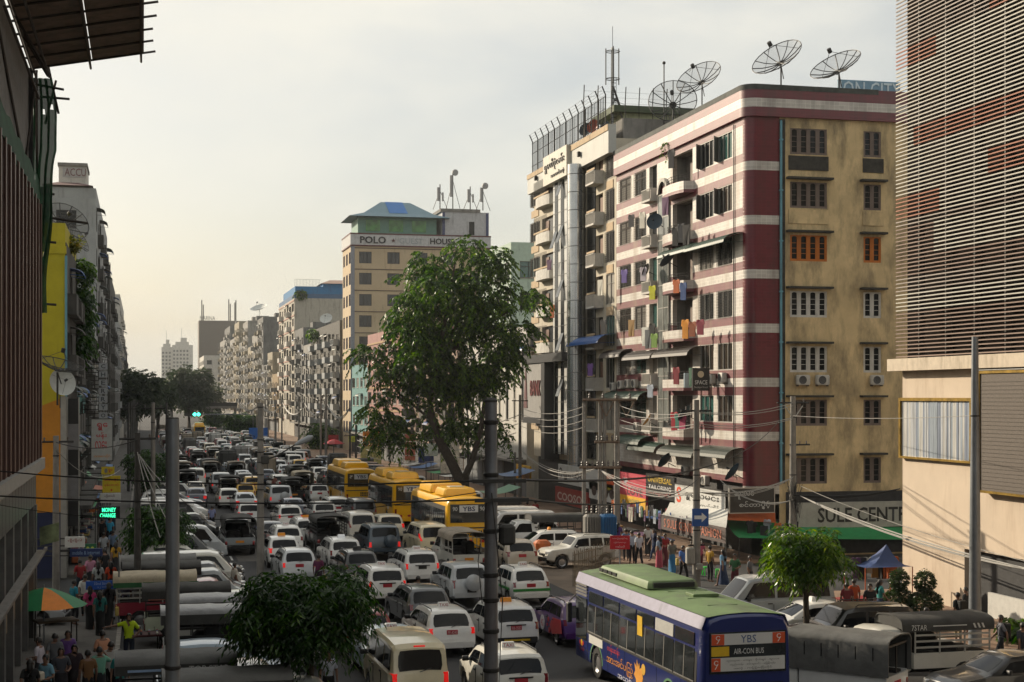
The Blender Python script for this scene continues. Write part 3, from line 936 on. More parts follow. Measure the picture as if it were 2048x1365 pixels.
def awning_mesh(w,d=.9,h=.55):
    mb = MB();n = max(6,int(w/.14));seg = 5
    for i in range(n+1):
        x = w*i/n
        rip = .022*(1 if i%2 else -1)
        for k in range(seg+1):
            a = PI/2*k/seg
            mb.v.append((x,-(d+rip)*math.sin(a),h*math.cos(a)+rip*.6-.0))
    for i in range(n):
        for k in range(seg):
            a = i*(seg+1)+k
            mb.f.append((a,a+1,a+seg+2,a+seg+1))
    mb.tube([(0,-d,0),(w,-d,0)],.02,4);mb.tube([(0.02,0,.05),(.02,-d,0)],.015,4);mb.tube([(w-.02,0,.05),(w-.02,-d,0)],.015,4)
    return mb.mesh('awning')
AW_GREEN = [mat('awning_green',hexc('1d3a2c'),.45,dirt=.3),mat('awning_stripe',hexc('3a4038'),.45,dirt=.3),mat('awning_brown',hexc('2e2520'),.5,dirt=.2)]
AW_BLUE = mat('awning_blue',hexc('1e4f8f'),.45,dirt=.25)
def awning(face,x,z,w,m=None,d=.9,h=.55):
    return face.put('awning',awning_mesh(w,d,h),m or random.choice(AW_GREEN),x,-.01,z)
def balcony_mesh(w,d=1.0,h=.95,rail=False,curve=False):
    mb = MB()
    if curve:
        n = 8
        def arc(y,z):return [(w/2-w/2*math.cos(PI*k/n),-(.55*d+.45*d*math.sin(PI*k/n))-y if 0<k<n else 0.0,z)for k in range(n+1)]
        a,b = arc(0,0),arc(0,h)
        mb.add(a+b,[(k,k+1,n+2+k,n+1+k)for k in range(n)]+[tuple(range(n,-1,-1))])
        a2 = [(w/2+(p[0]-w/2)*.92,p[1]*.92,p[2])for p in a];b2 = [(p[0],p[1],h)for p in a2]
        mb.add(a2+b2,[(n+1+k,n+2+k,k+1,k)for k in range(n)])
        mb.add(b+b2,[(k,k+1,n+2+k,n+1+k)for k in range(n)])
        return mb.mesh('balcony')
    mb.box(0,-d,-.14,w,0,0)
    if rail:
        mb.box(0,-d,h-.05,w,-d+.05,h)
        for k in range(int(w/.16)+1):
            mb.box(k*.16,-d+.01,0,k*.16+.025,-d+.035,h-.05)
    else:
        mb.box(0,-d,0,w,-d+.08,h)
    mb.box(0,-d+.08,0,.08,0,h);mb.box(w-.08,-d+.08,0,w,0,h)
    return mb.mesh('balcony')
def balcony(face,x,z,w,m,d=1.0,h=.95,rail=False,curve=False):
    return face.put('balcony',balcony_mesh(w,d,h,rail,curve),m,x,0,z)
AC_B = MB().cbox((.40,-.20,.30),(.80,.32,.58)).mesh('casing',40)
AC_F = MB().lathe([(.001,-.375),(.05,-.38),(.06,-.365),(.21,-.365),(.235,-.38),(.235,-.36)],18,c=(.33,0,.30),axis='y').mesh('fan',40)
AC_K = MB().box(.06,-.30,-.06,.10,.02,.0).mesh('bracket')
def air_conditioner(face,x,z,label,group=None):
    p = face.w(x,0,z)
    t = thing('air_conditioner',label,'air conditioner',p,face.r,group)
    ob('casing',AC_B,mat('ac_casing',(0.45,0.43,0.39),.55,dirt=.35),t)
    ob('fan',AC_F,mat('ac_fan',(0.06,0.06,0.06),.6),t)
    for xk in (0,.64):ob('bracket',AC_K,IRON,t,(xk,0,0))
    return t
MESHDISH = None
def dish_material():
    m = MATS.get('dish_mesh')
    if m:return m
    m,n,l,b = node_mat('dish_mesh')
    b.inputs['Base Color'].default_value = (0.05,0.05,0.05,1)
    b.inputs['Roughness'].default_value = 0.6
    tr = n.new('ShaderNodeBsdfTransparent');mx = n.new('ShaderNodeMixShader')
    tc = n.new('ShaderNodeTexCoord');wv = n.new('ShaderNodeTexNoise');wv.inputs['Scale'].default_value = 2.0
    mr = n.new('ShaderNodeMapRange');mr.inputs['To Min'].default_value = 0.18;mr.inputs['To Max'].default_value = 0.30
    l.new(tc.outputs['Object'],wv.inputs['Vector']);l.new(wv.outputs['Fac'],mr.inputs['Value']);l.new(mr.outputs[0],mx.inputs['Fac'])
    l.new(tr.outputs[0],mx.inputs[1]);l.new(b.outputs[0],mx.inputs[2])
    l.new(mx.outputs[0],n['Material Output'].inputs['Surface'])
    MATS['dish_mesh'] = m
    return m
def dish_parts(R,solid):
    """Paraboloid opening towards local +Z, vertex at the origin."""
    f = 0.42*R*2
    prof = [(R*k/6 if k else .001,(R*k/6)**2/(4*f))for k in range(7)]
    bowl = MB().lathe(prof,24)
    ribs = MB()
    for k in range(12):
        a = 2*PI*k/12
        ribs.tube([(r*math.cos(a),r*math.sin(a),h-.01)for r,h in prof[::2]],.028*R/1.4,4)
    ribs.tube([(R*math.cos(2*PI*k/24),R*math.sin(2*PI*k/24),prof[-1][1])for k in range(25)],.026*R/1.4,4,cap=False)
    ribs.lathe([(.001,-.06),(.16*R,-.05),(.16*R,0.02)],10)
    feed = MB()
    for k in range(3):
        a = 2*PI*k/3+.4
        feed.tube([(R*.9*math.cos(a),R*.9*math.sin(a),prof[-1][1]*.85),(0,0,f)],.010*R,4)
    feed.lathe([(.001,f-.1),(.07*R+.02,f-.08),(.07*R+.02,f+.12*R),(.001,f+.14*R)],8)
    return bowl,ribs,feed
def satellite_dish(p,R,aim,label,post=1.2,solid=None,group='satellite dishes on the roofs and balconies',lean=None):
    """p = foot of the mast, aim = direction the bowl opens to."""
    t = thing('satellite_dish',label,'satellite dish',p,0,group)
    c = Vector((0,0,post))if lean is None else Vector(lean)
    q = Vector(aim).to_track_quat('Z','Y').to_matrix().to_4x4()
    bowl,ribs,feed = dish_parts(R,solid)
    dm = dish_material()if solid is None else solid
    rm = mat('dish_ribs',(0.02,0.02,0.02),.6)if solid is None else solid
    off = Matrix.Translation(c)@q
    for nm,mb,m,sm in (('bowl',bowl,dm,60),('ribs',ribs,rm,None),('feed',feed,mat('dish_ribs',(0.02,0.02,0.02),.6),None)):
        if nm=='ribs' and solid is not None:continue
        mb.v = [tuple(off@(Vector(v)+Vector((0,0,.12))))for v in mb.v]
        mb.build(nm,m,t,smooth=sm)
    MB().tube([(0,0,0),tuple(c)],.05 if R>.8 else .025,6).tube([tuple(c),tuple(c+Vector((.15,.1,-.5))*R)],.03*min(1,R),5).build('mast',mat('dish_ribs',),t)
    return t
def sign_board(name,label,face,x,z,w,h,panel,lines,thick=.12,y=-.1,cat='sign',frame=None,group=None):
    """lines: (text, cx, cz, w, h, material) relative to the board's lower left corner."""
    t = thing(name,label,cat,face.w(x,y,z),face.r,group)
    b = MB().box(0,-thick,0,w,0,h).build('panel',panel,t)
    if frame is not None:
        k = .05
        MB().box(-k,-thick-.02,-k,0,.01,h+k).box(w,-thick-.02,-k,w+k,.01,h+k).box(0,-thick-.02,-k,w,.01,0).box(0,-thick-.02,h,w,.01,h+k).build('frame',frame,t)
    for (s,cx,cz,tw,th,m)in lines:
        lettering(s,tw,th,m,t,(cx,-thick-.004,cz),(1,0,0),(0,0,1),.006,.02 if s.isascii()else .008)
    return t
def wall_box(root,x0,x1,y0,y1,H,m,front=None,end=None,side='R',z0=0.0,name='wall',depth=.14):
    """Four walls and a flat roof; holes = openings of the street face and of the end that faces the camera."""
    mb = MB()
    W = y1-y0;D = x1-x0
    def addface(holes,Wd,org,r):
        t = MB();holes_mesh(t,Wd,H-z0,[(a,b-0,c,d)for a,b,c,d in holes],depth,0,z0)
        ex = Vector((math.cos(r),math.sin(r),0));ey = Vector((-math.sin(r),math.cos(r),0))
        mb.add([Vector(org)+ex*v[0]+ey*v[1]+Vector((0,0,v[2]))for v in t.v],t.f)
    L = root.location
    if side=='R':
        addface(front or [],W,(x0-L.x,y1-L.y,0),FACE_R)
        addface(end or [],D,(x0-L.x,y0-L.y,0),FACE_E)
        addface([],W,(x1-L.x,y0-L.y,0),FACE_L)
    else:
        addface(front or [],W,(x1-L.x,y0-L.y,0),FACE_L)
        addface(end or [],D,(x0-L.x,y0-L.y,0),FACE_E)
        addface([],W,(x0-L.x,y1-L.y,0),FACE_R)
    addface([],D,(x1-L.x,y1-L.y,0),PI)
    a,b,c,d = x0-L.x,y0-L.y,x1-L.x,y1-L.y
    mb.quad((a,b,H),(c,b,H),(c,d,H),(a,d,H))
    return mb.build(name,m,root)

def tower(label,side,y0,y1,depth,H,floors,cols,ecols,wall,*,x=None,style='two',frame=None,balc=None,balc_cols=(),zbase=4.0,awn=.15,acs=.1,grille=.2,sill=True,parapet=1.0,
 ewall=None,band=None,win_w=.58,win_h=.52,ewin_w=.5,detail=True,name='apartment_building',shop=None,top=None,epane=None,eframe=None,ebands=None,dishes=()):
    """A street building: storeys of windows on the street face and on the end that faces the camera."""
    if x is None:x = XR if side=='R' else XL
    x0,x1 = (x,x+depth)if side=='R' else (x-depth,x)
    root = thing(name,label,'building',(x,y0,0))
    W = y1-y0
    fh = (H-zbase-.4)/floors
    fr,en = [],[]
    fw,ew = W/cols,(depth/ecols if ecols else 1)
    ww,wh = fw*win_w,fh*win_h
    for f in range(floors):
        z = zbase+f*fh+fh*.26
        for c in range(cols):
            xx = c*fw+(fw-ww)/2
            hh = wh if c not in balc_cols else fh*.66
            zz = z if c not in balc_cols else zbase+f*fh+.06
            fr.append((xx,zz,xx+ww,zz+hh,c,f))
        for c in range(ecols):
            w2 = min(ew*ewin_w,2.2)
            xx = c*ew+(ew-w2)/2
            en.append((xx,z,xx+w2,z+wh,c,f))
    wb = wall_box(root,x0,x1,y0,y1,H,wall,[h[:4]for h in fr],[h[:4]for h in en]if ewall is None else None,side)
    Ff = Face(root,(x,y1,0)if side=='R' else (x,y0,0),FACE_R if side=='R' else FACE_L)
    Fe = Face(root,(x0,y0,0),FACE_E)
    sl = KERB if sill else None
    for (a,b,c,d,ci,fi)in fr:
        window(Ff,a,b,c-a,d-b,style,frame,grille=random.random()<grille,sill=sl if detail else None)
        if ci in balc_cols and balc is not None:
            balcony(Ff,a-.35,b-.04,(c-a)+.7,balc,d=1.1 if side=='R' else .55,rail=random.random()<.3)
        if random.random()<awn:
            awning(Ff,a-.15,d+.02,c-a+.3,random.choice(AW_GREEN+[AW_BLUE]),d=.8,h=.4)
        elif detail and random.random()<acs:
            Ff.put('air_conditioner',AC_B,mat('ac_casing',),a+.1,0,b-.8)
    for (a,b,c,d,ci,fi)in en:
        if ewall is None:
            window(Fe,a,b,c-a,d-b,style if epane is None else 'three',eframe or frame,pane=epane,grille=False,sill=sl if detail else None)
    if ebands is not None:
        for f in range(floors+1):
            z = zbase+f*fh
            MB().box(x0-x-.06,-.07,z-.12,x1-x+.06,0.0,z).build('string_course',ebands,root)
    if band is not None:
        for f in range(floors+1):
            z = zbase+f*fh
            if side=='R':MB().box(-.12,0,z-.22,-.003,W,z+.02).build('floor_band',band,root)
            else:MB().box(.003,0,z-.22,.12,W,z+.02).build('floor_band',band,root)
    if parapet:
        p = MB()
        a,c = x0-x,x1-x
        p.box(a,-.003,H+.002,c,.16,H+parapet).box(a,W-.16,H+.002,c,W+.003,H+parapet).box(a-.003,.16,H+.002,a+.16,W-.16,H+parapet).box(c-.16,.16,H+.002,c+.003,W-.16,H+parapet)
        p.build('parapet',top or wall,root)
    # ground floor: shop fronts in the shade of a slab
    if shop is not None:
        s = MB()
        xs = 0
        if side=='R':s.box(-1.3,.2,3.3,-.004,W-.2,3.5)
        else:s.box(.004,.2,3.3,1.3,W-.2,3.5)
        s.build('shop_canopy',shop,root)
        n = max(2,int(W/4))
        for k in range(n):
            ya,yb = W*k/n+.15,W*(k+1)/n-.15
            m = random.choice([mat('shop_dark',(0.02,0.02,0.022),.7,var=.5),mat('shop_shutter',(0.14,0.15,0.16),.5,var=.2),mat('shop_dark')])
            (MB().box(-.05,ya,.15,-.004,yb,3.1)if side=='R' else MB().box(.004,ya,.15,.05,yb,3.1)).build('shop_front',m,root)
    return root,Ff,Fe,fh
# ================================================================ the red and white tiled block on the corner (right)
def tile_mat(name,mode):
    """Glazed wall tiles: maroon with white courses at every floor; mode 'front' adds pale fields between the windows."""
    m,n,l,b = node_mat(name)
    g = n.new('ShaderNodeNewGeometry');sp = n.new('ShaderNodeSeparateXYZ');l.new(g.outputs['Position'],sp.inputs[0])
    def math_(op,a,c=None,d=None):
        q = n.new('ShaderNodeMath');q.operation = op
        for i,v in enumerate((a,c,d)):
            if v is None:continue
            if isinstance(v,(int,float)):q.inputs[i].default_value = v
            else:l.new(v,q.inputs[i])
        return q.outputs[0]
    u = math_('ADD',sp.outputs['X'],sp.outputs['Y'])
    cmb = n.new('ShaderNodeCombineXYZ');l.new(u,cmb.inputs[0]);l.new(sp.outputs['Z'],cmb.inputs[1])
    br = n.new('ShaderNodeTexBrick');br.offset = 0.0;br.inputs['Scale'].default_value = 1.0
    br.inputs['Brick Width'].default_value = 0.30;br.inputs['Row Height'].default_value = 0.20;br.inputs['Mortar Size'].default_value = 0.008
    br.inputs['Color1'].default_value = (.9,.9,.9,1);br.inputs['Color2'].default_value = (1.12,1.12,1.12,1);br.inputs['Mortar'].default_value = (1.45,1.5,1.5,1)
    l.new(cmb.outputs[0],br.inputs['Vector'])
    mar = n.new('ShaderNodeRGB');mar.outputs[0].default_value = (0.115,0.007,0.016,1)
    wht = n.new('ShaderNodeRGB');wht.outputs[0].default_value = (0.47,0.44,0.40,1)
    nz = n.new('ShaderNodeTexNoise');nz.inputs['Scale'].default_value = .9;nz.inputs['Detail'].default_value = 7
    mpz = n.new('ShaderNodeMapping');mpz.inputs['Scale'].default_value = (1,1,.22);l.new(g.outputs['Position'],mpz.inputs[0]);l.new(mpz.outputs[0],nz.inputs['Vector'])
    if mode=='parapet':
        z = sp.outputs['Z']
        fac = math_('MULTIPLY',math_('GREATER_THAN',z,25.72),math_('LESS_THAN',z,26.22))
    else:
        d = math_('ABSOLUTE',math_('SUBTRACT',math_('FLOORED_MODULO',math_('ADD',math_('SUBTRACT',sp.outputs['Z'],6.9),1.55),3.1),1.55))
        fac = math_('LESS_THAN',d,0.26)
        if mode=='front':
            fac = math_('MAXIMUM',fac,math_('GREATER_THAN',d,0.74))
    mx = n.new('ShaderNodeMixRGB');l.new(fac,mx.inputs['Fac']);l.new(mar.outputs[0],mx.inputs['Color1']);l.new(wht.outputs[0],mx.inputs['Color2'])
    ml = n.new('ShaderNodeMixRGB');ml.blend_type = 'MULTIPLY';ml.inputs['Fac'].default_value = 1.0
    l.new(mx.outputs[0],ml.inputs['Color1']);l.new(br.outputs['Color'],ml.inputs['Color2'])
    r2 = n.new('ShaderNodeValToRGB');r2.color_ramp.elements[0].position = .5;r2.color_ramp.elements[1].position = .8
    r2.color_ramp.elements[0].color = (0,0,0,1);r2.color_ramp.elements[1].color = (.75,.75,.75,1)
    l.new(nz.outputs['Fac'],r2.inputs['Fac'])
    st = n.new('ShaderNodeMixRGB');st.inputs['Color2'].default_value = (.19,.12,.065,1)if mode=='front' else (.05,.02,.02,1)
    l.new(r2.outputs[0],st.inputs['Fac']);l.new(ml.outputs[0],st.inputs['Color1'])
    l.new(st.outputs[0],b.inputs['Base Color'])
    b.inputs['Roughness'].default_value = 0.46 if mode!='corner' else .3
    b.inputs['Specular IOR Level'].default_value = .9 if mode!='corner' else .5
    bp = n.new('ShaderNodeBump');bp.inputs['Strength'].default_value = .25;bp.inputs['Distance'].default_value = .01;bp.invert = True
    l.new(br.outputs['Fac'],bp.inputs['Height']);l.new(bp.outputs[0],b.inputs['Normal'])
    MATS[name] = m
    return m
T_FRONT,T_CORNER,T_PAR = tile_mat('tiles_front','front'),tile_mat('tiles_corner','corner'),tile_mat('tiles_parapet','parapet')
PLASTER = mat('ochre_plaster',(0.62,0.47,0.255),.9,var=.2,scale=.55,bump=.3,dirt=.70,dirt_col=(0.05,0.044,0.036),dstr=.34,dsc=.9)
MILDEW = mat('mildewed_concrete',(0.045,0.042,0.036),.95,var=.5,scale=3,bump=.5)
CONC = mat('concrete',(0.20,0.19,0.175),.9,var=.25,scale=1.1,bump=.3,dirt=.5)
WHITEW = mat('white_render',(0.48,0.46,0.42),.85,var=.12,scale=.8,dirt=.4,dirt_col=(0.12,.11,.10))
Y1a,Y1b = YS1-.6,106.0
R1 = thing('corner_block','maroon and white tiled apartment block on the corner with ochre end wall','building',(XR,Y1a,0))
R1F = Face(R1,(XR,Y1b,0),FACE_R)
R1E = Face(R1,(XR,Y1a,0),FACE_E)
L1_ = Y1b-Y1a
RC = 0.6  # radius of the rounded corner
def ylx(Y):return Y1b-Y  # world Y to x along the front
bays = [(ylx(85.9),ylx(83.6),'w'),(ylx(88.9),ylx(86.6),'w'),(ylx(93.9),ylx(90.2),'b'),(ylx(98.6),ylx(97.0),'s'),(ylx(101.7),ylx(99.3),'w'),(ylx(105.2),ylx(102.6),'w')]
ZF = [6.9+3.1*k for k in range(7)]  # middle of the white course of each floor
holes = []
for z in ZF[:6]:
    for a,b_,k in bays:
        if k=='b':holes.append((a,z-.2,b_,z+2.35))
        elif k=='s':holes.append((a,z+.05,b_,z+2.35))
        else:holes.append((a,z+.76,b_,z+2.36))
t = MB();holes_mesh(t,L1_-RC,25.2-4.2,holes,.3,0,4.2)
t.build('front_wall',T_FRONT,R1,(0,L1_,0),FACE_R)
c = MB();n = 8
pr = [(RC-RC*math.cos(PI/2*k/n),RC-RC*math.sin(PI/2*k/n))for k in range(n+1)]+[(2.0,0.0)]
for (x,y)in pr:c.v+=[(x,y,3.6),(x,y,25.2)]
for k in range(len(pr)-1):c.f.append((2*k,2*k+2,2*k+3,2*k+1))
c.build('corner_wall',T_CORNER,R1,smooth=50)
ew = []
E4,E2 = [],[]
for py in (284,391,497,609,719,826,942):
    zc = PY(1617,py,Y1a).z
    xa,xb = PY(1580,py,Y1a).x-XR,PY(1654,py,Y1a).x-XR
    xc,xd = PY(1727,py,Y1a).x-XR,PY(1762,py,Y1a).x-XR
    ew+=[(xa,zc-.75,xb,zc+.75),(xc,zc-.75,xd,zc+.75)]
t = MB();holes_mesh(t,12.0,25.2,ew,.18,2.0,0)
t.build('end_wall',PLASTER,R1)
MB().box(2.0,.02,0,2.02,.03,25).box(.4,L1_-.02,0,14,L1_,25.2).box(13.9,.1,0,14,L1_-.1,25.2).quad((.1,.1,25.19),(14,.1,25.19),(14,L1_,25.19),(.1,L1_,25.19)).build('back_wall',CONC,R1)
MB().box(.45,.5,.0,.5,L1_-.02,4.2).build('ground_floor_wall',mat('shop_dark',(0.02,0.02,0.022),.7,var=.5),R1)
MB().box(2.4,-.06,.1,13.8,-.004,3.7).build('shop_shade_panel',mat('shop_dark'),R1)  # flat dark panel, its colour stands for the shaded shop interior
# parapet, a step proud of the wall, rounded at the corner
p = MB()
def ringpts(o):
    return [(-o,L1_)]+[(RC-(RC+o)*math.cos(PI/2*k/n),RC-(RC+o)*math.sin(PI/2*k/n))for k in range(n+1)]+[(13.9,-o)]
ro,ri = ringpts(.22),ringpts(-.1)
for (x,y),(xi,yi)in zip(ro,ri):p.v+=[(x,y,25.2),(x,y,26.98),(xi,yi,26.98),(xi,yi,25.2)]
for k in range(len(ro)-1):
    for q in range(4):
        p.f.append((4*k+q,4*k+(q+1)%4,4*k+4+(q+1)%4,4*k+4+q))
p.f.append((0,1,2,3))
p.build('parapet',T_PAR,R1,smooth=50)
cap = MB()
ro2 = ringpts(.235)[:-1]+[(8.1,-.235)];ri2 = ringpts(-.11)[:-1]+[(8.1,.11)]
for (x,y),(xi,yi)in zip(ro2,ri2):cap.v+=[(x,y,26.72),(x,y,27.02),(xi,yi,27.02),(xi,yi,26.72)]
for k in range(len(ro2)-1):
    for q in range(4):
        cap.f.append((4*k+q,4*k+(q+1)%4,4*k+4+(q+1)%4,4*k+4+q))
cap.f.append(tuple(4*(len(ro2)-1)+q for q in range(4)))
cap.build('parapet_cap',mat('weathered_cap',(0.06,0.065,0.06),.8,var=.4,scale=2),R1,smooth=50)
# windows of the front
styles = {0:'three',1:'three',4:'two',5:'two'}
for fi,z in enumerate(ZF[:6]):
    for bi,(a,b_,k)in enumerate(bays):
        if k=='w':
            g = (fi in (2,3)and bi<2)or (bi>2 and fi<6)
            window(R1F,a,z+.76,b_-a,1.6,styles[bi],FR_ALU if bi<2 else FR_WOOD,grille=g,sill=None,open_leaf=(bi<2 and fi in (4,5)))
        elif k=='b':
            # loggia: dark recess with a door, a curved balcony front of tiles and a rail
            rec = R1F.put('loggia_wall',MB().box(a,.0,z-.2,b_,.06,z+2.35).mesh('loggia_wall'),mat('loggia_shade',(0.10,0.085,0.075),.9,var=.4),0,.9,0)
            R1F.put('loggia_side',MB().box(a-.02,.3,z-.2,a,.9,z+2.35).box(b_,.3,z-.2,b_+.02,.9,z+2.35).box(a,.3,z-.22,b_,.9,z-.2).box(a,.3,z+2.35,b_,.9,z+2.37).mesh('loggia_side'),CONC,0,0,0)
            R1F.put('door',MB().box(a+1.0,.84,z-.2,a+1.9,.895,z+1.9).mesh('door'),FR_WOOD)
            bm_ = balcony_mesh(b_-a+.6,.9,.72,curve=True)
            o = R1F.put('balcony',bm_,T_FRONT,a-.3,0,z-.45)
            o['label'] = 'curved tiled balcony front'
            rl = MB();w_ = b_-a+.6
            for q in range(3):rl.tube([(.3,-.25,.86+.16*q),(w_*.3,-.72,.86+.16*q),(w_*.5,-.80,.86+.16*q),(w_*.75,-.7,.86+.16*q),(w_-.2,-.3,.86+.16*q)],.018,4)
            for q in (.2,.35,.5,.65,.8):rl.tube([(w_*q,-.74,.7),(w_*q,-.74,1.2)],.014,4)
            ob('rail',rl.mesh('rail'),IRON,o)
        else:
            R1F.put('pane',MB().box(a,.26,z+.05,b_,.28,z+2.35).mesh('pane'),random.choice(PANES()))
            o = balcony(R1F,a-.1,z+.02,b_-a+.2,WHITEW,d=.55,h=.72,rail=True)
# glazed stair strip and stair-foot mullions
gs = R1F.put('stair_glazing',MB().box(ylx(96.5),-.10,6,ylx(94.4),.0,22.6).mesh('stair_glazing'),mat('stair_glass',(0.20,0.21,0.20),.12,var=.5,scale=.6,spec=.9))
mm = MB()
for q in range(12):mm.box(ylx(96.5),-.13,6+q*1.5,ylx(94.4),-.101,6.06+q*1.5)
for yy in (96.5,95.45,94.45):mm.box(ylx(yy),-.14,6,ylx(yy)+.06,-.131,22.6)
ob('mullions',mm.mesh('mullions'),FR_ALU,gs)
R1F.put('stair_arch',MB().lathe([(.75,-.22),(1.0,-.22),(1.0,0),(.75,0)],14,c=(ylx(95.45),0,22.6),axis='y',a0=-PI/2,a1=PI/2).mesh('stair_arch'),WHITEW)
# drain pipes
def pipe(root,pts,r,m,name='drain_pipe'):
    b = root.location
    return MB().tube([Vector(p)-b for p in pts],r,6).build(name,m,root,smooth=50)
BLUEP = mat('blue_pipe',hexc('5f93a3'),.5,dirt=.35)
pp = PY(1562,230,Y1a-.1)
pipe(R1,[(pp.x,Y1a-.12,25.0),(pp.x,Y1a-.12,14),(pp.x,Y1a-.12,4.2)],.075,BLUEP)
pipe(R1,[(XR-.06,83.2,25),(XR-.06,83.2,4.5)],.035,IRON)
for q in range(7):R1E.put('pipe_collar',MB().cbox((pp.x-XR,-.12,6.5+q*2.9),(.20,.20,.10)).mesh('pipe_collar'),BLUEP)
MB().box(2.003,-.03,4.2,2.35,-.003,25.1).build('wall_strip',MILDEW,R1)
# windows of the end wall: arched shutters under mouldy hoods
ecol = [FR_WOOD,FR_WOOD,FR_ORANGE,FR_WHITE,FR_WHITE,FR_WOOD,FR_WOOD]
DK = mat('pane_dark')
for i in range(7):
    (a,z0_,b_,z1_),(c_,_,d_,_) = ew[2*i],ew[2*i+1]
    window(R1E,a,z0_,b_-a,1.5,'arch4',ecol[i],pane=DK)
    window(R1E,c_,z0_,d_-c_,1.5,'arch2',ecol[i],pane=DK)
    if i>0:
        R1E.put('window_hood',MB().box(a-.25,-.42,z1_+.14,b_+.25,-.003,z1_+.26).mesh('window_hood'),MILDEW)
        R1E.put('window_hood',MB().box(c_-.25,-.42,z1_+.14,d_+.25,-.003,z1_+.26).mesh('window_hood'),MILDEW)
    if i in (0,1):
        R1E.put('stained_apron',MB().box(a-.1,-.05,z0_-.9,b_+.08,-.003,z0_-.08).mesh('stained_apron'),MILDEW if i==0 else PLASTER)
        R1E.put('stained_apron',MB().box(c_-.05,-.05,z0_-.9,d_+.15,-.003,z0_-.08).mesh('stained_apron'),MILDEW if i==0 else PLASTER)
for k,px in enumerate((1590,1629,1738)):
    q = PY(px,771,Y1a)
    air_conditioner(R1E,q.x-XR,q.z,['grey air conditioner under the ochre wall windows, nearest the blue pipe','grey air conditioner second from the blue pipe on the ochre wall','grey air conditioner under the narrow window of the ochre wall'][k],'air conditioners on the ochre end wall')
# barrel awnings and air conditioners of the street front
for (px0,px1,py,d)in ((1330,1388,512,1.1),(1388,1470,496,1.2),(1210,1250,716,1.0),(1256,1312,720,1.0),(1316,1388,714,1.0),(1214,1288,800,1.0),(1240,1290,888,1.0),(1262,1318,902,.9),(1326,1398,912,1.0),(1404,1470,914,1.1)):
    A_,B_ = PX(px0,py,XR-.5),PX(px1,py,XR-.5)
    awning(R1F,ylx(A_.y),(A_.z+B_.z)/2,A_.y-B_.y,AW_GREEN[2 if py in (716,720,714)else (1 if py>890 and px0>1320 else 0)],d=d,h=.6)
for k,(px,py)in enumerate(((1424,768),(1446,766),(1228,782),(1244,778),(1258,776),(1272,776),(1276,862),(1372,950),(1412,970))):
    A_ = PX(px,py,XR)
    air_conditioner(R1F,ylx(A_.y),A_.z,['white air conditioner right of the hostel sign, first of two','white air conditioner right of the hostel sign, nearer the corner','large white air conditioner leftmost of four under the curved awning',
 'white air conditioner second of four in a row','white air conditioner third of four in a row','white air conditioner last of four in a row','small white air conditioner beside the orange dish','air conditioner in the shade under striped awnings','air conditioner right of the striped awnings, above white shop sign'][k],'air conditioners on the tiled front')
# ================================================================ the cream block with the steel column (right, further off)
CREAM = mat('cream_render',(0.47,0.42,0.33),.8,var=.12,scale=.9,dirt=.42,dirt_col=(.13,.10,.07))
GREYP = mat('grey_panel',(0.42,0.42,0.39),.45,var=.08,scale=.6,dirt=.2)
STEEL = mat('steel_cladding',(0.52,0.53,0.54),.26,metal=.85,var=.1,scale=1.2)
Y2a,Y2b = 106.05,130.0
R2 = thing('steel_column_block','cream apartment block with a silver steel column and a rooftop cage','building',(XR,Y2a,0))
R2F = Face(R2,(XR,Y2b,0),FACE_R)
def y2x(px):return Y2b-PX(px,600,XR).y
xs2 = {k:y2x(k)for k in (1062,1080,1084,1112,1118,1150,1157,1188,1192,1206,1212,1229)}
h2 = []
fz = [6.6+3.1*k for k in range(7)]
for z in fz:
    for (a,b_)in ((1062,1080),(1084,1112),(1192,1206),(1212,1229)):
        h2.append((xs2[a],z+.1 if a!=1062 else z+.7,xs2[b_],z+2.35))
wall_box(R2,XR,XR+13,Y2a,Y2b,28.0,CREAM,h2,None,'R',z0=4.0,depth=.3)
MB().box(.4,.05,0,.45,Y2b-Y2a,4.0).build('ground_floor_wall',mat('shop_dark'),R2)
k_ = 0
for z in fz:
    for (a,b_)in ((1062,1080),(1084,1112),(1192,1206),(1212,1229)):
        w_ = xs2[b_]-xs2[a]
        if a==1062:
            window(R2F,xs2[a],z+.7,w_,1.65,'three',FR_ALU,grille=k_%2==0)
            R2F.put('relief_panel',MB().cbox((xs2[a]+w_/2,-.03,z+.0),(w_*.8,.06,.62)).mesh('relief_panel'),mat('tan_relief',(0.42,0.31,0.19),.8,dirt=.3))
        elif a==1212:
            window(R2F,xs2[a],z+.1,w_,2.25,'three' if k_%3 else 'two',FR_ALU,pane=random.choice(PANES()),grille=z>17)
            R2F.put('relief_panel',MB().cbox((xs2[a]+w_/2,-.03,z-.42),(w_*.8,.06,.62)).mesh('relief_panel'),mat('tan_relief'))
        else:
            R2F.put('pane',MB().box(xs2[a],.25,z+.1,xs2[b_],.28,z+2.35).mesh('pane'),random.choice(PANES()[:4]))
            R2F.put('door',MB().box(xs2[a]+.5,.2,z+.1,xs2[a]+min(1.6,w_-.4),.248,z+2.1).mesh('door'),mat('door_brown',(0.12,0.05,0.025),.6))
            o = balcony(R2F,xs2[a]-.15,z+.05,w_+.3,mat('balcony_white',(0.5,0.48,0.44),.8,dirt=.35),d=.8,h=.85,rail=(a==1192),curve=(a==1084))
            ob('handrail',MB().box(0,-.72,.92,w_+.3,-.66,1.06).mesh('handrail'),mat('tan_relief'),o)
            if a==1084:
                gr_ = MB()
                for q in range(int(w_/.2)):gr_.box(q*.2,-.70,1.06,q*.2+.02,-.68,2.3)
                ob('grille',gr_.mesh('grille'),IRON,o)
        k_+=1
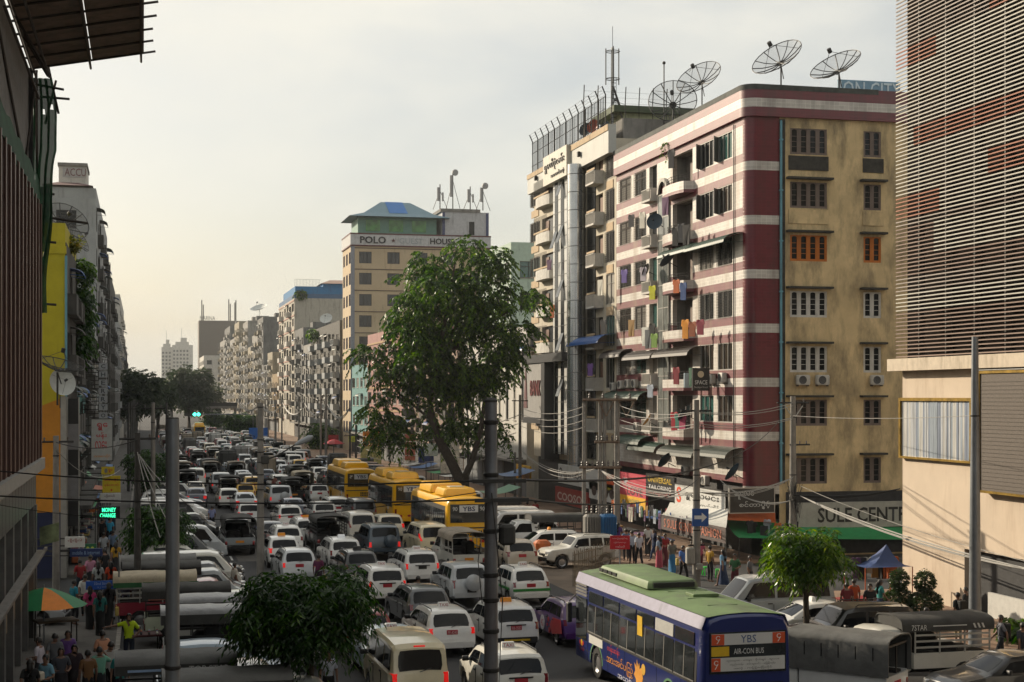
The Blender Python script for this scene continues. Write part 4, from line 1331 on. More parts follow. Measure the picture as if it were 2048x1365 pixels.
# white panelled strip with black slots, beside it the steel half column
sp_ = R2F.put('panel_strip',MB().box(xs2[1118],-.5,4.5,xs2[1157]+1.2,-.003,27.2).mesh('panel_strip'),mat('white_cladding',(0.58,0.58,0.56),.3,var=.06,scale=1.5,dirt=.15))
sl_ = MB()
wv_ = xs2[1157]-xs2[1118]
for fr_ in (.10,.42,.74):
    sl_.box(xs2[1118]+wv_*fr_,-.53,4.5,xs2[1118]+wv_*(fr_+.16),-.502,27.0)
ob('dark_slots',sl_.mesh('dark_slots'),mat('pane_dark'),sp_)
jt = MB()
for q in range(22):jt.box(xs2[1118],-.535,4.6+q*1.03,xs2[1157]+1.2,-.531,4.63+q*1.03)
ob('panel_joints',jt.mesh('panel_joints'),IRON,sp_)
for q,(zz,fr_)in enumerate(((25.4,.42),(21.6,.42),(21.3,.1),(17.2,.42),(12.9,.42),(9.2,.42))):
    ob('open_vent',MB().slab([(xs2[1118]+wv_*fr_,-.55,zz+1.4),(xs2[1118]+wv_*(fr_+.16),-.55,zz+1.4),(xs2[1118]+wv_*(fr_+.16),-1.0,zz),(xs2[1118]+wv_*fr_,-1.0,zz)],(0,.03,0)).mesh('open_vent'),mat('pane_grey'),sp_)
rc_ = .66
cc_ = xs2[1157]+1.9
col_ = R2F.put('steel_column',MB().lathe([(rc_,3.6),(rc_,27.2)],28,c=(cc_,-.75,0)).mesh('steel_column',60),STEEL)
for q in range(17):
    ob('column_joint',MB().lathe([(rc_+.012,4.0+q*1.4),(rc_+.012,4.06+q*1.4)],28,c=(cc_,-.75,0)).mesh('column_joint',60),mat('joint_grey',(.16,.16,.16),.5),col_)
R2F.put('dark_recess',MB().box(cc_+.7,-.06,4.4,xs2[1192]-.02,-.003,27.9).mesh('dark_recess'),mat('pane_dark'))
# fascia with the Burmese name, roof edge
R2F.put('roof_fascia',MB().box(0,-.6,26.9,y2x(1108),0,28.6).mesh('roof_fascia'),GREYP)
R2F.put('roof_fascia',MB().box(y2x(1156),-.6,26.9,Y2b-Y2a,0,29.0).mesh('roof_fascia'),GREYP)
fb = R2F.put('name_fascia',MB().box(y2x(1108)+.01,-.95,26.7,y2x(1156)-.01,0,29.1).mesh('name_fascia'),mat('cream_panel',(0.50,0.47,0.40),.5,dirt=.2))
R2F.put('fascia_band',MB().box(.0,-.66,28.2,y2x(1108),-.602,28.6).mesh('fascia_band'),mat('tan_relief'))
R2F.put('fascia_band',MB().box(y2x(1156),-.66,28.55,Y2b-Y2a,-.602,29.0).mesh('fascia_band'),mat('tan_relief'))
DKL = flat('2a2622',.5)
R2F.text('ရွှေတိဂုံလမ်း',(y2x(1108)+y2x(1156))/2,28.15,(y2x(1156)-y2x(1108))*.84,1.0,DKL,y=-.97,depth=.03)
R2F.text('အဆောက်အအုံ',(y2x(1108)+y2x(1156))/2+1.0,27.2,(y2x(1156)-y2x(1108))*.55,.5,DKL,y=-.97,depth=.03)
for px in (1088,1176):
    x_ = y2x(px);R2F.put('downlight',MB().cbox((x_,-.75,27.9),(.35,.22,.4)).mesh('downlight'),IRON)
# lower canopies and bank sign storey
awning(R2F,y2x(1040),PX(1070,702,XR).z,5.5,AW_BLUE,d=1.2,h=.5)
awning(R2F,y2x(1166),PX(1200,690,XR).z,y2x(1232)-y2x(1166),AW_BLUE,d=1.4,h=.7)
R2F.put('bank_storey',MB().box(1.0,-1.2,7.4,y2x(1112),-.003,12.0).mesh('bank_storey'),mat('bank_panel',(0.27,0.26,0.25),.5))
R2F.put('bank_storey_trim',MB().box(1.0,-1.35,12.0,y2x(1156),-.003,12.7).box(1.0,-1.3,6.9,y2x(1112),-.003,7.4).box(y2x(1112)+.01,-1.3,4.0,y2x(1119),-.004,11.99).mesh('bank_storey_trim'),mat('dark_panel',(.03,.03,.033),.4))
R2F.text('BANK',(1.6+y2x(1112))/2+.8,9.9,(y2x(1112)-2.4)*.7,1.3,flat('6a1a1e',.5),y=-1.23,depth=.03)
R2F.put('bank_emblem',MB().slab([(1.2,-1.26,8.2),(2.4,-1.26,8.2),(1.9,-1.26,12)],(0,.05,0)).mesh('bank_emblem'),flat('5a2a2c',.5))
# ================================================================ the louvred building on the right edge
YLV = 63.6
R0 = thing('louvred_building','beige building wrapped in long white and salmon louvre slats','building',(XR,YLV,0))
BEIGE = mat('beige_wall',(0.55,0.45,0.345),.8,var=.09,scale=.5,dirt=.34,dirt_col=(.35,.25,.17))
R0F = Face(R0,(XR+.3,YLV,0),FACE_R)
hole = [(5.4,0,15,2.75)]
t = MB();holes_mesh(t,34,10.35,hole,.3,0,0)
R0F.put('street_wall',t.mesh('street_wall'),BEIGE)
MB().box(.3,0,0,12,.02,10.35).box(.3,-.02,0,12,-.003,10.35).build('end_wall',BEIGE,R0)
R0F.put('passage_shade_panel',MB().box(5.4,.3,0,15,.35,2.75).mesh('passage_shade_panel'),mat('shop_dark'))  # dark panel: the shade inside the passage is put into its colour
R0F.put('passage_low_wall',MB().box(7.3,-.04,0,15,.1,1.15).mesh('passage_low_wall'),mat('white_low_wall',(.5,.49,.46),.8))
R0F.put('ledge',MB().box(-.45,-.55,10.35,34,.1,10.9).mesh('ledge'),mat('beige_ledge',(0.52,0.44,0.34),.8,dirt=.45,dirt_col=(.16,.12,.08)))
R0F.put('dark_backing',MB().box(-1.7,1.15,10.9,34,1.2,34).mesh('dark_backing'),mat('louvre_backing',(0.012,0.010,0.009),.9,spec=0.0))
R0F.put('roof_slab',MB().box(.6,1.2,10.95,34,12,34).mesh('roof_slab'),CONC)
rb = MB()
for q in range(8):rb.box(1.35+q*2.35,.05,10.9,1.43+q*2.35,.35,34)
R0F.put('louvre_posts',rb.mesh('louvre_posts'),mat('louvre_post',(.05,.045,.04),.6))
LW = mat('louvre_white',(0.46,0.435,0.385),.6,var=.1,spec=.15);LP = mat('louvre_salmon',(0.33,0.15,0.10),.6,var=.1,spec=.15);LB = mat('louvre_taupe',(0.24,0.175,0.145),.6,var=.1,spec=.15);LT = mat('louvre_pale',(0.32,0.275,0.245),.6,var=.1,spec=.15)
def slat(x0,x1,z,m):
    w_ = x1-x0
    me = MB().add([(0,-.16,-.026),(w_,-.16,-.026),(w_,-.10,-.026),(0,-.10,-.026),(0,-.16,.026),(w_,-.16,.026),(w_,-.10,.026),(0,-.10,.026)],
 [(0,3,2,1),(4,5,6,7),(0,1,5,4),(1,2,6,5),(2,3,7,6),(3,0,4,7)]).mesh('slat')
    R0F.put('slat',me,m,x0,0,z)
PITCH = .176
for k in range(126):
    z = 11.0+k*PITCH
    y_ = 793-(z-9.2)*43.7  # row as it shows at the near corner, to pick the row's colour
    segs = [(-.35,26,LB)]
    if y_>628:segs = [(-.35,26,LB)]
    elif y_>590:segs = [(-.35,26,LW)]
    elif y_>556:segs = [(-.35,26,LT)]
    elif y_>520:segs = [(-.35,26,LB)]
    elif y_>460:segs = [(-.35,3.1,LB),(3.1,26,LW)]
    elif y_>438:segs = [(-.35,26,LT)]
    elif y_>392:segs = [(-.35,3.6,LP),(3.6,26,LW)]
    elif y_>352:segs = [(-.35,7.5,LW),(7.5,26,LP)]
    elif y_>300:segs = [(-.35,26,LW)]
    elif y_>262:segs = [(-.35,1.3,LW),(1.3,26,LP)]
    elif y_>142:segs = [(-.35,26,LW)]
    elif y_>104:segs = [(-.35,3.3,LP),(3.3,26,LW)]
    else:segs = [(-.35,3.3+(k%7>4)*0,LT),(3.3,7.6,LT),(7.6,26,LT if k%22<12 else LP)]
    for (a,b_,m)in segs:slat(a,b_,z,m)
# framed corrugated panel and the mesh billboard
q0,q1 = PX(1806,796,XR+.3),PX(1952,926,XR+.3)
wpan,hpan = YLV-q1.y-(YLV-q0.y),0
xa_,xb_ = YLV-q0.y,YLV-q1.y
z1_,z0_ = PX(1806,796,XR+.3).z,PX(1806,916,XR+.3).z
GOLD = mat('gold_frame',(0.34,0.22,0.05),.35,metal=.7,var=.4,scale=3)
pn = thing('corrugated_panel','gold framed panel of grey corrugated sheets on the beige wall','panel',R0F.w(xa_,-.01,z0_),FACE_R)
W_,H_ = xb_-xa_,z1_-z0_
MB().box(0,-.22,0,.14,0,H_).box(W_-.14,-.22,0,W_,0,H_).box(.14,-.22,0,W_-.14,0,.1).box(.14,-.22,H_-.14,W_-.14,0,H_).build('frame',GOLD,pn)
xx = .14
CS = [mat('zinc_%d'%q,c_,.45,metal=.5,var=.25,scale=2,stretch=(3,3,.3),dirt=.25)for q,c_ in enumerate(((.36,.38,.41),(.24,.28,.33),(.42,.42,.41),(.17,.20,.26)))]
while xx<W_-.16:
    MB().box(xx,-.11-random.random()*.02,.1,min(xx+.155,W_-.14),-.05,H_-.14).build('sheet',random.choice(CS),pn)
    xx+=.16
bb = thing('mesh_billboard','brown mesh billboard in a gold frame jutting from the beige wall','billboard',R0F.w(YLV-PX(1957,800,XR-.1).y,-.25,PX(1957,985,XR-.1).z),FACE_R)
Hb = PX(1957,742,XR-.1).z-bb.location.z
bb_m = mat('billboard_mesh',(0.115,0.095,0.08),.8,var=.2,scale=14)
MB().box(.1,-.12,.1,9,.2,Hb-.12).build('mesh_panel',bb_m,bb)
MB().box(0,-.18,0,.1,.24,Hb).box(.1,-.18,Hb-.12,9,.24,Hb).box(.1,-.18,0,9,.24,.1).build('frame',GOLD,bb)
MB().slab([(0,-.22,Hb+.01),(9,-.22,Hb+.01),(9,.24,Hb+.4),(.6,.24,Hb+.4)],(0,0,.02)).build('top_sheet',CS[2],bb)
gm = MB()
for q in range(28):gm.box(.1,-.135,.2+q*.16,9,-.121,.215+q*.16)
gm.build('mesh_lines',mat('mesh_line',(.07,.058,.05),.8),bb)
# ================================================================ the brown-finned building on the left edge
YE = 60.8
L0 = thing('finned_building','building with tall brown fins over grey stone, under scaffolding','building',(XL-.45,YE,0))
X0 = XL-.45
L0F = Face(L0,(X0,22,0),FACE_L)
GRAN = mat('grey_granite',(0.11,0.107,0.104),.32,var=.3,scale=2.5,dirt=.2)
FIN = mat('brown_fin',(0.085,0.040,0.030),.5,var=.2,scale=1,stretch=(4,4,.2))
Wl = YE-22
def lx(px,X=X0):return PX(px,900,X).y-22
L0F.put('upper_backing',MB().box(0,.05,6.9,Wl,.1,16.6).mesh('upper_backing'),mat('pane_dark'))
L0F.put('curtain',MB().box(lx(4),.02,5.9+1.1,lx(7),.045,16.3).mesh('curtain'),mat('pane_curtain'))
for k in range(9):L0F.put('curtain',MB().box(2+k*4.3,.02,7.0,2.35+k*4.3,.045,16.4).mesh('curtain'),mat('pane_curtain',(0.22,0.20,0.17)))
yy = Wl-.15
while yy>2:
    L0F.put('fin',MB().cbox((0,-.22,11.7),(.14,.56,9.7)).mesh('fin'),FIN,yy)
    L0F.put('fin_lit_edge',MB().box(-.08,-.53,6.9,.08,-.502,16.5).mesh('fin_lit_edge'),mat('fin_lit_edge',(0.24,.15,.12),.4),yy)  # the lit edge of each fin, put into a paler colour
    yy-=1.55
L0F.put('ledge',MB().box(0,-.62,6.45,Wl+.25,.1,6.85).mesh('ledge'),mat('light_stone',(.33,.32,.30),.5,var=.15,dirt=.25))
L0F.put('stone_frieze',MB().box(0,-.3,5.1,Wl,.1,6.449).mesh('stone_frieze'),GRAN)
for k in range(20):
    L0F.put('frieze_joint',MB().box(Wl-k*1.2-.012,-.304,5.1,Wl-k*1.2,-.3003,6.44).mesh('frieze_joint'),IRON)
# colonnade with white shutters between granite pilasters, cable tray below
for k in range(9):
    x = Wl-1.0-k*3.1
    L0F.put('pilaster',MB().box(x,-.28,0.1,x+.55,.1,5.1).mesh('pilaster'),GRAN)
    wd = window(L0F,x-2.4,2.5,2.3,2.4,'three',FR_ALU,pane=mat('pane_grey'))
    lv = MB()
    for q in range(26):lv.box(.05,-.02,.08+q*.088,.75,.02,.13+q*.088)
    ob('shutter',lv.mesh('shutter'),mat('shutter_white',(.5,.5,.5),.5),wd)
    L0F.put('balcony_wall',MB().box(x-2.5,-.1,1.75,x,.0,2.45).mesh('balcony_wall'),mat('tan_wall',(0.40,.32,.22),.8,dirt=.3))
    L0F.put('dark_arcade',MB().box(x-2.5,.02,0,x,.06,1.75).mesh('dark_arcade'),mat('shop_dark'))
L0F.put('back_wall',MB().box(0,.1,0,Wl,.3,21.5).mesh('back_wall'),CONC)
L0F.put('corner_pier',MB().box(Wl-.45,-.34,0.1,Wl+.02,.1,5.08).mesh('corner_pier'),GRAN)
tr = L0F.put('cable_tray',MB().box(0,-.72,3.35,Wl,-.62,3.45).box(0,-.62,3.3,Wl,-.35,3.34).mesh('cable_tray'),mat('tray_metal',(.22,.20,.18),.5,metal=.4,dirt=.4))
MB().box(-10,-.02,0,-.3,0,21.5).build('side_wall',CONC,L0)
L0F.put('upper_wall',MB().box(0,-.05,16.6,Wl,.1,21.6).mesh('upper_wall'),mat('bare_render',(.20,.19,.18),.9,var=.15,dirt=.3))
L0F.put('corner_column',MB().box(Wl-.3,-.2,16.6,Wl+.05,-.052,21.6).mesh('corner_column'),mat('shop_dark'))
# the tin sheet tray over the pavement, on poles
can = thing('tin_canopy','rusty tin sheet canopy on poles overhanging the pavement, upper left','canopy',(X0,YE,21.6))
RUST = mat('rusty_tin',(0.18,0.13,0.10),.7,var=.4,scale=1.3,dirt=.4)
def canp(x,y):return Vector((x,y,.05+x*.19))
gap = 2.35
y = 0.0
while y>-32:
    for (xa,xb)in ((.1,gap),(gap+.03,4.3)):
        MB().slab([canp(xa,y),canp(xb,y),canp(xb,y-.99),canp(xa,y-.99)],(0,0,.02)).build('tin_sheet',RUST,can)
    y-=1.0
BAM = mat('scaffold_pole',(0.045,0.035,0.028),.8)
for k in range(16):
    y = -.35-k*1.9
    MB().tube([canp(-.2,y)-Vector((0,0,.07)),canp(4.55+random.random()*.3,y-.1)-Vector((0,0,.06))],.045,5).build('pole',BAM,can)
for xx in (.25,2.3,4.2):
    MB().tube([canp(xx,.45+random.random()*.4)-Vector((0,0,.16)),canp(xx,-31)-Vector((0,0,.16))],.05,5).build('pole',BAM,can)
sc_ = thing('scaffold','dark bamboo and steel scaffold poles at the upper corner of the finned building','scaffold',(X0,YE,16.8))
for (a,b_)in (((.3,.6,4.4),(1.3,.3,4.2)),((.4,.9,4.0),(1.5,.6,3.9)),((-.2,.5,-.6),(2.2,.5,-.9)),((.3,.8,-1.6),(1.0,.8,-1.65)),((.4,.6,.2),(.95,.6,.2)),((.2,.9,-4.0),(1.0,.9,-4.05)),
 ((.7,.4,5.2),(1.1,.5,3.3)),((1.0,.6,4.6),(.6,.6,2.9)),((.0,-3,-.3),(.3,.4,4.9)),((.05,-14,3.8),(.2,-1,-.4)),((.2,-1,5.0),(.4,-14,5.2)),((.3,.3,4.9),(.35,.4,-4.6)),
 ((.1,-9,5.0),(1.2,-9.2,3.0)),((.15,-6,5),(1.1,-6.1,3.4)),((.6,-3,3.2),(.5,-16,3.3)),((.9,-2,4.2),(.8,-18,4.2))):
    MB().tube([a,b_],.05,5).build('pole',BAM,sc_)
# green debris net hanging at the corner, with folds
net = MB()
nu,nv = 26,46
for j in range(nv+1):
    for i in range(nu+1):
        s,t_ = i/nu,j/nv
        z = 21.4-t_*9.0
        wdt = 1.0-.75*abs(t_-.3)**.8+.08*math.sin(t_*13)
        x = X0+.12+s*wdt+.10*math.sin(s*22+t_*5)
        yv = YE+.35+.10*math.sin(s*21+t_*4)+.10*math.sin(t_*9)
        net.v.append((x-X0,yv-YE,z-16.8))
for j in range(nv):
    for i in range(nu):
        a = j*(nu+1)+i
        if random.random()<.97:net.f.append((a,a+1,a+nu+2,a+nu+1))
GNET = mat('green_net',(0.006,0.06,0.022),.8,var=.5,scale=2,alpha=.94)
tag(net.build('debris_net',GNET,None,(X0,YE,16.8),smooth=60),'dark green debris net hanging at the corner of the finned building','net')
ns = MB()
for k in range(31):
    y = -k*1.2
    zz = .3+.35*math.sin(k*1.9)
    ns.v+=[(.05,y,-.2+zz*.25),(.12+.05*math.sin(k*3),y,-1.3+zz*.4)]
for k in range(30):ns.f.append((2*k,2*k+1,2*k+3,2*k+2))
ns2 = ns.build('debris_net',mat('green_net'),None,(X0+.35,YE+.3,17.6),smooth=60)
tag(ns2,'green net strip tied along the top of the brown fins','net')
# ================================================================ the rest of the street: left row
YEL = mat('yellow_wall',(0.42,0.36,0.012),.8,var=.14,scale=.8,dirt=.16,dirt_col=(.12,.10,.01))
GRIM = mat('grimy_render',(0.075,0.072,0.066),.9,var=.3,scale=1,dirt=.6,dirt_col=(.02,.02,.018))
GREYW = mat('grey_render',(0.30,0.31,0.31),.85,var=.12,scale=.6,dirt=.35,dirt_col=(.12,.12,.12))
TEAL = mat('teal_render',(0.10,0.26,0.25),.85,var=.2,dirt=.5)
BROWNB = mat('brown_tower',(0.12,0.10,0.085),.7,var=.1)
XL2 = XL-.1
XL3 = XL-.55
La,LaF,LaE,_ = tower('yellow walled building on the far corner of the side street','L',82.5,96,42,17.2,4,4,0,YEL,x=XL2,balc=GRIM,balc_cols=(0,1,2,3),awn=.35,grille=.5,shop=GRIM,ewall=1)
MB().box(.001,.02,4,.05,13.4,17.2).build('street_front',GRIM,La)
MB().box(-41.9,-.05,16.6,.06,-.003,17.0).build('cornice',mat('yellow_wall'),La)
MB().box(-.02,-.10,9,.10,-.003,16.5).build('drain_pipe',BLUEP,La)
# slanted orange wall below it with a steel edge, dark blue ground storey
orl = thing('orange_shop_wall','orange shop wall with slanting top above a dark blue base','wall',(XL2,79.5,0))
oa,ob_ = PY(66,828,79.5),PY(121,797,79.5)
MB().slab([(oa.x-XL2-2,0,3.4),(ob_.x-XL2,0,3.4),(ob_.x-XL2,0,ob_.z),(oa.x-XL2-2,0,oa.z-.6)],(0,.3,0)).build('orange_panel',mat('orange_wall',(0.50,0.20,0.012),.7,var=.1,dirt=.1),orl)
MB().box(ob_.x-XL2+.002,-.02,.1,PY(133,800,79.5).x-XL2,.32,ob_.z+.1).build('steel_edge',FR_ALU,orl)
MB().box(oa.x-XL2-2,.01,.1,ob_.x-XL2,.29,3.39).build('blue_base',mat('navy_wall',(0.008,0.014,0.055),.6),orl)
bp_ = thing('chequered_pylon','tall black and white panelled sign pylon beside the orange wall','sign',(PY(134,990,80.5).x,80.5,0))
for k in range(5):
    z0_ = 2.6+k*1.3
    MB().box(.05,0,z0_,.55,.25,z0_+1.28).build('panel',flat('17171a',.4)if k%2==0 else flat('77777a',.4),bp_)
MB().box(0,-.02,.1,.045,.27,9.15).box(.556,-.02,.1,.6,.27,9.15).build('frame',FR_ALU,bp_)
lrow = [(96.1,109,14,16.6,4,4,GRIM,'soot-stained building with plants on its balconies beside the yellow one'),(109.1,124,14,15.2,4,4,TEAL,'teal old building with awnings in the left row'),
 (124.1,138,14,16.4,4,4,GRIM,'grey old building with balconies, fourth in the left row'),(138.1,151.9,14,15.6,4,4,GREYW,'pale narrow building just before the tall grey block')]
for (a,b_,d,h,f,c_,m,lb)in lrow:
    tower(lb,'L',a,b_,d,h,f,c_,0,m,x=XL3,balc=GRIM,balc_cols=(0,2,3),awn=.4,grille=.4,shop=GRIM,acs=.2)
accu,aF,aE,_ = tower('tall grey block with a hipped roof and a lettered roof cube','L',152,200,22,28.2,7,9,4,GREYW,x=XL3,balc=GRIM,balc_cols=(1,3,5,7),awn=.35,ebands=None,ewin_w=.34,detail=False,shop=CONC)
ac = Vector((0,0,0))
MB().box(-16,3,28.2,-10,9,29.2).build('lift_room',CONC,accu)
def aX(px):return PY(px,400,152).x-XL3
MB().box(aX(93),.5,28.2,aX(183),14,29.4).build('penthouse',GREYW,accu)
rf = MB().add([(aX(85),-.3,29.4),(aX(186),-.3,29.4),(aX(186),15,29.4),(aX(85),15,29.4),(aX(125),5,30.5),(aX(135),5,30.5)],[(0,1,5,4),(1,2,5),(2,3,4,5),(3,0,4),(0,3,2,1)]).build('roof',mat('maroon_roof',(.13,.07,.07),.8),accu)
for q in range(6):
    MB().box(aX(94+q*15),.42,28.5,aX(99+q*15),.497,29.2).build('window',mat('pane_grey'),accu)
cube = MB().box(aX(114),3,29.41,aX(171),9,31.7).build('roof_cube',WHITEW,accu)
MB().box(aX(112),2.8,31.7,aX(173),9.2,32.0).build('roof_cube_cap',CONC,accu)
lettering('ACCU',2.0,.75,flat('6d4a4c',.7),accu,(aX(148),2.92,31.1),(1,0,0),(0,0,1),.01)
MB().box(aX(122),2.95,30.6,aX(168),2.995,31.6).build('cube_panel',mat('panel_pale',(.36,.35,.34),.7),accu)
for (a,b_,h,f,c_,m,lb)in ((200.2,240,24,6,7,GRIM,'dark balconied block after the tall grey one'),(240.2,290,21,5,8,GREYW,'hazy grey block further along the left row'),(290.2,350,27,7,8,WHITEW,'pale tall block in the far left row'),
 (350.2,430,20,5,9,GRIM,'far low block at the end of the left row')):
    tower(lb,'L',a,b_,14,h,f,c_,2,m,x=XL3+.3,balc=m,balc_cols=(1,3,5),awn=.2,detail=False,grille=0)
# ---------------------------------------------------------------- right row beyond the steel column block
PINK = mat('pink_render',(0.30,0.15,0.13),.8,var=.15,dirt=.4);ORNG = mat('orange_render',(0.36,0.23,0.11),.8,var=.12,dirt=.3)
TURQ = mat('turquoise_render',(0.10,0.24,0.24),.8,var=.15,dirt=.3)
MINT = mat('mint_render',(0.36,0.45,0.38),.8,var=.1,dirt=.3)
tower('pale theatre with tall narrow openings behind the big tree','R',132.6,160,16,14.5,1,9,4,WHITEW,zbase=4.5,win_w=.34,win_h=.70,style='one',frame=FR_WHITE,awn=0,acs=0,grille=0,shop=CONC,ebands=None,name='theatre')
tower('mint green block with a roof terrace between tree and steel column','R',160.5,176,12,25,6,4,3,MINT,x=PY(1022,500,160.5).x,awn=.2,parapet=.9,name='apartment_building')
tower('brown old building half hidden behind the big tree','R',160.2,199,18,15,4,9,4,mat('brown_render',(.22,.15,.11),.85,dirt=.4),balc=GRIM,balc_cols=(1,4,7),awn=.3,shop=CONC)
pk,pkF,pkE,_ = tower('pink and orange building left of the big tree','R',199.2,232,16,17.5,4,7,3,PINK,band=ORNG,frame=FR_WHITE,awn=.1,shop=CONC)
tower('turquoise narrow building beside the guest house','R',232.2,250,16,13.2,3,4,2,TURQ,frame=FR_WHITE,awn=.1,shop=CONC)
POLO = mat('polo_render',(0.46,0.36,0.235),.85,var=.08,scale=.4,dirt=.3,dirt_col=(.16,.11,.07))
DKB = mat('dark_course',(.07,.045,.035),.8,var=.3)
po,poF,poE,pfh = tower('ten storey cream guest house with a lettered roof band','R',251,262,23.5,34.2,9,3,5,POLO,zbase=2.2,style='three',frame=mat('frame_navy',(.05,.06,.14),.6),epane=mat('pane_slate',(.035,.036,.04),.25),eframe=FR_DARK,ewin_w=.44,ebands=DKB,awn=0,acs=0,grille=0,sill=False,parapet=0,win_h=.55,name='guest_house')
MB().box(-.15,-.15,34.25,23.6,11.1,36.0).build('name_band',mat('band_white',(.46,.46,.46),.8,dirt=.3),po)
MB().box(-.2,-.2,36.0,23.65,11.15,36.22).box(-.2,-.2,34.05,23.65,11.15,34.24).build('band_edges',mat('maroon_edge',(.10,.03,.03),.7),po)
MB().box(-.10,-.10,2,.55,-.004,34).build('corner_strip',mat('corner_grey',(.22,.23,.26),.7),po)
INK = flat('1c1a1e',.6)
poE.text('POLO',3.6,35.1,4.3,1.15,INK,y=-.16,depth=.05,bold=.02)
poE.text('★',7.0,35.1,.7,.7,flat('4a1418',.6),y=-.16,depth=.05)
poE.text('GUEST',10.0,35.05,4.0,.9,flat('8f979b',.6),y=-.16,depth=.02)
poE.text('HOUSE',15.3,35.1,4.2,1.0,INK,y=-.16,depth=.05,bold=.02)
pv = MB();MB().box(1.3,1.4,36.22,14.6,9.5,39.0).build('roof_pavilion',mat('pavilion_green',(.13,.26,.21),.6),po)
for q in range(3):MB().box(2.6+q*3.9,1.33,36.7,5.0+q*3.9,1.398,38.6).build('window',mat('green_glass',(.05,.20,.04),.15,var=.6,scale=1),po)
ra = [(-.4,-.6,39.0),(16.6,-.6,39.0),(16.6,11,39.0),(-.4,11,39.0)];rb_ = [(2.2,.8,39.7),(14.0,.8,39.7),(14.0,9.8,39.7),(2.2,9.8,39.7)];rd = [(5.6,4.6,42.0),(10.6,4.6,42.0),(10.6,6,42.0),(5.6,6,42.0)]
MB().add(ra+rb_+rd,[(0,1,5,4),(1,2,6,5),(2,3,7,6),(3,0,4,7),(4,5,9,8),(5,6,10,9),(6,7,11,10),(7,4,8,11),(8,9,10,11),(0,3,2,1)]).build('roof',mat('blue_roof',hexc('6b8794'),.5,var=.15,scale=2,stretch=(6,1,1)),po)
MB().slab([(6.5,.78,39.73),(9.6,.78,39.73),(9.3,4.58,42.03),(6.3,4.58,42.03)],(0,0,.03)).build('roof_patch',flat('2f6fb3',.5),po)
MB().box(15.4,.5,36.22,23.4,9,40.2).build('stair_head',mat('tower_white',(.44,.44,.45),.8,dirt=.3),po)
MB().box(15.1,.3,40.2,21.9,9.2,40.7).build('stair_head_roof',CONC,po)
MB().box(20.0,.42,36.4,20.9,.497,38.6).build('window',mat('pane_dark'),po)
for q in (15.4,22.9):MB().box(q,.42,36.3,q+.45,.497,40.1).build('corner_trim',mat('frame_navy'),po)
for q,(xq,hh)in enumerate(((15.2,4.2),(17.4,6.6),(22.6,4.4),(20.4,4.0))):
    an = thing('phone_antenna',['grey panel antenna at the left edge of the guest house roof','tallest twin panel antenna on the guest house roof','round drum antenna at the right edge of the guest house roof','short panel antenna between braces on the guest house roof'][q],'antenna',(XR+xq,252.5,40.7),0,'antennas on the guest house roof')
    MB().tube([(0,0,0),(0,0,hh)],.09,6).tube([(0,0,hh*.75),(1.4,.5,0)],.05,4).tube([(0,0,hh*.75),(-1.1,.5,0)],.05,4).build('mast',IRON,an)
    MB().cbox((-.3,-.15,hh*.6),(.45,.3,hh*.55)).build('panel',mat('antenna_grey',(.30,.30,.30),.6),an)
    if q in (1,2):MB().lathe([(.001,-.3),(.5,-.28),(.55,0),(.001,0)],14,c=(.4,0,hh*.95),axis='y').build('drum',mat('antenna_grey'),an)
    else:MB().cbox((.45,-.1,hh*.5),(.3,.3,hh*.35)).build('panel',mat('antenna_grey'),an)
tower('dark end-walled block with green balconies below the guest house','R',266,310,16,21.5,6,7,2,mat('dark_wall',(.10,.095,.085),.9,var=.3,dirt=.4),balc=GREYW,balc_cols=(0,2,4,6),awn=.2,shop=CONC,grille=0)
bl,blF,blE,_ = tower('cream stained block with a blue roof storey','R',348,388,14,31.5,8,6,2,mat('stained_cream',(.40,.37,.31),.9,var=.1,dirt=.5,dirt_col=(.10,.09,.08)),band=mat('pink_band',(.4,.22,.18),.8),balc=WHITEW,balc_cols=(1,4),awn=.1,ewall=1,detail=False,top=mat('blue_parapet',(.06,.12,.22),.8))
MB().box(.2,.2,31.5,13.8,30,34.2).build('roof_storey',mat('blue_storey',hexc('2d6d9c'),.8,dirt=.3),bl)
MB().add([(6,-.4,34.9),(14.4,-.4,34.9),(14.4,30,34.9),(6,30,34.9),(9,8,36.3),(13,8,36.3)],[(0,1,5,4),(1,2,5),(2,3,4,5),(3,0,4),(0,3,2,1)]).build('roof',mat('tan_roof',(.28,.18,.14),.8),bl)
MB().box(6.5,.1,34.2,13.9,20,34.9).build('attic',mat('blue_storey'),bl)
fe = MB()
for q in range(18):fe.box(.1+q*.33,.05,34.2,.14+q*.33,.09,35.8)
fe.box(.1,.05,35.76,6.0,.09,35.8).build('roof_fence',IRON,bl)
DW = mat('dull_white',(.27,.26,.24),.9,var=.18,scale=.5,dirt=.6,dirt_col=(.07,.065,.06));DG = mat('dull_grey',(.15,.15,.145),.9,var=.2,scale=.5,dirt=.6,dirt_col=(.04,.04,.04));DO_ = mat('dull_ochre',(.28,.20,.11),.9,var=.2,dirt=.5);DC = mat('dull_cream',(.31,.27,.20),.9,var=.15,dirt=.55)
far = [(312,328,19,DW,'dull white balconied block'),(328.2,346.5,23,DG,'dark grey balconied block'),(390,408,14,DO_,'low ochre building'),(408.2,424,20,DC,'cream block'),(424.2,440,17,DG,'low sooty block'),(440.2,462,31,DG,'bare grey concrete block with a blank end'),(462.2,485,27,DW,'stained white block'),(485.2,505,24,DC,'cream stained block'),
 (505.2,530,33,DW,'tall dull white block'),(530.2,552,27,DG,'grey block'),(552.2,580,35,DC,'tall cream block'),(580.2,610,30,DW,'white block'),(610.2,650,36,DG,'tallest grey block'),(650.2,690,32,DW,'white block at the end')]
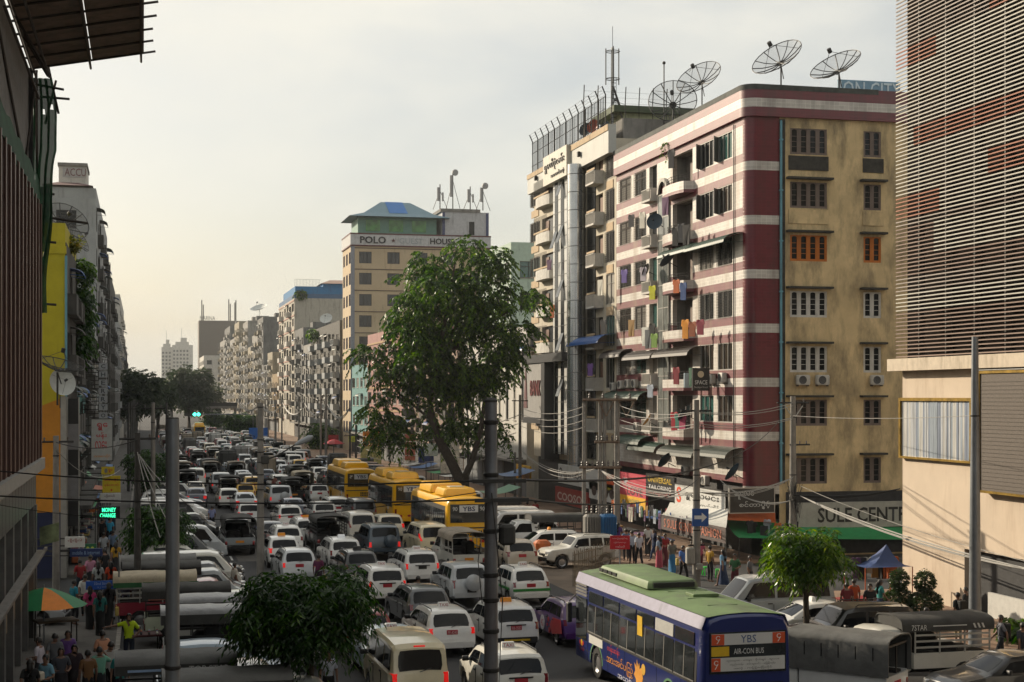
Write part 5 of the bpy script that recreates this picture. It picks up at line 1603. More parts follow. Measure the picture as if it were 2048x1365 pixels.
for k,(a_,b_,h_,m_,lb)in enumerate(far):
    rt = tower('%s, %s in the hazy far right row'%(lb,ORD[k].replace('nearest','first')),'R',a_,b_,13,h_,max(3,int(h_/3.6)),4,2,m_,balc=random.choice([DW,DC,DG]),balc_cols=(0,2)if k%2 else (1,3),awn=.25,detail=False,grille=0,ewall=1,shop=CONC if a_<420 else None)[0]
    q = random.uniform(1,5)
    MB().box(q,2,h_,q+4,7,h_+random.uniform(2,3.6)).build('stair_head',random.choice([DG,DW,CONC]),rt)
    MB().lathe([(1.0,h_+.3),(1.05,h_+1.8),(.3,h_+2.2),(.001,h_+2.2)],10,c=(9,4,0)).build('water_tank',random.choice([mat('tank_black',(.02,.02,.02),.6),GREYW]),rt)
bt = thing('office_tower','plain brown office tower with rooftop antennas in the haze','building',(PT(398,700,820).x,PT(398,700,820).y,0))
MB().box(0,0,0,21,18,50).build('wall',BROWNB,bt)
for q in range(26):MB().box(.3+q*.8,-.12,3,.55+q*.8,-.004,49.5).build('rib',BROWNB,bt)
for q in (1.5,2.3,15.8,16.6,19,19.6):MB().tube([(q,1,50),(q,1,58+(q%2)*2)],.3,5).build('antenna',IRON,bt)
lettering('MARINA',8,2.2,IRON,bt,(4.5,.2,51.3),(1,0,0),(0,0,1),.1)
tw = tower('low white building in front of the brown tower','R',715,770,20,27,6,8,4,WHITEW,x=PT(402,720,735).x,detail=False,awn=.05,grille=0)[0]
for q,(px,wq,py,lb)in enumerate(((334,22,688,'slim white high-rise fading in the haze'),(365,40,684,'broad white high-rise fading in the haze'))):
    p0,p1 = PT(px-wq/2,py,1450),PT(px+wq/2,py,1450)
    h_ = PT(px,py,1450).z
    tw = thing('high_rise',lb,'building',(p0.x,p0.y,0))
    wd_ = (p1-p0).length
    MB().box(0,0,0,wd_,20,h_-3).build('wall',WHITEW,tw)
    MB().box(wd_*.15,1,h_-3,wd_*.8,18,h_).box(wd_*.4,2,h_,wd_*.7,12,h_+4).build('roof_storey',WHITEW,tw)
    MB().tube([(wd_*.45,6,h_),(wd_*.45,6,h_+13)],.14,5).build('mast',IRON,tw)
    nf = 14
    for f in range(nf):
        for c_ in range(max(3,int(wd_/3.2))):
            x_ = .6+c_*3.1
            if x_+1.8<wd_:MB().box(x_,-.12,4+f*(h_-10)/nf,x_+1.8,-.004,5.9+f*(h_-10)/nf).build('window',mat('pane_grey'),tw)
# footbridge far off across the street
fbr = thing('far_footbridge','grey footbridge crossing the street in the far haze','footbridge',(-2,470,0))
MB().box(0,0,5.5,30,3,6.2).build('deck',CONC,fbr)
for x_ in (0,10,22,29):MB().box(x_,1,0,x_+.8,2,5.5).build('pillar',CONC,fbr)
MB().box(0,0,6.2,30,.1,7.3).build('rail',IRON,fbr)

# ================================================================ roofs of the near right blocks: cage, masts, dishes
cage = thing('roof_cage','tall black barred cage fence along the roof edge of the steel column block','fence',(XR-.35,Y2a,28.9))
for k in range(56):
    y = 1.6+k*.39
    zt = 2.4
    MB().tube([(0,y,-.2),(0,y,zt)],.028,4).build('bar',IRON,cage)
for k in range(13):
    y = 1.5+k*1.8
    MB().tube([(0,y,-.2),(0,y,2.5),(-.3,y-.1,3.1)],.05,5).build('post',IRON,cage)
for z in (.4,1.5,2.4):
    MB().tube([(0,1.5,z),(0,23.4,z)],.03,4).build('rail',IRON,cage)
for q in range(4):
    MB().tube([(-.09*q,1.5,2.5+.2*q),(-.09*q,23.4,2.5+.2*q)],.012,3).build('barbed_wire',IRON,cage)
fe2 = thing('roof_mesh_fence','thin wire mesh fence with bent posts on the near end of the roof','fence',(XR-1.0,Y2a+5,28.8))
for k in range(8):
    MB().tube([(k*1.1,0,0),(k*1.1,0,2.8),(k*1.1-.1,-.5,3.9)],.04,5).build('post',IRON,fe2)
fm = MB()
for q in range(9):fm.tube([(0,0,.2+q*.42),(7.7,0,.2+q*.42)],.008,3)
fm.build('wires',IRON,fe2)
MB().box(0,0,0,9.5,6.0,1.5).build('roof_wall',CONC,R2,(.6,.2,28.02))
hut = thing('roof_hut','pale green hut with a dark flat roof on the roof, behind the dishes','hut',(XR+2.6,Y1b+6.5,27.9))
MB().box(0,0,0,5.5,5,3.2).build('wall',mat('pale_green',(.34,.36,.22),.85,dirt=.3),hut)
MB().box(-.9,-.5,3.2,5.9,5.4,3.7).build('roof',mat('hut_roof',(.07,.09,.05),.8),hut)
mast = thing('radio_mast','tall steel radio mast with a ringed top and ladder on the roof','mast',(XR+1.9,113.0,28.0))
zt = PT(1240,78,118).z-28
s_ = PT(1240,95,118).z-28;s0_ = PT(1240,168,118).z-28
MB().tube([(0,0,0),(0,0,s_)],.13,8).build('pole',mat('galvanised',(.30,.31,.31),.5,metal=.5),mast)
MB().tube([(0,0,s_),(0,0,zt+1.0)],.02,4).build('whip',IRON,mast)
for z in (s_-.3,s0_+.4):
    MB().tube([(.55*math.cos(2*PI*q/16),.55*math.sin(2*PI*q/16),z)for q in range(17)],.03,4).tube([(-.55,0,z),(.55,0,z)],.02,4).build('ring',IRON,mast)
for q in range(3):
    a_ = 2*PI*q/3+.3
    MB().tube([(.58*math.cos(a_),.58*math.sin(a_),s0_),(.58*math.cos(a_),.58*math.sin(a_),s_)],.045,5).build('stay_tube',IRON,mast)
MB().tube([(0,0,s0_),(2.2,.6,0)],.06,5).build('brace',IRON,mast);MB().tube([(0,0,s0_),(1.0,-1.6,0)],.06,5).build('brace',IRON,mast)
ld = MB()
for q in range(18):ld.box(-.2,-.3,.3+q*.3,.2,-.27,.34+q*.3)
ld.box(-.22,-.3,0,-.19,-.27,5.8).box(.19,-.3,0,.22,-.27,5.8).build('ladder',IRON,mast)
lr = thing('lightning_rod','thin rod with a ball tip rising between mast and dishes','rod',(PT(1328,180,112).x,PT(1328,180,112).y,27.9))
hr = PT(1328,130,112).z-27.9
MB().tube([(0,0,0),(0,0,hr)],.045,5).build('rod',IRON,lr);MB().lathe([(.001,hr),(.1,hr+.05),(.13,hr+.14),(.1,hr+.22),(.001,hr+.27)],10).build('ball',IRON,lr)
# big mesh dishes: placed by the centre of the bowl
def dish_at(px,py,t,R,aim,label,base):
    c_ = PT(px,py,t)
    return satellite_dish((c_.x,c_.y,base),R,aim,label,post=c_.z-base)
dish_at(1562,130,92,1.62,(-.62,-.35,.70),'large black mesh dish on the corner block roof, left of two',25.2)
dish_at(1678,146,92,1.60,(-.55,-.30,.78),'large black mesh dish on the corner block roof beside the louvres',25.2)
dish_at(1404,168,112,1.75,(-.60,-.45,.66),'large black mesh dish nearest the hut, tilted skyward',27.9)
dish_at(1346,212,111,1.75,(-.35,-.85,.40),'large black mesh dish facing the street, below the tilted one',27.0)
dish_at(1236,232,124,1.35,(-.25,-.1,.95),'shallow black mesh dish lying almost flat behind the roof cage',28.0)
DB = mat('dish_blue',hexc('1d3442'),.5);DO = mat('dish_orange',hexc('a8431f'),.5);DY = mat('dish_amber',hexc('c98a2a'),.5);DBK = mat('dish_black',(.02,.02,.022),.5);DPALE = mat('dish_pale',(.5,.52,.5),.5)
def small_dish(px,py,X,R,m,aim,label):
    c_ = PX(px,py,X)
    return satellite_dish((c_.x+.5,c_.y,c_.z-.25),R,aim,label,solid=m,lean=(-.5,0,.25))
for (px,py,R,m,aim,lb)in ((1174,262,.55,DB,(-.7,-.6,.3),'dark blue dish inside the roof cage, left'),(1190,255,.55,DO,(-.8,-.55,.2),'orange dish inside the roof cage'),(1214,258,.5,DB,(-.5,.6,.5),'dark dish inside the roof cage, right of the orange one')):
    c_ = PX(px,py,XR+.3);satellite_dish((c_.x,c_.y,28.4),R,aim,lb,post=c_.z-28.4,solid=m)
small_dish(1312,446,XR-.9,.55,DB,(-.6,-.75,.25),'round blue dish on the upper balcony of the tiled front')
small_dish(1340,526,XR-.9,.6,DB,(-.5,.5,.7),'tilted dark blue dish under the green awning')
small_dish(1298,544,XR-.8,.5,DBK,(-.75,.6,.4),'black dish beside the small balcony of the tiled front')
small_dish(1299,845,XR-.9,.5,DY,(-.8,.3,.6),'amber dish low on the tiled front')
small_dish(1376,832,XR-.9,.6,DB,(-.6,.55,.6),'dark blue dish behind laundry left of the concrete pole')
small_dish(1336,926,XR-1.0,.6,DB,(-.5,.6,.6),'dark blue dish under the striped awnings')
small_dish(1472,950,XR-1.0,.6,DB,(-.6,.55,.6),'dark blue dish above the black sign at the corner')
# dishes of the left row and middle distance
c_ = PT(122,452,84);satellite_dish((c_.x,c_.y+1,17.2),1.35,(.35,-.75,.55),'wide mesh dish on the yellow building roof',post=c_.z-17.2)
c_ = PT(146,480,88);satellite_dish((c_.x,c_.y+1,16.4),.9,(.8,-.3,.5),'smaller mesh dish behind the yellow roof',post=c_.z-16.4)
c_ = PT(115,745,74);satellite_dish((c_.x,c_.y,c_.z-1.6),1.15,(.25,-.2,.95),'flat tilted mesh dish above the orange wall',post=1.6)
c_ = PT(120,768,75);satellite_dish((c_.x,c_.y,c_.z-1.2),.68,(.45,-.85,.25),'solid pale dish above the orange wall',post=1.2,solid=DPALE)
for (px,py,t,R,aim,lb,sm)in ((590,625,352,2.2,(-.3,-.3,.9),'dark flat dish on the cream stained block',None),(643,640,300,1.25,(-.3,-.7,.6),'pale dish on the dark end-walled block',DPALE),(512,620,462,2.6,(-.3,-.3,.9),'pale far dish on the concrete block',DPALE)):
    c_ = PT(px,py,t);satellite_dish((c_.x+1,c_.y,c_.z-2.4),R,aim,lb,post=2.4,solid=sm)
# blue lettered roof sign seen over the corner block
q0,q1 = PT(1676,178,112),PT(1800,178,112)
rs = thing('roof_sign','blue lattice roof sign behind the corner block parapet','sign',(q0.x,q0.y,q0.z-1.9))
MB().box(0,0,0,5,.15,2.6).build('panel',mat('sign_blue_grey',hexc('6f8fa5'),.6),rs)
lettering('ION CITY',4.9,1.2,flat('c4d2da',.5),rs,(2.6,-.01,1.9),(1,0,0),(0,0,1),.02)

# unseen blocks added behind the viewpoint to cut sky light; the street goes on
for (x0_,x1_,y0_,y1_,h_,lb)in ((-44,-4.2,-90,21.5,26,'unseen plain block added behind the viewpoint, continuing the left row'),(34.2,70,-90,29,30,'unseen plain block added behind the viewpoint, continuing the right row')):
    t = thing('unseen_block',lb,'building',(x0_,y0_,0))
    MB().box(0,0,0,x1_-x0_,y1_-y0_,h_).build('wall',CONC,t)
    MB().box(-.3,-.3,h_,x1_-x0_+.3,y1_-y0_+.3,h_+.8).build('parapet',GREYW,t)
# ================================================================ trees and plants
def leaf_mat(name,dark,light,rough=.42):
    if name in MATS:return MATS[name]
    m,n,l,b = node_mat(name)
    g = n.new('ShaderNodeNewGeometry')
    rp = n.new('ShaderNodeValToRGB')
    rp.color_ramp.elements[0].color = (*dark,1);rp.color_ramp.elements[1].color = (*light,1)
    rp.color_ramp.elements[0].position = .15;rp.color_ramp.elements[1].position = 1.0
    e3 = rp.color_ramp.elements.new(.93);e3.color = (light[0]*1.0,light[1]*1.0,light[2],1)
    rp.color_ramp.elements[-1].color = (light[0]*2.0,light[1]*1.45,light[2]*1.5,1)
    tcl = n.new('ShaderNodeTexCoord');nzl = n.new('ShaderNodeTexNoise');nzl.inputs['Scale'].default_value = 1.1;nzl.inputs['Detail'].default_value = 2
    l.new(tcl.outputs['Object'],nzl.inputs['Vector'])
    mrl = n.new('ShaderNodeMapRange');mrl.inputs['From Min'].default_value = .35;mrl.inputs['From Max'].default_value = .65;mrl.inputs['To Min'].default_value = -.3;mrl.inputs['To Max'].default_value = .3
    l.new(nzl.outputs['Fac'],mrl.inputs['Value'])
    adl = n.new('ShaderNodeMath');adl.operation = 'MULTIPLY_ADD';adl.inputs[1].default_value = .8;adl.use_clamp = True
    l.new(g.outputs['Random Per Island'],adl.inputs[0]);l.new(mrl.outputs[0],adl.inputs[2])
    l.new(adl.outputs[0],rp.inputs['Fac'])
    l.new(rp.outputs['Color'],b.inputs['Base Color'])
    b.inputs['Roughness'].default_value = rough
    tr = n.new('ShaderNodeBsdfTranslucent')
    hs = n.new('ShaderNodeHueSaturation');hs.inputs['Value'].default_value = 1.6;hs.inputs['Saturation'].default_value = 1.15
    l.new(rp.outputs['Color'],hs.inputs['Color']);l.new(hs.outputs[0],tr.inputs['Color'])
    mx = n.new('ShaderNodeMixShader');mx.inputs['Fac'].default_value = .42
    l.new(b.outputs[0],mx.inputs[1]);l.new(tr.outputs[0],mx.inputs[2]);l.new(mx.outputs[0],n['Material Output'].inputs['Surface'])
    MATS[name] = m
    return m
BARK = mat('bark',(0.055,0.042,0.032),.95,var=.4,scale=5,bump=.6)
def leaves_mesh(name,base,direc,size,width):
    """One kite-shaped leaf (2 faces, folded on its rib) per row of base/direc."""
    n = len(base)
    d = direc/np.linalg.norm(direc,axis=1,keepdims=True)
    up = RNG.normal(size=(n,3))*.6+np.array([0,0,1.0])
    s = np.cross(d,up);s/=np.maximum(1e-6,np.linalg.norm(s,axis=1,keepdims=True))
    nn = np.cross(s,d)
    L = size[:,None];w = width[:,None]
    p0 = base;p1 = base+d*L*.45+s*w*.5-nn*w*.18;p2 = base+d*L-np.array([0,0,1.0])*L*.12;p3 = base+d*L*.45-s*w*.5-nn*w*.18
    pm = base+d*L*.5
    V = np.stack([p0,p1,p2,p3],1).reshape(-1,3)
    me = bpy.data.meshes.new(name)
    me.vertices.add(4*n);me.vertices.foreach_set('co',V.astype(np.float32).ravel())
    me.loops.add(4*n);me.loops.foreach_set('vertex_index',np.arange(4*n,dtype=np.int32))
    me.polygons.add(n);me.polygons.foreach_set('loop_start',np.arange(0,4*n,4,dtype=np.int32))
    me.update(calc_edges=True);me.validate()
    return me
def spray_points(centres,radii,n_spray,per,length,droop,spread):
    """Leaf bases along drooping sprays that start on the surface of the given blobs."""
    B,D = [],[]
    w = np.array([r[0]*r[1]*r[2]for r in radii])**(2/3);w = w/w.sum()
    which = RNG.choice(len(centres),n_spray,p=w)
    for k in which:
        c,r = np.array(centres[k]),np.array(radii[k])
        v = RNG.normal(size=3);v/=np.linalg.norm(v)
        q = RNG.uniform(.55,1.0)**.5
        start = c+v*r*q
        out = v*np.array([1,1,.4])+RNG.normal(size=3)*.35
        out/=np.linalg.norm(out)
        Ls = length*RNG.uniform(.6,1.25)
        ts = np.linspace(0.05,1,per)
        pts = start+out*(Ls*ts)[:,None]+np.array([0,0,-1.0])*(droop*Ls*ts**2)[:,None]
        tang = out+np.array([0,0,-2.0])*(droop*ts)[:,None]
        side = np.cross(tang,np.array([0,0,1.0]));side/=np.maximum(1e-6,np.linalg.norm(side,axis=1,keepdims=True))
        sg = np.where(np.arange(per)%2==0,1,-1)[:,None]
        dd = tang*.5+side*sg*spread+np.array([0,0,-.35])+RNG.normal(size=(per,3))*.25
        B.append(pts);D.append(dd)
    return np.concatenate(B),np.concatenate(D)
def tree(label,base,trunk,branches,blobs,n_spray,per,leaf,droop,length,m,name='tree',group=None,spread=.9,cat='tree',wr=.42):
    """base = world foot; trunk = [(x,y,z,r)...]; branches = list of such; blobs = [(centre, radii)...] all local."""
    t = thing(name,label,cat,base,0,group)
    tb = MB().tube([p[:3]for p in trunk],[p[3]for p in trunk],9)
    tb.build('trunk',BARK,t,smooth=60)
    for br in branches:
        MB().tube([p[:3]for p in br],[p[3]for p in br],6).build('limb',BARK,t,smooth=60)
    B,D = spray_points([b[0]for b in blobs],[b[1]for b in blobs],n_spray,per,length,droop,spread)
    n = len(B)
    me = leaves_mesh('crown',B,D,leaf*RNG.uniform(.7,1.3,n),leaf*wr*RNG.uniform(.7,1.3,n))
    ob('crown',me,m,t)
    return t
LF_BIG = leaf_mat('leaf_rain_tree',(0.010,0.038,0.004),(0.105,0.205,0.012))
LF_DARK = leaf_mat('leaf_dark',(0.008,0.034,0.005),(0.055,0.130,0.014),.28)
LF_YEL = leaf_mat('leaf_bright',(0.022,0.070,0.004),(0.150,0.250,0.014),.33)
LF_FAR = leaf_mat('leaf_far',(0.020,0.034,0.014),(0.050,0.072,0.028),.6)
# the big drooping tree on the right pavement
bt_ = PG(930,1003);sc = 122/F_PX
def tp(px,py,dy=0.0,t=121.0):
    q = PT(px,py,t);return (q.x-bt_.x,q.y-bt_.y+dy,q.z)
trunk = [(*tp(930,1005),.55),(*tp(922,965),.45),(*tp(900,920),.40),(*tp(878,880),.36),(*tp(862,830),.32),(*tp(862,770),.26),(*tp(880,700),.18)]
brs = [[(*tp(925,965),.34),(*tp(945,920),.28),(*tp(962,860),.22),(*tp(970,790),.14)],[(*tp(862,800),.2),(*tp(830,720,-1),.14),(*tp(800,640,-2),.07)],[(*tp(862,780),.2),(*tp(910,680,2),.15),(*tp(950,580,2),.07)],
 [(*tp(870,740),.2),(*tp(890,620,-1),.14),(*tp(905,530,-1),.07)],[(*tp(905,700),.14),(*tp(980,650,1),.1),(*tp(1040,610,1),.05)],[(*tp(850,830),.12),(*tp(800,790),.08),(*tp(760,740),.04)]]
blob = []
for (px,py,r,dy)in ((905,560,68,0),(860,590,62,-2),(960,570,62,1),(1000,630,58,2),(820,640,66,-1),(905,640,88,0),(1030,655,40,0),(975,690,74,2),(800,700,56,-2),(880,710,80,1),(950,520,42,0),(920,520,36,1),(780,770,42,-1),
 (840,780,58,0),(930,770,60,2),(1000,740,44,1),(800,840,36,0),(850,560,40,1),(1050,610,26,0),(760,700,28,0),(1010,560,34,0),(960,850,26,2),(1005,850,24,1),(910,860,22,1),(780,880,18,0),(820,870,30,0),(790,830,30,1)):
    for q in range(max(2,int((r/22)**2))):
        an_,rr_ = random.uniform(0,2*PI),r*math.sqrt(random.random())
        k_ = random.uniform(13,24)
        blob.append((tp(px+rr_*math.cos(an_),py+rr_*math.sin(an_)*.9,dy+random.uniform(-.8,.8)*r*sc),(k_*sc*1.25,k_*sc*1.25,k_*sc*.7)))
tree('tall leaning tree with a broad drooping crown in front of the guest house',(bt_.x,bt_.y,0),trunk,brs,blob,2500,24,.33,.7,1.2,LF_BIG)
def round_tree(label,px,pyb,t,crown_px,R,Hh,ns,m,leaf,lean=0.0,droop=.6,name='street_tree',length=.7,grp='clipped trees along the kerb'):
    b = PT(px,pyb,t);b.z = 0
    c = PT(crown_px[0],crown_px[1],t)
    cx,cy,cz = c.x-b.x,c.y-b.y,c.z
    blobs = [((cx,cy,cz),(R*.55,R*.55,Hh*.5))]
    for k in range(34):
        a,ri = 2*PI*random.random(),R*.78*math.sqrt(random.random())
        k2 = random.uniform(.16,.30)
        blobs.append(((cx+ri*math.cos(a),cy+ri*math.sin(a),cz+Hh*.72*random.uniform(-1,1)*math.sqrt(max(.1,1-(ri/R)**2))),(R*k2,R*k2,Hh*k2)))
    tr = [(0,0,-.05,.13),(cx*.3,0,cz*.35,.11),(cx*.8,cy*.8,cz-Hh*.6,.09),(cx,cy,cz,.06)]
    brs = [[(cx*.8,cy*.8,cz-Hh*.6,.05),(cx+R*.5*math.cos(a),cy+R*.5*math.sin(a),cz+.1,.02)]for a in (0.3,1.6,2.9,4.1,5.3)]
    return tree(label,(b.x,b.y,0),tr,brs,blobs,int(ns*1.4),9,leaf,droop,length,m,name,grp,wr=.27)
round_tree('dark dome-shaped tree in the foreground beside the parked pickups',626,1470,41,(615,1212),1.95,1.30,2000,LF_DARK,.22)
round_tree('bright green bushy tree over the parked cars at the right',1614,1302,53,(1610,1100),1.5,1.05,900,LF_YEL,.22,length=.5)
round_tree('dark clipped tree on the left pavement by the parked vehicles',298,1135,79,(304,1050),1.62,1.25,700,LF_DARK,.28)
round_tree('clipped tree on the left pavement farther along the row',296,1010,125,(296,930),1.7,1.6,400,LF_DARK,.34)
round_tree('round tree in the distance beside the blue billboard',484,868,372,(482,845),4.4,2.9,600,LF_DARK,.9,length=1.3)
round_tree('low green tree at the right pavement behind the lamp',648,900,262,(640,868),2.6,2.2,400,LF_BIG,.6,length=1.0)
round_tree('small far tree under the traffic light arm',420,860,440,(428,836),3.2,2.2,350,LF_DARK,.8,length=1.0)
def far_tree(label,px,py,t,R,Hh,ns,m=LF_FAR):
    c = PT(px,py,t)
    blobs = [((0,0,c.z),(R*.7,R*.7,Hh*.7))]
    for k in range(11):
        a = 2*PI*k/11+random.random()
        blobs.append(((R*.62*math.cos(a),R*.62*math.sin(a),c.z+Hh*random.uniform(-.5,.5)),(R*.36,R*.36,Hh*.4)))
    tr = [(0,0,0,.6),(0,0,c.z*.5,.45),(.3,0,c.z,.2)]
    brs = [[(0,0,c.z*.5,.3),(R*.6*math.cos(a),R*.6*math.sin(a),c.z,.08)]for a in (.4,1.7,3,4.4,5.6)]
    return tree(label,(c.x,c.y,0),tr,brs,blobs,ns,9,1.0,.3,1.8,m,'tree','large trees at the end of the street')
far_tree('large dark tree at the far end of the left pavement',268,782,290,4.6,4.6,900)
far_tree('dark tree crown overlapping the large one on the left',316,792,340,3.0,4.0,450)
far_tree('large hazy tree at the end of the street, centre',378,782,440,6.2,8.2,1100)
far_tree('lower hazy crown in front of the white high-rises',344,778,560,5.0,5.5,500)
far_tree('hazy low crown left of the white blocks',418,800,520,5.0,5.5,450)
# clipped two-tier shrubs by the stall
for (px,pyb,lb,R)in ((1798,1236,'two-tier clipped shrub beside the blue stall tent',.62),(1850,1240,'two-tier clipped shrub in front of the beige wall',.64)):
    b = PG(px,pyb)
    tree(lb,(b.x,b.y,.1),[(0,0,0,.06),(0,0,1.6,.04)],[],[((0,0,.62),(R,R,.52)),((0,0,1.5),(R*.58,R*.58,.42))],1100,7,.11,.1,.10,leaf_mat('leaf_shrub',(.018,.038,.010),(.06,.10,.022),.3),'clipped_shrub','clipped shrubs at the right pavement',cat='shrub')
b = PG(2040,1290)
tree('spiky green plant at the right edge of the picture',(b.x,b.y,0),[(0,0,0,.05),(0,0,.5,.04)],[],[((0,0,.6),(.35,.35,.3))],90,5,.5,.5,.5,LF_BIG,'potted_plant',cat='plant')
# grass and creepers on ledges of the left row
def tuft(label,p,r,n,m,leaf=.3,drp=.8,cat='plant',name='balcony_plant'):
    return tree(label,p,[(0,0,-.2,.02),(0,0,.1,.01)],[],[((0,0,.15),(r[0],r[1],r[2]))],n,8,leaf,drp,.5,m,name,'plants on the balconies of the left row',cat=cat)
q = PT(118,490,84);tuft('yellow-green grass growing on the yellow roof edge',(q.x,q.y,q.z-.3),(.9,.5,.12),110,leaf_mat('leaf_dry',(.10,.12,.02),(.28,.27,.05)),.35,-.6)
for (px,py,r,lb)in ((158,545,.7,'leafy creeper spilling from the terrace behind the yellow wall'),(150,640,.9,'dark bushy plants below the white balcony'),(160,690,.8,'hanging green plants lower on the sooty front'),(188,600,.5,'small plant on a rusty balcony rail')):
    q = PT(px,py,92);tuft(lb,(-3.6,q.y,q.z),(.5,1.2,r),140,LF_BIG if py<600 else LF_DARK)
q = PX(1330,262,XR-.3);tuft('small sapling sprouting from the tiled parapet',(XR-.1,q.y,25.4),(.2,.4,.3),30,LF_BIG,.18)
q = PT(640,668,300);tuft('green creeper on the balconies below the pale dish',(XR-1,q.y,q.z),(.8,3,.8),90,LF_BIG,.6)
q = PT(585,568,352);tuft('small tree on the blue roof storey terrace',(XR+1.5,348.6,32.5),(1.2,1.2,.9),90,LF_BIG,.6)
# ================================================================ traffic
WHT,WH2,SIL,SGR,GRY,BLK,BEI,REDC,NAVY,TAXW,LBL = [paint(h)for h in ('d9d9d6','cfcdc4','b9bdc0','8d9396','4a4d50','16181b','c9bfa6','8e1a1c','1d2a44','e2e1dc','9db2c4')]
PURP,YELT,GREENC,CREAMC = paint('4c1d6b'),paint('d2a21f'),paint('2f6b45'),paint('d8cba8')
CV_DK = mat('canvas_dark',(0.045,0.045,0.043),.85,var=.3,scale=2,bump=.3)
CV_GY = mat('canvas_grey',(0.11,0.11,0.105),.7,var=.25,scale=1.5,bump=.5,bscale=5,dirt=.3)
CV_BG = mat('canvas_beige',(0.42,0.36,0.26),.8,var=.2,scale=1.5,bump=.4,bscale=5,dirt=.35)
CV_TAN = mat('canvas_tan',(0.26,0.22,0.17),.8,var=.25,scale=1.5,bump=.4,bscale=5,dirt=.3)
CV_SILV = mat('tarp_silver',(0.20,0.205,0.21),.36,var=.3,scale=2.2,bump=.9,bscale=4)
CV_GRN = mat('tarp_green',(0.03,0.14,0.05),.7,var=.3)
PIPEW = mat('pale_rails',(.38,.37,.34),.5)
def car_at(kind,label,px,py,body,hd=0.0,**k):
    p = PG(px,py)
    return place(kind,label,(p.x,p.y,0),hd,body,**k)
def plate_text(root,s,z,y):
    lettering(s,.32,.10,flat('e8c8c8',.5),root,(0,y,z),(1,0,0),(0,0,1),.003,name='plate_number')
def decal(root,pts,m,off=(0,0,0),name='decal'):
    return MB().slab(pts,off).build(name,m,root)
# --- the lanes, from the camera outwards (middle of the tail on the road, read off the photograph)
r = car_at('van','cream van with a tinted rear window in the foreground lane',842,1432,CREAMC,0.03,lit=True)
r = car_at('probox','blue-silver station wagon taxi left of the cream van',800,1372,LBL,0.05,lit=False);taxi_sign(r,1.3,1.53)
r = car_at('wagon','white station wagon taxi with its red lamps lit, second row',906,1316,TAXW,0.06,lit=True);taxi_sign(r,1.3,1.52);plate_text(r,'FF-4245',.825,.032)
r = car_at('wagon','dark grey station wagon with roof rails in the middle lane',862,1262,GRY,0.07,lit=False)
r = car_at('probox','white delivery wagon with a yellow taxi sign and black bumper',1034,1306,WHT,0.04,lit=False,bumper=M_('BLACK'));taxi_sign(r,1.4,1.53,'PLATE_YELLOW',False);plate_text(r,'BB-3557',.825,.016)
decal(r,[(-.45,-.042,.40),(.45,-.042,.40),(.45,-.042,.46),(-.45,-.042,.46)],flat('d8b21f',.5),(0,.004,0))
r = car_at('probox','white station wagon taxi at the bottom edge right of the rusty pole',1044,1424,WH2,0.03,lit=False);taxi_sign(r,1.5,1.53)
r = car_at('wagon','white station wagon taxi with a green stripe',1064,1212,TAXW,0.06,lit=False);taxi_sign(r,1.3,1.52)
gs_ = mat('green_stripe',hexc('2f8a3c'),.4)
decal(r,[(-.80,.03,.60),(.80,.03,.60),(.80,.03,.70),(-.80,.03,.70)],gs_,(0,-.035,0),'green_stripe');decal(r,[(-.862,.4,.62),(-.862,1.9,.62),(-.862,1.9,.72),(-.862,.4,.72)],gs_,(.01,0,0),'green_stripe')
r = car_at('suv','silver off-road car with a round spare wheel cover',944,1216,SIL,0.05,lit=False,plate='PLATE_BLACK')
r = car_at('probox','white station wagon taxi beside the dark dome tree',776,1212,TAXW,0.05,lit=True);taxi_sign(r,1.4,1.53)
r = car_at('probox','white station wagon taxi behind the beige canopy pickup, lamps lit',846,1172,WHT,0.05,lit=True,plate='PLATE_BLACK');taxi_sign(r,1.4,1.53)
r = car_at('pickup_open','white pickup bus with a tan canopy next to the rusty pole',938,1150,WH2,0.04,canvas=CV_TAN,lit=False,plate='PLATE_YELLOW',post=PIPEW)
r = car_at('mpv','cream white minivan directly behind the nearest yellow bus',870,1118,CREAMC,0.05,lit=True)
r = car_at('jeep','dark blue-grey off-road car with spare wheel and ladder',770,1122,paint('3c4a56'),0.05,lit=True,plate='PLATE_BLACK')
r = car_at('probox','white station wagon with roof rails left of the jeep',692,1142,WHT,0.05,lit=False);taxi_sign(r,1.4,1.53,'CHROME',False)
r = car_at('wagon','black wagon with a small roof sign beside the dome tree top',726,1172,BLK,0.06,lit=False);taxi_sign(r,1.4,1.52,'BLACK',False)
r = car_at('mpv','pearl white minivan with tall red lamps in the middle of the jam',726,1088,WH2,0.05,lit=False)
r = car_at('hatch','white and gold hatchback with its brake lamps lit',784,1083,paint('d8d2bf'),0.05,lit=True)
r = car_at('pickup_slat','black slatted pickup bus in the left centre lane',664,1108,BLK,0.04,canvas=CV_DK,lit=False,plate='PLATE_YELLOW')
r = car_at('probox','white wagon behind the black slatted pickup on its left',618,1092,WHT,0.04,lit=True);taxi_sign(r,1.4,1.53,'PLATE_YELLOW',False)
r = car_at('wagon','white taxi wagon with lettered sign left of the slatted pickup',578,1110,TAXW,0.05,lit=False);taxi_sign(r,1.4,1.52)
r = car_at('hatch','white hatchback taxi with a yellow roof sign beside the grey pole',570,1138,WHT,0.05,lit=True);taxi_sign(r,1.3,1.54,'PLATE_YELLOW',False)
r = car_at('wagon','silver wagon just above the dome tree with a third brake lamp',600,1168,SIL,0.05,lit=True)
r = car_at('pickup_open','grey pickup bus with a dark canopy alone in the left lane',480,1112,SGR,0.02,canvas=CV_DK,lit=False,plate='PLATE_YELLOW')
r = car_at('sedan','black sedan with a pale roof beside the grey pole',548,1100,BLK,0.05,lit=True)
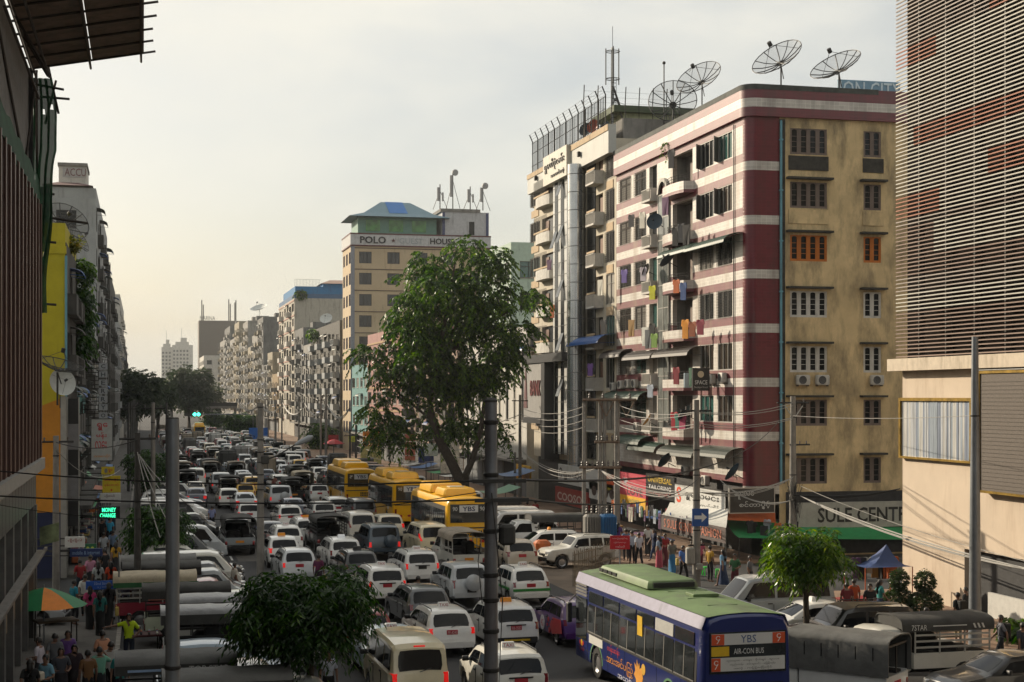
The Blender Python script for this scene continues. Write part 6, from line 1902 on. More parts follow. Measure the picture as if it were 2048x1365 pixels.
r = car_at('wagon','white taxi wagon ahead of the yellow-signed hatchback',582,1060,TAXW,0.05,lit=True);taxi_sign(r,1.4,1.52)
r = car_at('sedan','dark sedan between two white wagons',592,1042,NAVY,0.05,lit=False)
r = car_at('probox','white wagon left of the dark minivan',650,1052,WHT,0.05,lit=False)
r = car_at('probox','white wagon with a red plate behind the farthest yellow bus',678,1040,TAXW,0.05,lit=False)
r = car_at('mpv','dark grey minivan beside the middle yellow bus',730,1054,GRY,0.05,lit=False)
r = car_at('jeep','silver off-road car with spare wheel near the grey pole',562,1020,SIL,0.04,lit=True)
r = car_at('hatch','red hatchback half hidden by the dome tree',742,1322,REDC,0.05,lit=True)
r = car_at('hatch','silver-beige hatchback right of the rusty pole behind parked cars',1046,1146,paint('b9ad9b'),0.04,lit=False)
r = car_at('wagon','purple and red car with a round white badge beside the blue bus',1172,1296,PURP,0.03,lit=False,plate='PLATE_BLACK')
RDD = mat('red_wrap',hexc('c9202a'),.35,coat=.6)
decal(r,[(-.86,.06,.50),(-.866,1.15,.34),(-.866,1.45,.62),(-.862,1.1,.92),(-.84,.25,.94)],RDD,(.012,0,0),'red_wrap')
for (yy,zz,rr)in ((1.62,.78,.09),(1.5,.42,.1),(1.75,.58,.06)):
    MB().lathe([(.001,-.868),(rr,-.868),(rr,-.85)],12,c=(0,yy,zz),axis='x').build('red_spot',RDD,r)
cb = MB().lathe([(.001,-.868),(.26,-.868),(.26,-.85)],20,c=(0,2.35,.58),axis='x').build('round_badge',flat('d8d4d8',.4),r)
lettering('4G',.30,.24,RDD,r,(-.872,2.35,.58),(0,-1,0),(0,0,1),.003)
lettering('ooredoo',.62,.12,flat('c84a58',.4),r,(-.868,3.0,.52),(0,-1,0),(0,0,1),.003)
# --- yellow city buses
YB = mat('bus_yellow',hexc('f0b406'),.33,var=.07,scale=.8,coat=.5,dirt=.2,dirt_col=(.22,.13,.02))
BGL = mat('bus_glass',(.03,.035,.038),.06,var=.5,scale=.5,spec=.9)
INKB = flat('20264e',.5)
WPAN = mat('sign_white',(.62,.62,.60),.5,var=.04)
def yellow_bus(label,px_left,py_roof,route):
    L,W,H = 10.8,2.45,3.05
    p = PG(px_left,py_roof,(H-.15)*VS)
    t = thing('yellow_bus',label,'bus',(p.x+W/2*VS,p.y,0),0.012,'yellow city buses')
    t.scale = (VS,VS,VS)
    wh = (2.6,8.2)
    ob('body',bus_shell(L,W,H,wh),YB,t)
    bus_windows(t,L,W,.6,10.2,8,1.35,2.35,BGL,M_('BLACK'))
    bus_wheels(t,W,wh)
    ob('roof_unit',hump(-.95,.95,2.1,4.7,H+.01,H+.42),YB,t)
    ob('roof_unit',hump(-1.0,1.0,5.6,9.2,H+.01,H+.5),YB,t)
    MB().box(-.4,3.0,H+.42,.4,3.9,H+.46).build('roof_hatch',flat('b8b09a',.6),t)
    MB().box(-1.02,-.025,1.72,1.02,.06,2.72).build('rear_window',BGL,t)
    s = MB().box(-.52,-.055,2.28,.52,-.027,2.66).build('route_sign',WPAN,t)
    lettering('YBS',.72,.26,INKB,s,(0,-.057,2.47),(1,0,0),(0,0,1),.003,bold=.02)
    for sx in (-1,1):lettering(route,.26,.22,flat('d8d8d4',.5),t,(sx*.76,-.028,2.47),(1,0,0),(0,0,1),.004)
    MB().box(-1.12,-.02,1.40,1.12,.02,1.46).build('rear_seam',M_('BLACK'),t)
    for k in range(7):
        for q in range(2):MB().box(-.05+k*.12,-.02,1.0+q*.16,.03+k*.12,.02,1.12+q*.16).build('vent_slot',M_('BLACK'),t)
    for sx in (-1,1):
        MB().cbox((sx*1.05,.0,.95),(.13,.07,.42)).build('tail_light',M_('RED_OFF'),t)
        decal(t,[(sx*.98,-.015,.62),(sx*.62,-.015,.62),(sx*.62,-.015,.78),(sx*.98,-.015,.78)],flat('b0301c',.4),(0,.02,0),'hazard_strip')
    MB().box(-1.1,-.05,.36,1.1,.1,.56).build('rear_bumper',YB,t)
    MB().box(-.25,-.055,.66,.25,-.01,.78).build('licence_plate',M_('PLATE_RED'),t)
    MB().box(-1.238,9.4,.4,-1.21,10.4,2.3).build('door',BGL,t)
    for k,(yy,zz)in enumerate(((1.7,1.05),(6.4,1.1))):decal(t,[(-1.24,yy,zz),(-1.24,yy+.4,zz),(-1.24,yy+.4,zz+.32),(-1.24,yy,zz+.32)],WPAN,(.008,0,0),'notice')
    return t
yellow_bus('nearest of three yellow city buses, beside the rusty pole',893,1003,'90')
yellow_bus('middle one of the three yellow city buses',786,966,'90')
yellow_bus('farthest of the three yellow city buses in the near queue',690,943,'?')
p = PG(388,852,2.9)
fb_ = thing('yellow_bus','lone yellow bus far up the street under the green light','bus',(p.x+1.2,p.y,0),0,'yellow city buses')
ob('body',bus_shell(10.8,2.45,3.05,(2.6,8.2)),YB,fb_);MB().box(-1,-.03,1.5,1,.05,2.6).build('rear_window',BGL,fb_);ob('roof_unit',hump(-1,1,2,9,3.06,3.5),YB,fb_);bus_wheels(fb_,2.45,(2.6,8.2))
# --- the blue bus
BB = mat('bus_blue',hexc('1c2a68'),.3,var=.10,scale=.7,coat=.6,dirt=.25,dirt_col=(.03,.03,.06))
BGR = mat('bus_roof_green',(0.125,0.20,0.075),.6,var=.22,scale=1.1,dirt=.6,dirt_col=(.09,.085,.07),dstr=1.0,dsc=.9)
BLV = mat('bus_edge_highlight',hexc('8d8ba6'),.35,coat=.4,dirt=.15)  # roof edge strip: the sky highlight is put into its pale colour
L,W,H = 10.7,2.42,3.08
pr_,pf_ = PG(1406,1246,(H-.16)*VS),PG(1150,1150,(H-.16)*VS)
hd = math.atan2(-(pf_.x-pr_.x),pf_.y-pr_.y)
bus = thing('blue_bus','blue city bus with a green roof in the right lane','bus',(pr_.x+W/2*VS*math.cos(hd),pr_.y+W/2*VS*math.sin(hd),0),hd)
bus.scale = (VS,VS,VS)
wh = (2.35,8.5)
ob('body',bus_shell(L,W,H,wh),BB,bus)
rf = MB()
ys_ = [.10,.5,2.5,5,7.5,10.2,L-.10]
for y in ys_:
    for (x,z)in ((-1.06,H-.055),(-.75,H-.012),(-.45,H+.016),(0,H+.036),(.45,H+.016),(.75,H-.012),(1.06,H-.055)):rf.v.append((x,y,z+.008))
for i in range(len(ys_)-1):
    for k in range(6):rf.f.append((i*7+k,i*7+k+1,i*7+k+8,i*7+k+7))
rf.build('roof_skin',BGR,bus,smooth=60)
for sx in (-1,1):
    MB().slab([(sx*1.196,.12,2.72),(sx*1.196,L-.1,2.72),(sx*1.075,L-.1,H-.055),(sx*1.075,.12,H-.055)],(sx*.012,0,.006)).build('roof_edge',BLV,bus)
for q in (1.6,3.0,4.5,9.9):MB().box(-.42,q,H-.02,.42,q+.025,H+.042).build('roof_seam',BGR,bus)
for q in (1.5,3.3,4.6,5.9,7.4,9.35):MB().box(-W/2-.006,q,.42,-W/2+.01,q+.012,1.24).build('panel_seam',M_('BLACK'),bus)
MB().box(-W/2-.006,.2,.70,-W/2+.01,L-.3,.715).build('panel_seam',M_('BLACK'),bus)
ob('roof_unit',hump(-.78,.78,5.1,9.6,H+.04,H+.27,.12),BGR,bus)
MB().box(-.62,5.09,H+.07,.62,5.2,H+.21).build('unit_grille',M_('BLACK'),bus)
for k in range(4):MB().box(-.79,7.9+k*.42,H+.08,-.70,8.22+k*.42,H+.18).build('vent_slot',M_('BLACK'),bus)
MB().cbox((.2,3.5,H+.07),(.75,.6,.09)).build('roof_hatch',BGR,bus);MB().cbox((.0,10.1,H+.06),(.6,.4,.07)).build('roof_hatch',BGR,bus)
bus_windows(bus,L,W,.55,9.3,6,1.36,2.18,BGL,FR_ALU)
for k in range(6):
    a,b_ = .55+8.75*k/6+.06,.55+8.75*(k+1)/6-.06
    for sx in (-1,1):MB().slab([(sx*(W/2-.018),a,2.25),(sx*(W/2-.018),b_,2.25),(sx*(W/2-.03),b_,2.58),(sx*(W/2-.03),a,2.58)],(sx*.022,0,0)).build('top_window',BGL if k not in (1,)else mat('milk_glass',(.5,.5,.48),.4),bus)
MB().box(-W/2-.012,9.45,1.0,-W/2+.04,10.5,2.3).build('door_glass',BGL,bus)
for k in range(4):MB().box(-W/2-.006,9.45,2.36+k*.1,-W/2+.03,10.55,2.42+k*.1).build('front_louvre',FR_ALU,bus)
bus_wheels(bus,W,wh)
for w in wh:MB().lathe([(.56,-1.215),(.62,-1.215),(.62,-1.19),(.56,-1.19)],18,c=(0,w,.48),axis='x',a0=0,a1=PI).build('arch_trim',mat('arch_green',hexc('5c8a62'),.5),bus)
MB().cbox((-1.42,10.6,1.75),(.14,.22,.62)).tube([(-1.2,10.6,2.3),(-1.42,10.6,2.1)],.025,5).build('wing_mirror',M_('BLACK'),bus)
# rear: window with route boards
MB().box(-1.04,-.03,1.62,1.04,.05,2.66).build('rear_window',BGL,bus)
ORB = flat('d0532a',.5)
s = MB().box(-1.0,-.05,2.34,1.0,-.032,2.62).build('route_board',WPAN,bus)
for sx in (-1,1):
    MB().box(sx*1.0 if sx>0 else -1.0,-.058,2.345,sx*.66 if sx<0 else .66,-.0505,2.615).build('number_panel',ORB,bus)
    lettering('၄',.12,.20,flat('eeeeea',.5),bus,(sx*.83,-.059,2.48),(1,0,0),(0,0,1),.003)
lettering('YBS',.42,.19,flat('2a4a80',.5),bus,(0,-.051,2.48),(1,0,0),(0,0,1),.003)
lettering('AIR-CON BUS',.82,.14,flat('d8d8d6',.5),bus,(.02,-.031,2.17),(1,0,0),(0,0,1),.003)
MB().box(-1.0,-.045,2.06,-.52,-.0315,2.30).build('notice',flat('d8b020',.5),bus)
s = MB().box(-1.0,-.05,1.68,1.0,-.032,2.02).build('notice_board',WPAN,bus);MB().box(-1.0,-.058,1.685,-.76,-.0505,2.015).build('number_panel',ORB,bus)
lettering('၄',.12,.22,flat('eeeeea',.5),bus,(-.88,-.059,1.85),(1,0,0),(0,0,1),.003)
for q,tx in enumerate(('သုဝဏ္ဏ - တာမွေ - ဗိုလ်ချုပ် - ဆူးလေ','လှည်းတန်း - စမ်းချောင်း - မြေနီကုန်း','အလုံ - ကြည့်မြင်တိုင်')):lettering(tx,1.45-q*.2,.075,flat('3a3a3c',.6),bus,(.12,-.051,1.94-q*.1),(1,0,0),(0,0,1),.003)
def bull_logo(org,right,s):
    rgt,up = Vector(right),Vector((0,0,1));n_ = rgt.cross(up)
    o = Vector(org)+n_*.006
    g = MB();g.add([o]+[o+(rgt*math.cos(2*PI*k/18)+up*math.sin(2*PI*k/18))*.17*s for k in range(18)],[(0,k+1,(k+1)%18+1)for k in range(18)]);g.build('logo_disc',flat('e0b01c',.4),bus)
    for sg in (-1,1):
        o2 = Vector(org)+n_*.010
        sh_ = [(.06,-.10),(.14,.0),(.12,.07),(.20,.04),(.30,.12),(.36,.05),(.34,-.08),(.28,-.06),(.24,-.15),(.16,-.09)]
        m_ = MB();m_.add([o2+rgt*(sg*a*s)+up*(b*s)for a,b in sh_],[tuple(range(10))]);m_.build('logo_bull',flat('c01c28',.4),bus)
    lettering('Red Bull',.70*s,.19*s,flat('c01c28',.4),bus,Vector(org)-up*.30*s,right,(0,0,1),.004)
bull_logo((-.62,-.014,1.24),(1,0,0),.85)
for k in range(2):
    for q in range(9):MB().box(-.18+k*.62+q*.06,-.02,1.14,-.145+k*.62+q*.06,.02,1.36).build('vent_slot',M_('BLACK'),bus)
MB().box(-.45,-.05,.82,.45,-.01,.98).build('notice',WPAN,bus)
for sx in (-1,1):
    MB().cbox((sx*1.10,.0,.85),(.14,.08,.5)).build('tail_light',M_('RED_OFF'),bus)
    decal(bus,[(sx*.98,-.02,.70),(sx*.5,-.02,.70),(sx*.5,-.02,.86),(sx*.98,-.02,.86)],flat('c8a018',.4),(0,.02,0),'hazard_strip')
MB().box(-.32,-.07,.46,.32,-.03,.58).build('licence_plate',flat('c8a018',.5),bus)
MB().box(-1.15,-.06,.34,1.15,.1,.62).build('rear_bumper',BB,bus)
# left side: printed advertisement (flat print)
sxp = -W/2-.004
lf = (0,-1,0)
lettering('လန်းဆန်း',1.1,.30,flat('c4303a',.5),bus,(sxp,6.9,1.10),lf,(0,0,1),.004)
lettering('အားအင်ပြည့်',2.3,.42,flat('d88a28',.5),bus,(sxp,6.35,.78),lf,(0,0,1),.004)
lettering('အသစ်',1.2,.22,flat('d8d8e4',.5),bus,(sxp,5.9,.50),lf,(0,0,1),.004)
lettering('သောက်သုံးပါ',1.6,.2,flat('d8d8e4',.5),bus,(sxp,1.3,.80),lf,(0,0,1),.004)
bull_logo((sxp+.006,9.95,.88),lf,.62)
MB().box(sxp,7.9,1.0,sxp-.004,9.2,1.26).build('notice',WPAN,bus)
sp2 = [(4.55,.40),(4.35,.75),(4.5,1.02),(4.62,.96),(4.66,1.14),(4.74,1.0),(4.85,1.2),(4.88,.98),(5.05,1.08),(4.98,.86),(5.1,.74),(4.92,.62),(4.9,.40)]
m_ = MB();m_.add([(sxp-.004,y,z)for y,z in sp2],[tuple(range(len(sp2)))]);m_.build('printed_splash',flat('e09a38',.5),bus)
m_ = MB();m_.add([(sxp-.006,4.32+.16*math.cos(2*PI*k/14),1.0+.16*math.sin(2*PI*k/14))for k in range(14)],[tuple(range(14))]);m_.build('printed_coin',flat('d8a83c',.5),bus)
MB().box(sxp-.012,4.4,1.9,sxp-.004,4.8,2.45).build('notice',flat('d8b020',.5),bus)
# --- parked nose out, left kerb (heading to the right)
HL = -PI/2
def parked_left(kind,label,Y,xr,body,**k):
    return place(kind,label,(xr,Y,0),HL+k.pop('dh',0.0),body,**k)
def valance(r,m):
    return MB().slab([(.874,-.1,1.60),(.874,2.9,1.60),(.878,2.9,1.90),(.878,-.1,1.90)],(.012,0,0)).build('canopy_valance',m,r)
def side_text(root,s,y,z,w,h,m,hw=.872):
    lettering(s,w,h,m,root,(hw,y,z),(0,1,0),(0,0,1),.004)
valance(parked_left('pickup_open','parked pickup under a crumpled grey tarpaulin at the bottom edge',39.7,.6,SIL,canvas=CV_GY,lit=False),CV_DK)
r = parked_left('pickup_open','parked pickup with a lettered dark canopy and cream cab',42.9,-.6,CREAMC,canvas=CV_GY,lit=False)
cs = MB().slab([(.872,-.1,1.62),(.872,2.9,1.62),(.872,2.9,1.86),(.872,-.1,1.86)],(.012,0,0)).build('canopy_valance',CV_DK,r)
side_text(r,'TOP STAR',2.2,1.74,1.0,.14,flat('c8c8c4',.6),.886);decal(r,[(.884,.2,1.70),(.884,1.3,1.70),(.884,1.3,1.76),(.884,.2,1.76)],flat('8fa8c8',.5),(.006,0,0),'stripe')
parked_left('hatch','pale blue-silver hatchback parked between the canopy pickups',48.2,.45,LBL,lit=False)
r = parked_left('pickup_open','parked pickup with a wrinkled silver tarp and white cab',52.0,.7,WHT,canvas=CV_SILV,lit=False)
valance(r,CV_DK);side_text(r,'APEX',2.2,1.75,.5,.16,flat('9a9ca0',.6),.893)
valance(parked_left('pickup_open','second silver-tarped pickup behind the lettered tarp',54.9,1.1,WHT,canvas=CV_SILV,lit=False),CV_DK)
r = parked_left('pickup_open','parked pickup with a dark canopy and mossy white cab',58.4,.1,paint('c9d0b8'),canvas=CV_DK,lit=False)
valance(r,CV_DK);decal(r,[(.876,.1,1.60),(.86,2.8,1.60),(.86,2.8,1.66),(.86,.1,1.66)],flat('8a4a38',.6),(.02,0,0),'stripe')
r = parked_left('pickup_slat','parked pickup bus with a long cream canopy, green trim and red cab',62.6,-1.0,paint('8f2036'),canvas=CV_BG,lit=False,post=PIPEW)
MB().slab([(.86,-.1,1.58),(.86,2.95,1.58),(.88,2.95,1.76),(.88,-.1,1.76)],(.02,0,0)).build('canopy_valance',CV_GRN,r)
valance(parked_left('pickup_open','parked pickup with a flat black canopy beside the left tree',66.2,-.7,SGR,canvas=CV_DK,lit=False),M_('BLACK'))
valance(parked_left('pickup_open','parked pickup with a dark grey canopy behind the left tree',69.0,-.8,GRY,canvas=CV_GY,lit=False),CV_DK)
parked_left('van','grey-white van parked nose out by the left tree',71.8,-.3,WH2,lit=False)
parked_left('suv','black car parked nose out with a bright headlight',74.6,.4,BLK,lit=False)
k_ = 0
kinds_l = ['sedan','hatch','mpv','van','wagon','sedan','suv','pickup_open','probox','sedan','van','hatch','mpv','sedan','wagon','suv','sedan','hatch','van','probox','sedan','wagon','mpv','hatch','sedan','van','suv','sedan','wagon','hatch']
cols_l = [(WHT,'white'),(SIL,'silver'),(WHT,'white'),(WH2,'off-white'),(GRY,'dark grey'),(SIL,'silver'),(BLK,'black'),(WHT,'white')]
KN = {'sedan':'sedan','hatch':'hatchback','mpv':'minivan','van':'van','wagon':'wagon','suv':'off-road car','probox':'square wagon','pickup_open':'canopy pickup','pickup_closed':'covered pickup','pickup_slat':'slatted pickup','jeep':'jeep','boxtruck':'box truck'}
Yp = 77.4
while k_<29:
    m_,cn = cols_l[(k_*3+k_//4)%8]
    kd = kinds_l[k_]
    place(kd,'%s %s parked along the left kerb, %s beyond the black car'%(cn,KN[kd],ORD[k_]if k_ else 'first'),(-.3+random.uniform(-.3,.4),Yp,0),HL+random.uniform(-.06,.10),m_,canvas=CV_DK,lit=False,detail=3 if Yp<110 else 2,group='vehicles parked along the left kerb')
    Yp+=2.75+random.random()*.4
    k_+=1
# --- parked nose out, right side
HR = PI/2
def parked_right(kind,label,Y,xr,body,**k):
    return place(kind,label,(xr,Y,0),HR+k.pop('dh',0.0),body,**k)
parked_right('van','silver van with a sunroof parked at the right by the concrete pole',56.6,26.8,SGR,lit=False)
r = parked_right('sedan','white taxi sedan parked under the bright green tree',52.8,26.7,TAXW,lit=False);taxi_sign(r,2.2,1.45,'WHITE',False,.3)
parked_right('jeep','black off-road car parked under the bright green tree',48.9,26.2,BLK,lit=False)
r = parked_right('pickup_slat','white-cabbed pickup bus with a dark lettered canopy at the right',44.6,26.3,WH2,canvas=CV_DK,lit=False,post=PIPEW)
lettering('7STAR',.5,.16,flat('c8c8c4',.5),r,(-.875,2.35,1.78),(0,-1,0),(0,0,1),.004)
for q in range(3):decal(r,[(-.872,.2+q*.14,1.72),(-.872,.26+q*.14,1.72),(-.872,.32+q*.14,1.86),(-.872,.26+q*.14,1.86)],flat('c8c8c4',.5),(-.006,0,0),'stripe')
decal(r,[(-.872,.8,1.80),(-.872,1.9,1.80),(-.872,1.9,1.83),(-.872,.8,1.83)],flat('c8c8c4',.5),(-.006,0,0),'stripe')
p = PG(1792,1420)
place('pickup_closed','pickup with a rounded grey canvas cover and black rear grille',(p.x,p.y,0),.72,WHT,canvas=CV_GY,lit=False)
parked_right('sedan','black car parked in front of the lamp pole base',40.9,27.6,BLK,lit=False)
parked_right('sedan','white car cut by the lower right corner of the picture',36.9,27.6,WHT,lit=False)
parked_right('jeep','dusty white off-road car parked nose out beside the barred enclosure',79.6,25.0,WH2,lit=False,dh=.12).scale = (.94,)*3
r = parked_right('wagon','white taxi parked nose out beside the orange box',83.8,24.4,TAXW,lit=False);taxi_sign(r,1.8,1.5,'PLATE_YELLOW',False,.25)
parked_right('pickup_open','white pickup with a long dark canopy parked at the right',88.0,25.4,WHT,canvas=CV_DK,lit=False)
parked_right('van','white van parked nose out behind the white pickup',92.4,25.2,WHT,lit=False)
k_ = 0
Yp = 96
while Yp<175:
    m_,cn = [(WHT,'white'),(BLK,'black'),(SIL,'silver'),(WH2,'off-white'),(GRY,'dark grey')][k_%5]
    kd = ['van','wagon','pickup_open','mpv','sedan','van','hatch'][k_%7]
    place(kd,'%s %s parked on the right, %s beyond the white van'%(cn,KN[kd],ORD[k_]if k_ else 'first'),(24.9+random.uniform(-.3,.3),Yp,0),HR+random.uniform(-.1,.1),m_,canvas=CV_DK,lit=False,detail=2,group='vehicles parked along the right kerb')
    Yp+=3.0+random.random()*.6
    k_+=1
ob_box = thing('orange_box','rusty orange metal box between the parked taxi and off-road car','box',(PG(1084,1128).x,PG(1084,1128).y,0))
MB().cbox((0,0,.75),(.85,.9,1.1)).build('casing',mat('orange_metal',hexc('a8541c'),.6,dirt=.4),ob_box);MB().box(-.5,-.55,.2,.5,.55,.22).build('tray',IRON,ob_box);MB().tube([(-.3,0,0),(-.3,0,.25)],.05,5).tube([(.3,0,0),(.3,0,.25)],.05,5).build('legs',IRON,ob_box)
# --- the jam further up the street: lanes filled car by car
lane_x = [4.3,7.2,10.0,12.8,15.6,18.6,21.4]
lane_start = [128,112,118,124,128,104,112]
ln = ['leftmost','second','third','middle','fifth','sixth','rightmost']
fillk = ['probox','sedan','sedan','mpv','hatch','pickup_open','wagon','sedan','suv','van','sedan','wagon','pickup_slat','hatch','jeep','pickup_closed','mpv','hatch','boxtruck']
fillc = [(paint('5b6670'),'slate'),(paint('6d1f24'),'wine red'),(paint('2f4f63'),'teal blue'),(paint('a79a80'),'tan'),(GRY,'dark grey'),(SGR,'grey'),(BLK,'black'),(LBL,'pale blue'),(WHT,'white'),(TAXW,'bright white'),(SIL,'silver'),(WH2,'off-white'),(GRY,'dark grey'),(WHT,'white'),(BLK,'black'),(SGR,'grey'),(TAXW,'bright white'),(NAVY,'dark blue'),(WHT,'white'),(YELT,'yellow'),(BEI,'beige'),(SIL,'silver'),(REDC,'red')]
rl = random.Random(21)
# vehicles that can be told apart in the middle distance
for (kd,lb,px,py,b_,cv)in (('pickup_open','pickup bus with a dark arched canopy, left lane middle distance',460,1004,WH2,CV_DK),('wagon','yellow taxi wagon in the middle distance',492,1006,YELT,None),('pickup_closed','tall beige covered truck in the middle distance',608,992,CREAMC,CV_BG),('probox','white wagon just left of the beige covered truck',562,985,WHT,None),
 ('mpv','white minivan ahead of a man walking in the left lane',394,976,WH2,None),('pickup_open','dark covered pickup at the left kerb lane, far',396,940,GRY,CV_DK),('boxtruck','white box truck far up the street',432,897,WHT,mat('box_white',(.52,.52,.5),.6)),('sedan','silver sedan left of the canopy pickup, middle distance',494,1028,SIL,None),
 ('wagon','white wagon close behind the silver sedan',500,1054,WHT,None),('boxtruck','grey box-backed truck in the middle of the far jam',482,935,WH2,mat('box_grey',(.22,.22,.21),.6)),('hatch','white hatchback left of the farthest near bus',640,1008,WHT,None),('van','white van standing across the jam right of the grey pole',615,935,WHT,None)):
    p = PG(px,py)
    place(kd,lb,(p.x,p.y,0),rl.uniform(-.02,.06)if kd!='van' else 1.2,b_,canvas=cv,lit=rl.random()<.4,detail=2,plate='PLATE_YELLOW' if 'pickup' in kd else 'PLATE_RED')
busy = [(o.location.x,o.location.y)for o in bpy.data.objects if o.parent is None and o.get('category')in ('car','minivan','van','pickup truck','truck','bus')]
for li,(x,y)in enumerate(zip(lane_x,lane_start)):
    c_ = 0
    while y<385 and c_<30:
        kd = rl.choice(fillk)
        b_,cn = rl.choice(fillc)
        xx = x+rl.uniform(-.35,.35)
        if not any(abs(xx-bx)<2.0 and -5.2<y-by<(11.5 if by_=='bus' else 5.2)for bx,by,by_ in [(q[0],q[1],'')for q in busy])and not (li in (3,4)and y<126):
            place(kd,'%s %s, %s lane of the far jam, %s from its tail'%(cn,KN[kd],ln[li],ORD[c_]if c_ else 'first'),(xx,y,0),rl.uniform(-.03,.05),b_,canvas=rl.choice([CV_DK,CV_GY,CV_TAN]),lit=rl.random()<.18,detail=1 if y>190 else 2,
 plate='PLATE_YELLOW' if 'pickup' in kd else 'PLATE_RED',group='cars in the far jam')
            c_+=1
        y+=6.1+rl.random()*1.5+(2.5 if li==0 else 0)+max(0,(y-200)*.012)
# ================================================================ poles, cables, street signs, shop fronts
GALV = mat('galvanised_pole',(.20,.215,.235),.45,metal=.55,var=.2,scale=1.5,dirt=.2)
RUSTP = mat('rust_spotted_pole',(.20,.21,.23),.5,metal=.4,var=.3,scale=2,dirt=.65,dirt_col=(.07,.035,.02))
CONP = mat('concrete_pole',(.22,.205,.185),.9,var=.25,scale=2,dirt=.35)
DKP = mat('dark_pole',(.05,.048,.045),.8,var=.3)
CERAM = mat('insulator',(.10,.085,.075),.3)
def pole(label,p,h,r0,r1,m,name='utility_pole',group='poles along the street',arms=(),rings=(),n=12):
    t = thing(name,label,'pole',(p.x,p.y,0),0,group)
    MB().tube([(0,0,0),(0,0,h*.5),(0,0,h)],[r0,(r0+r1)/2,r1],n).build('shaft',m,t,smooth=50)
    for (z,w,off,ang)in arms:
        c,s = math.cos(ang),math.sin(ang)
        a = MB().tube([(c*(-w/2+off),s*(-w/2+off),z),(c*(w/2+off),s*(w/2+off),z)],.045,5).build('cross_arm',IRON,t)
        for k in range(3):
            q = -w/2+off+w*(k+.5)/3
            ob('insulator',MB().lathe([(.02,0),(.05,.03),(.03,.07),(.05,.11),(.02,.16)],8,c=(c*q,s*q,z+.04)).mesh('insulator'),CERAM,a)
    for z in rings:
        rr = r0+(r1-r0)*z/h
        MB().lathe([(rr+.004,z-.03),(rr+.018,z-.02),(rr+.018,z+.02),(rr+.004,z+.03)],n).build('clamp',IRON,t)
    return t
def at_depth(px,t):q = PT(px,793,t);q.z = 0;return q
p = at_depth(345,22)
pl1 = pole('plain grey steel pole in the left foreground',p,PT(345,838,22).z,.112,.094,GALV,'steel_pole',rings=(PT(345,1335,22).z,4.0),n=20)
MB().lathe([(.094,0),(.08,.02),(.001,.02)],20,c=(0,0,PT(345,838,22).z)).build('cap',DKP,pl1)
p = at_depth(982,20)
zt_ = PT(982,802,20).z
pl2 = pole('rust-spotted steel pole with clamps and cross arms in the centre foreground',p,zt_,.112,.080,RUSTP,'steel_pole',rings=[PT(982,y,20).z for y in (845,950,1062,1150,1200,1262,1340)],n=18)
MB().lathe([(.084,-.02),(.088,.01),(.06,.035),(.001,.045)],16,c=(0,0,zt_)).build('cap',DKP,pl2)
for (y_,x0_,x1_)in ((962,-.27,.44),(1000,-.24,.48)):
    z_ = PT(982,y_,20).z
    MB().box(x0_,-.13,z_-.025,x1_,-.09,z_+.025).build('cross_arm',DKP,pl2)
bx = MB().cbox((.21,-.02,PT(982,1070,20).z),(.2,.2,.27)).build('junction_box',DKP,pl2)
MB().tube([(-.14,-.1,PT(982,1205,20).z),(-.20,-.12,PT(982,1120,20).z),(-.17,-.12,PT(982,1085,20).z)],.008,4).build('loose_cable',DKP,pl2)
MB().tube([(-.02,-.13,zt_-1.2),(.12,-.15,PT(982,1200,20).z),(.05,-.14,4.9)],.008,4).build('loose_cable',DKP,pl2)
p = PG(521,1152)
h3 = PT(517,806,78).z
pl3 = pole('grey concrete pole with a street lamp standing in the jam',p,h3,.20,.14,CONP,arms=((PT(517,960,78).z,1.3,0,.2),),rings=[PT(517,y,78).z for y in (815,880,905,925,950,980)])
a0,a1,a2 = Vector((0,0,PT(517,925,78).z)),PT(590,890,78)-Vector((p.x,p.y,0)),PT(626,873,78)-Vector((p.x,p.y,0))
MB().tube([a0,(a0+a1)/2-Vector((0,0,.1)),a1],.04,6).build('lamp_arm',DKP,pl3)
MB().tube([a1,a1+(a2-a1)*.3,a1+(a2-a1)*.8,a2],[.05,.14,.16,.05],10).build('lamp_head',mat('lamp_grey',(.32,.34,.36),.5),pl3,smooth=60)
MB().cbox((.22,-.1,PT(517,920,78).z),(.4,.3,.45)).build('junction_box',DKP,pl3)
p = PG(1950,1302)
pole('tall tapering grey pole in front of the beige wall',p,PT(1940,674,55.3).z,.24,.115,GALV,'steel_pole',rings=(PT(1940,832,55.3).z,),n=20)
p = PG(1393,1186)
pl5 = pole('concrete pole on the right pavement with a meter box and blue sign',p,PT(1395,800,71.6).z,.20,.13,CONP,arms=((PT(1395,822,71.6).z,1.7,0,.2),(PT(1395,1090,71.6).z,.9,0,.2)),rings=[PT(1395,y,71.6).z for y in (900,950,1000,1060)])
MB().cbox((-.35,-.1,1.75),(.4,.35,.8)).build('meter_box',mat('box_grey2',(.30,.29,.26),.7,dirt=.3),pl5);MB().cbox((.05,-.28,1.25),(.3,.2,.3)).build('meter_box',mat('box_grey2'),pl5)
bs = thing('blue_arrow_sign','square blue road sign with a white arrow on the concrete pole','sign',(p.x,p.y-.25,PT(1395,1052,71.4).z),-.15)
MB().box(-.3,-.03,0,.48,0,.82).build('panel',mat('sign_blue',hexc('1d4f97'),.4),bs)
m_ = MB();m_.add([(-.2,-.034,.33),(.15,-.034,.33),(.15,-.034,.18),(.40,-.034,.42),(.15,-.034,.64),(.15,-.034,.5),(-.2,-.034,.5)],[tuple(range(7))]);m_.build('arrow',flat('dcdcda',.5),bs)
p = at_depth(1586,80)
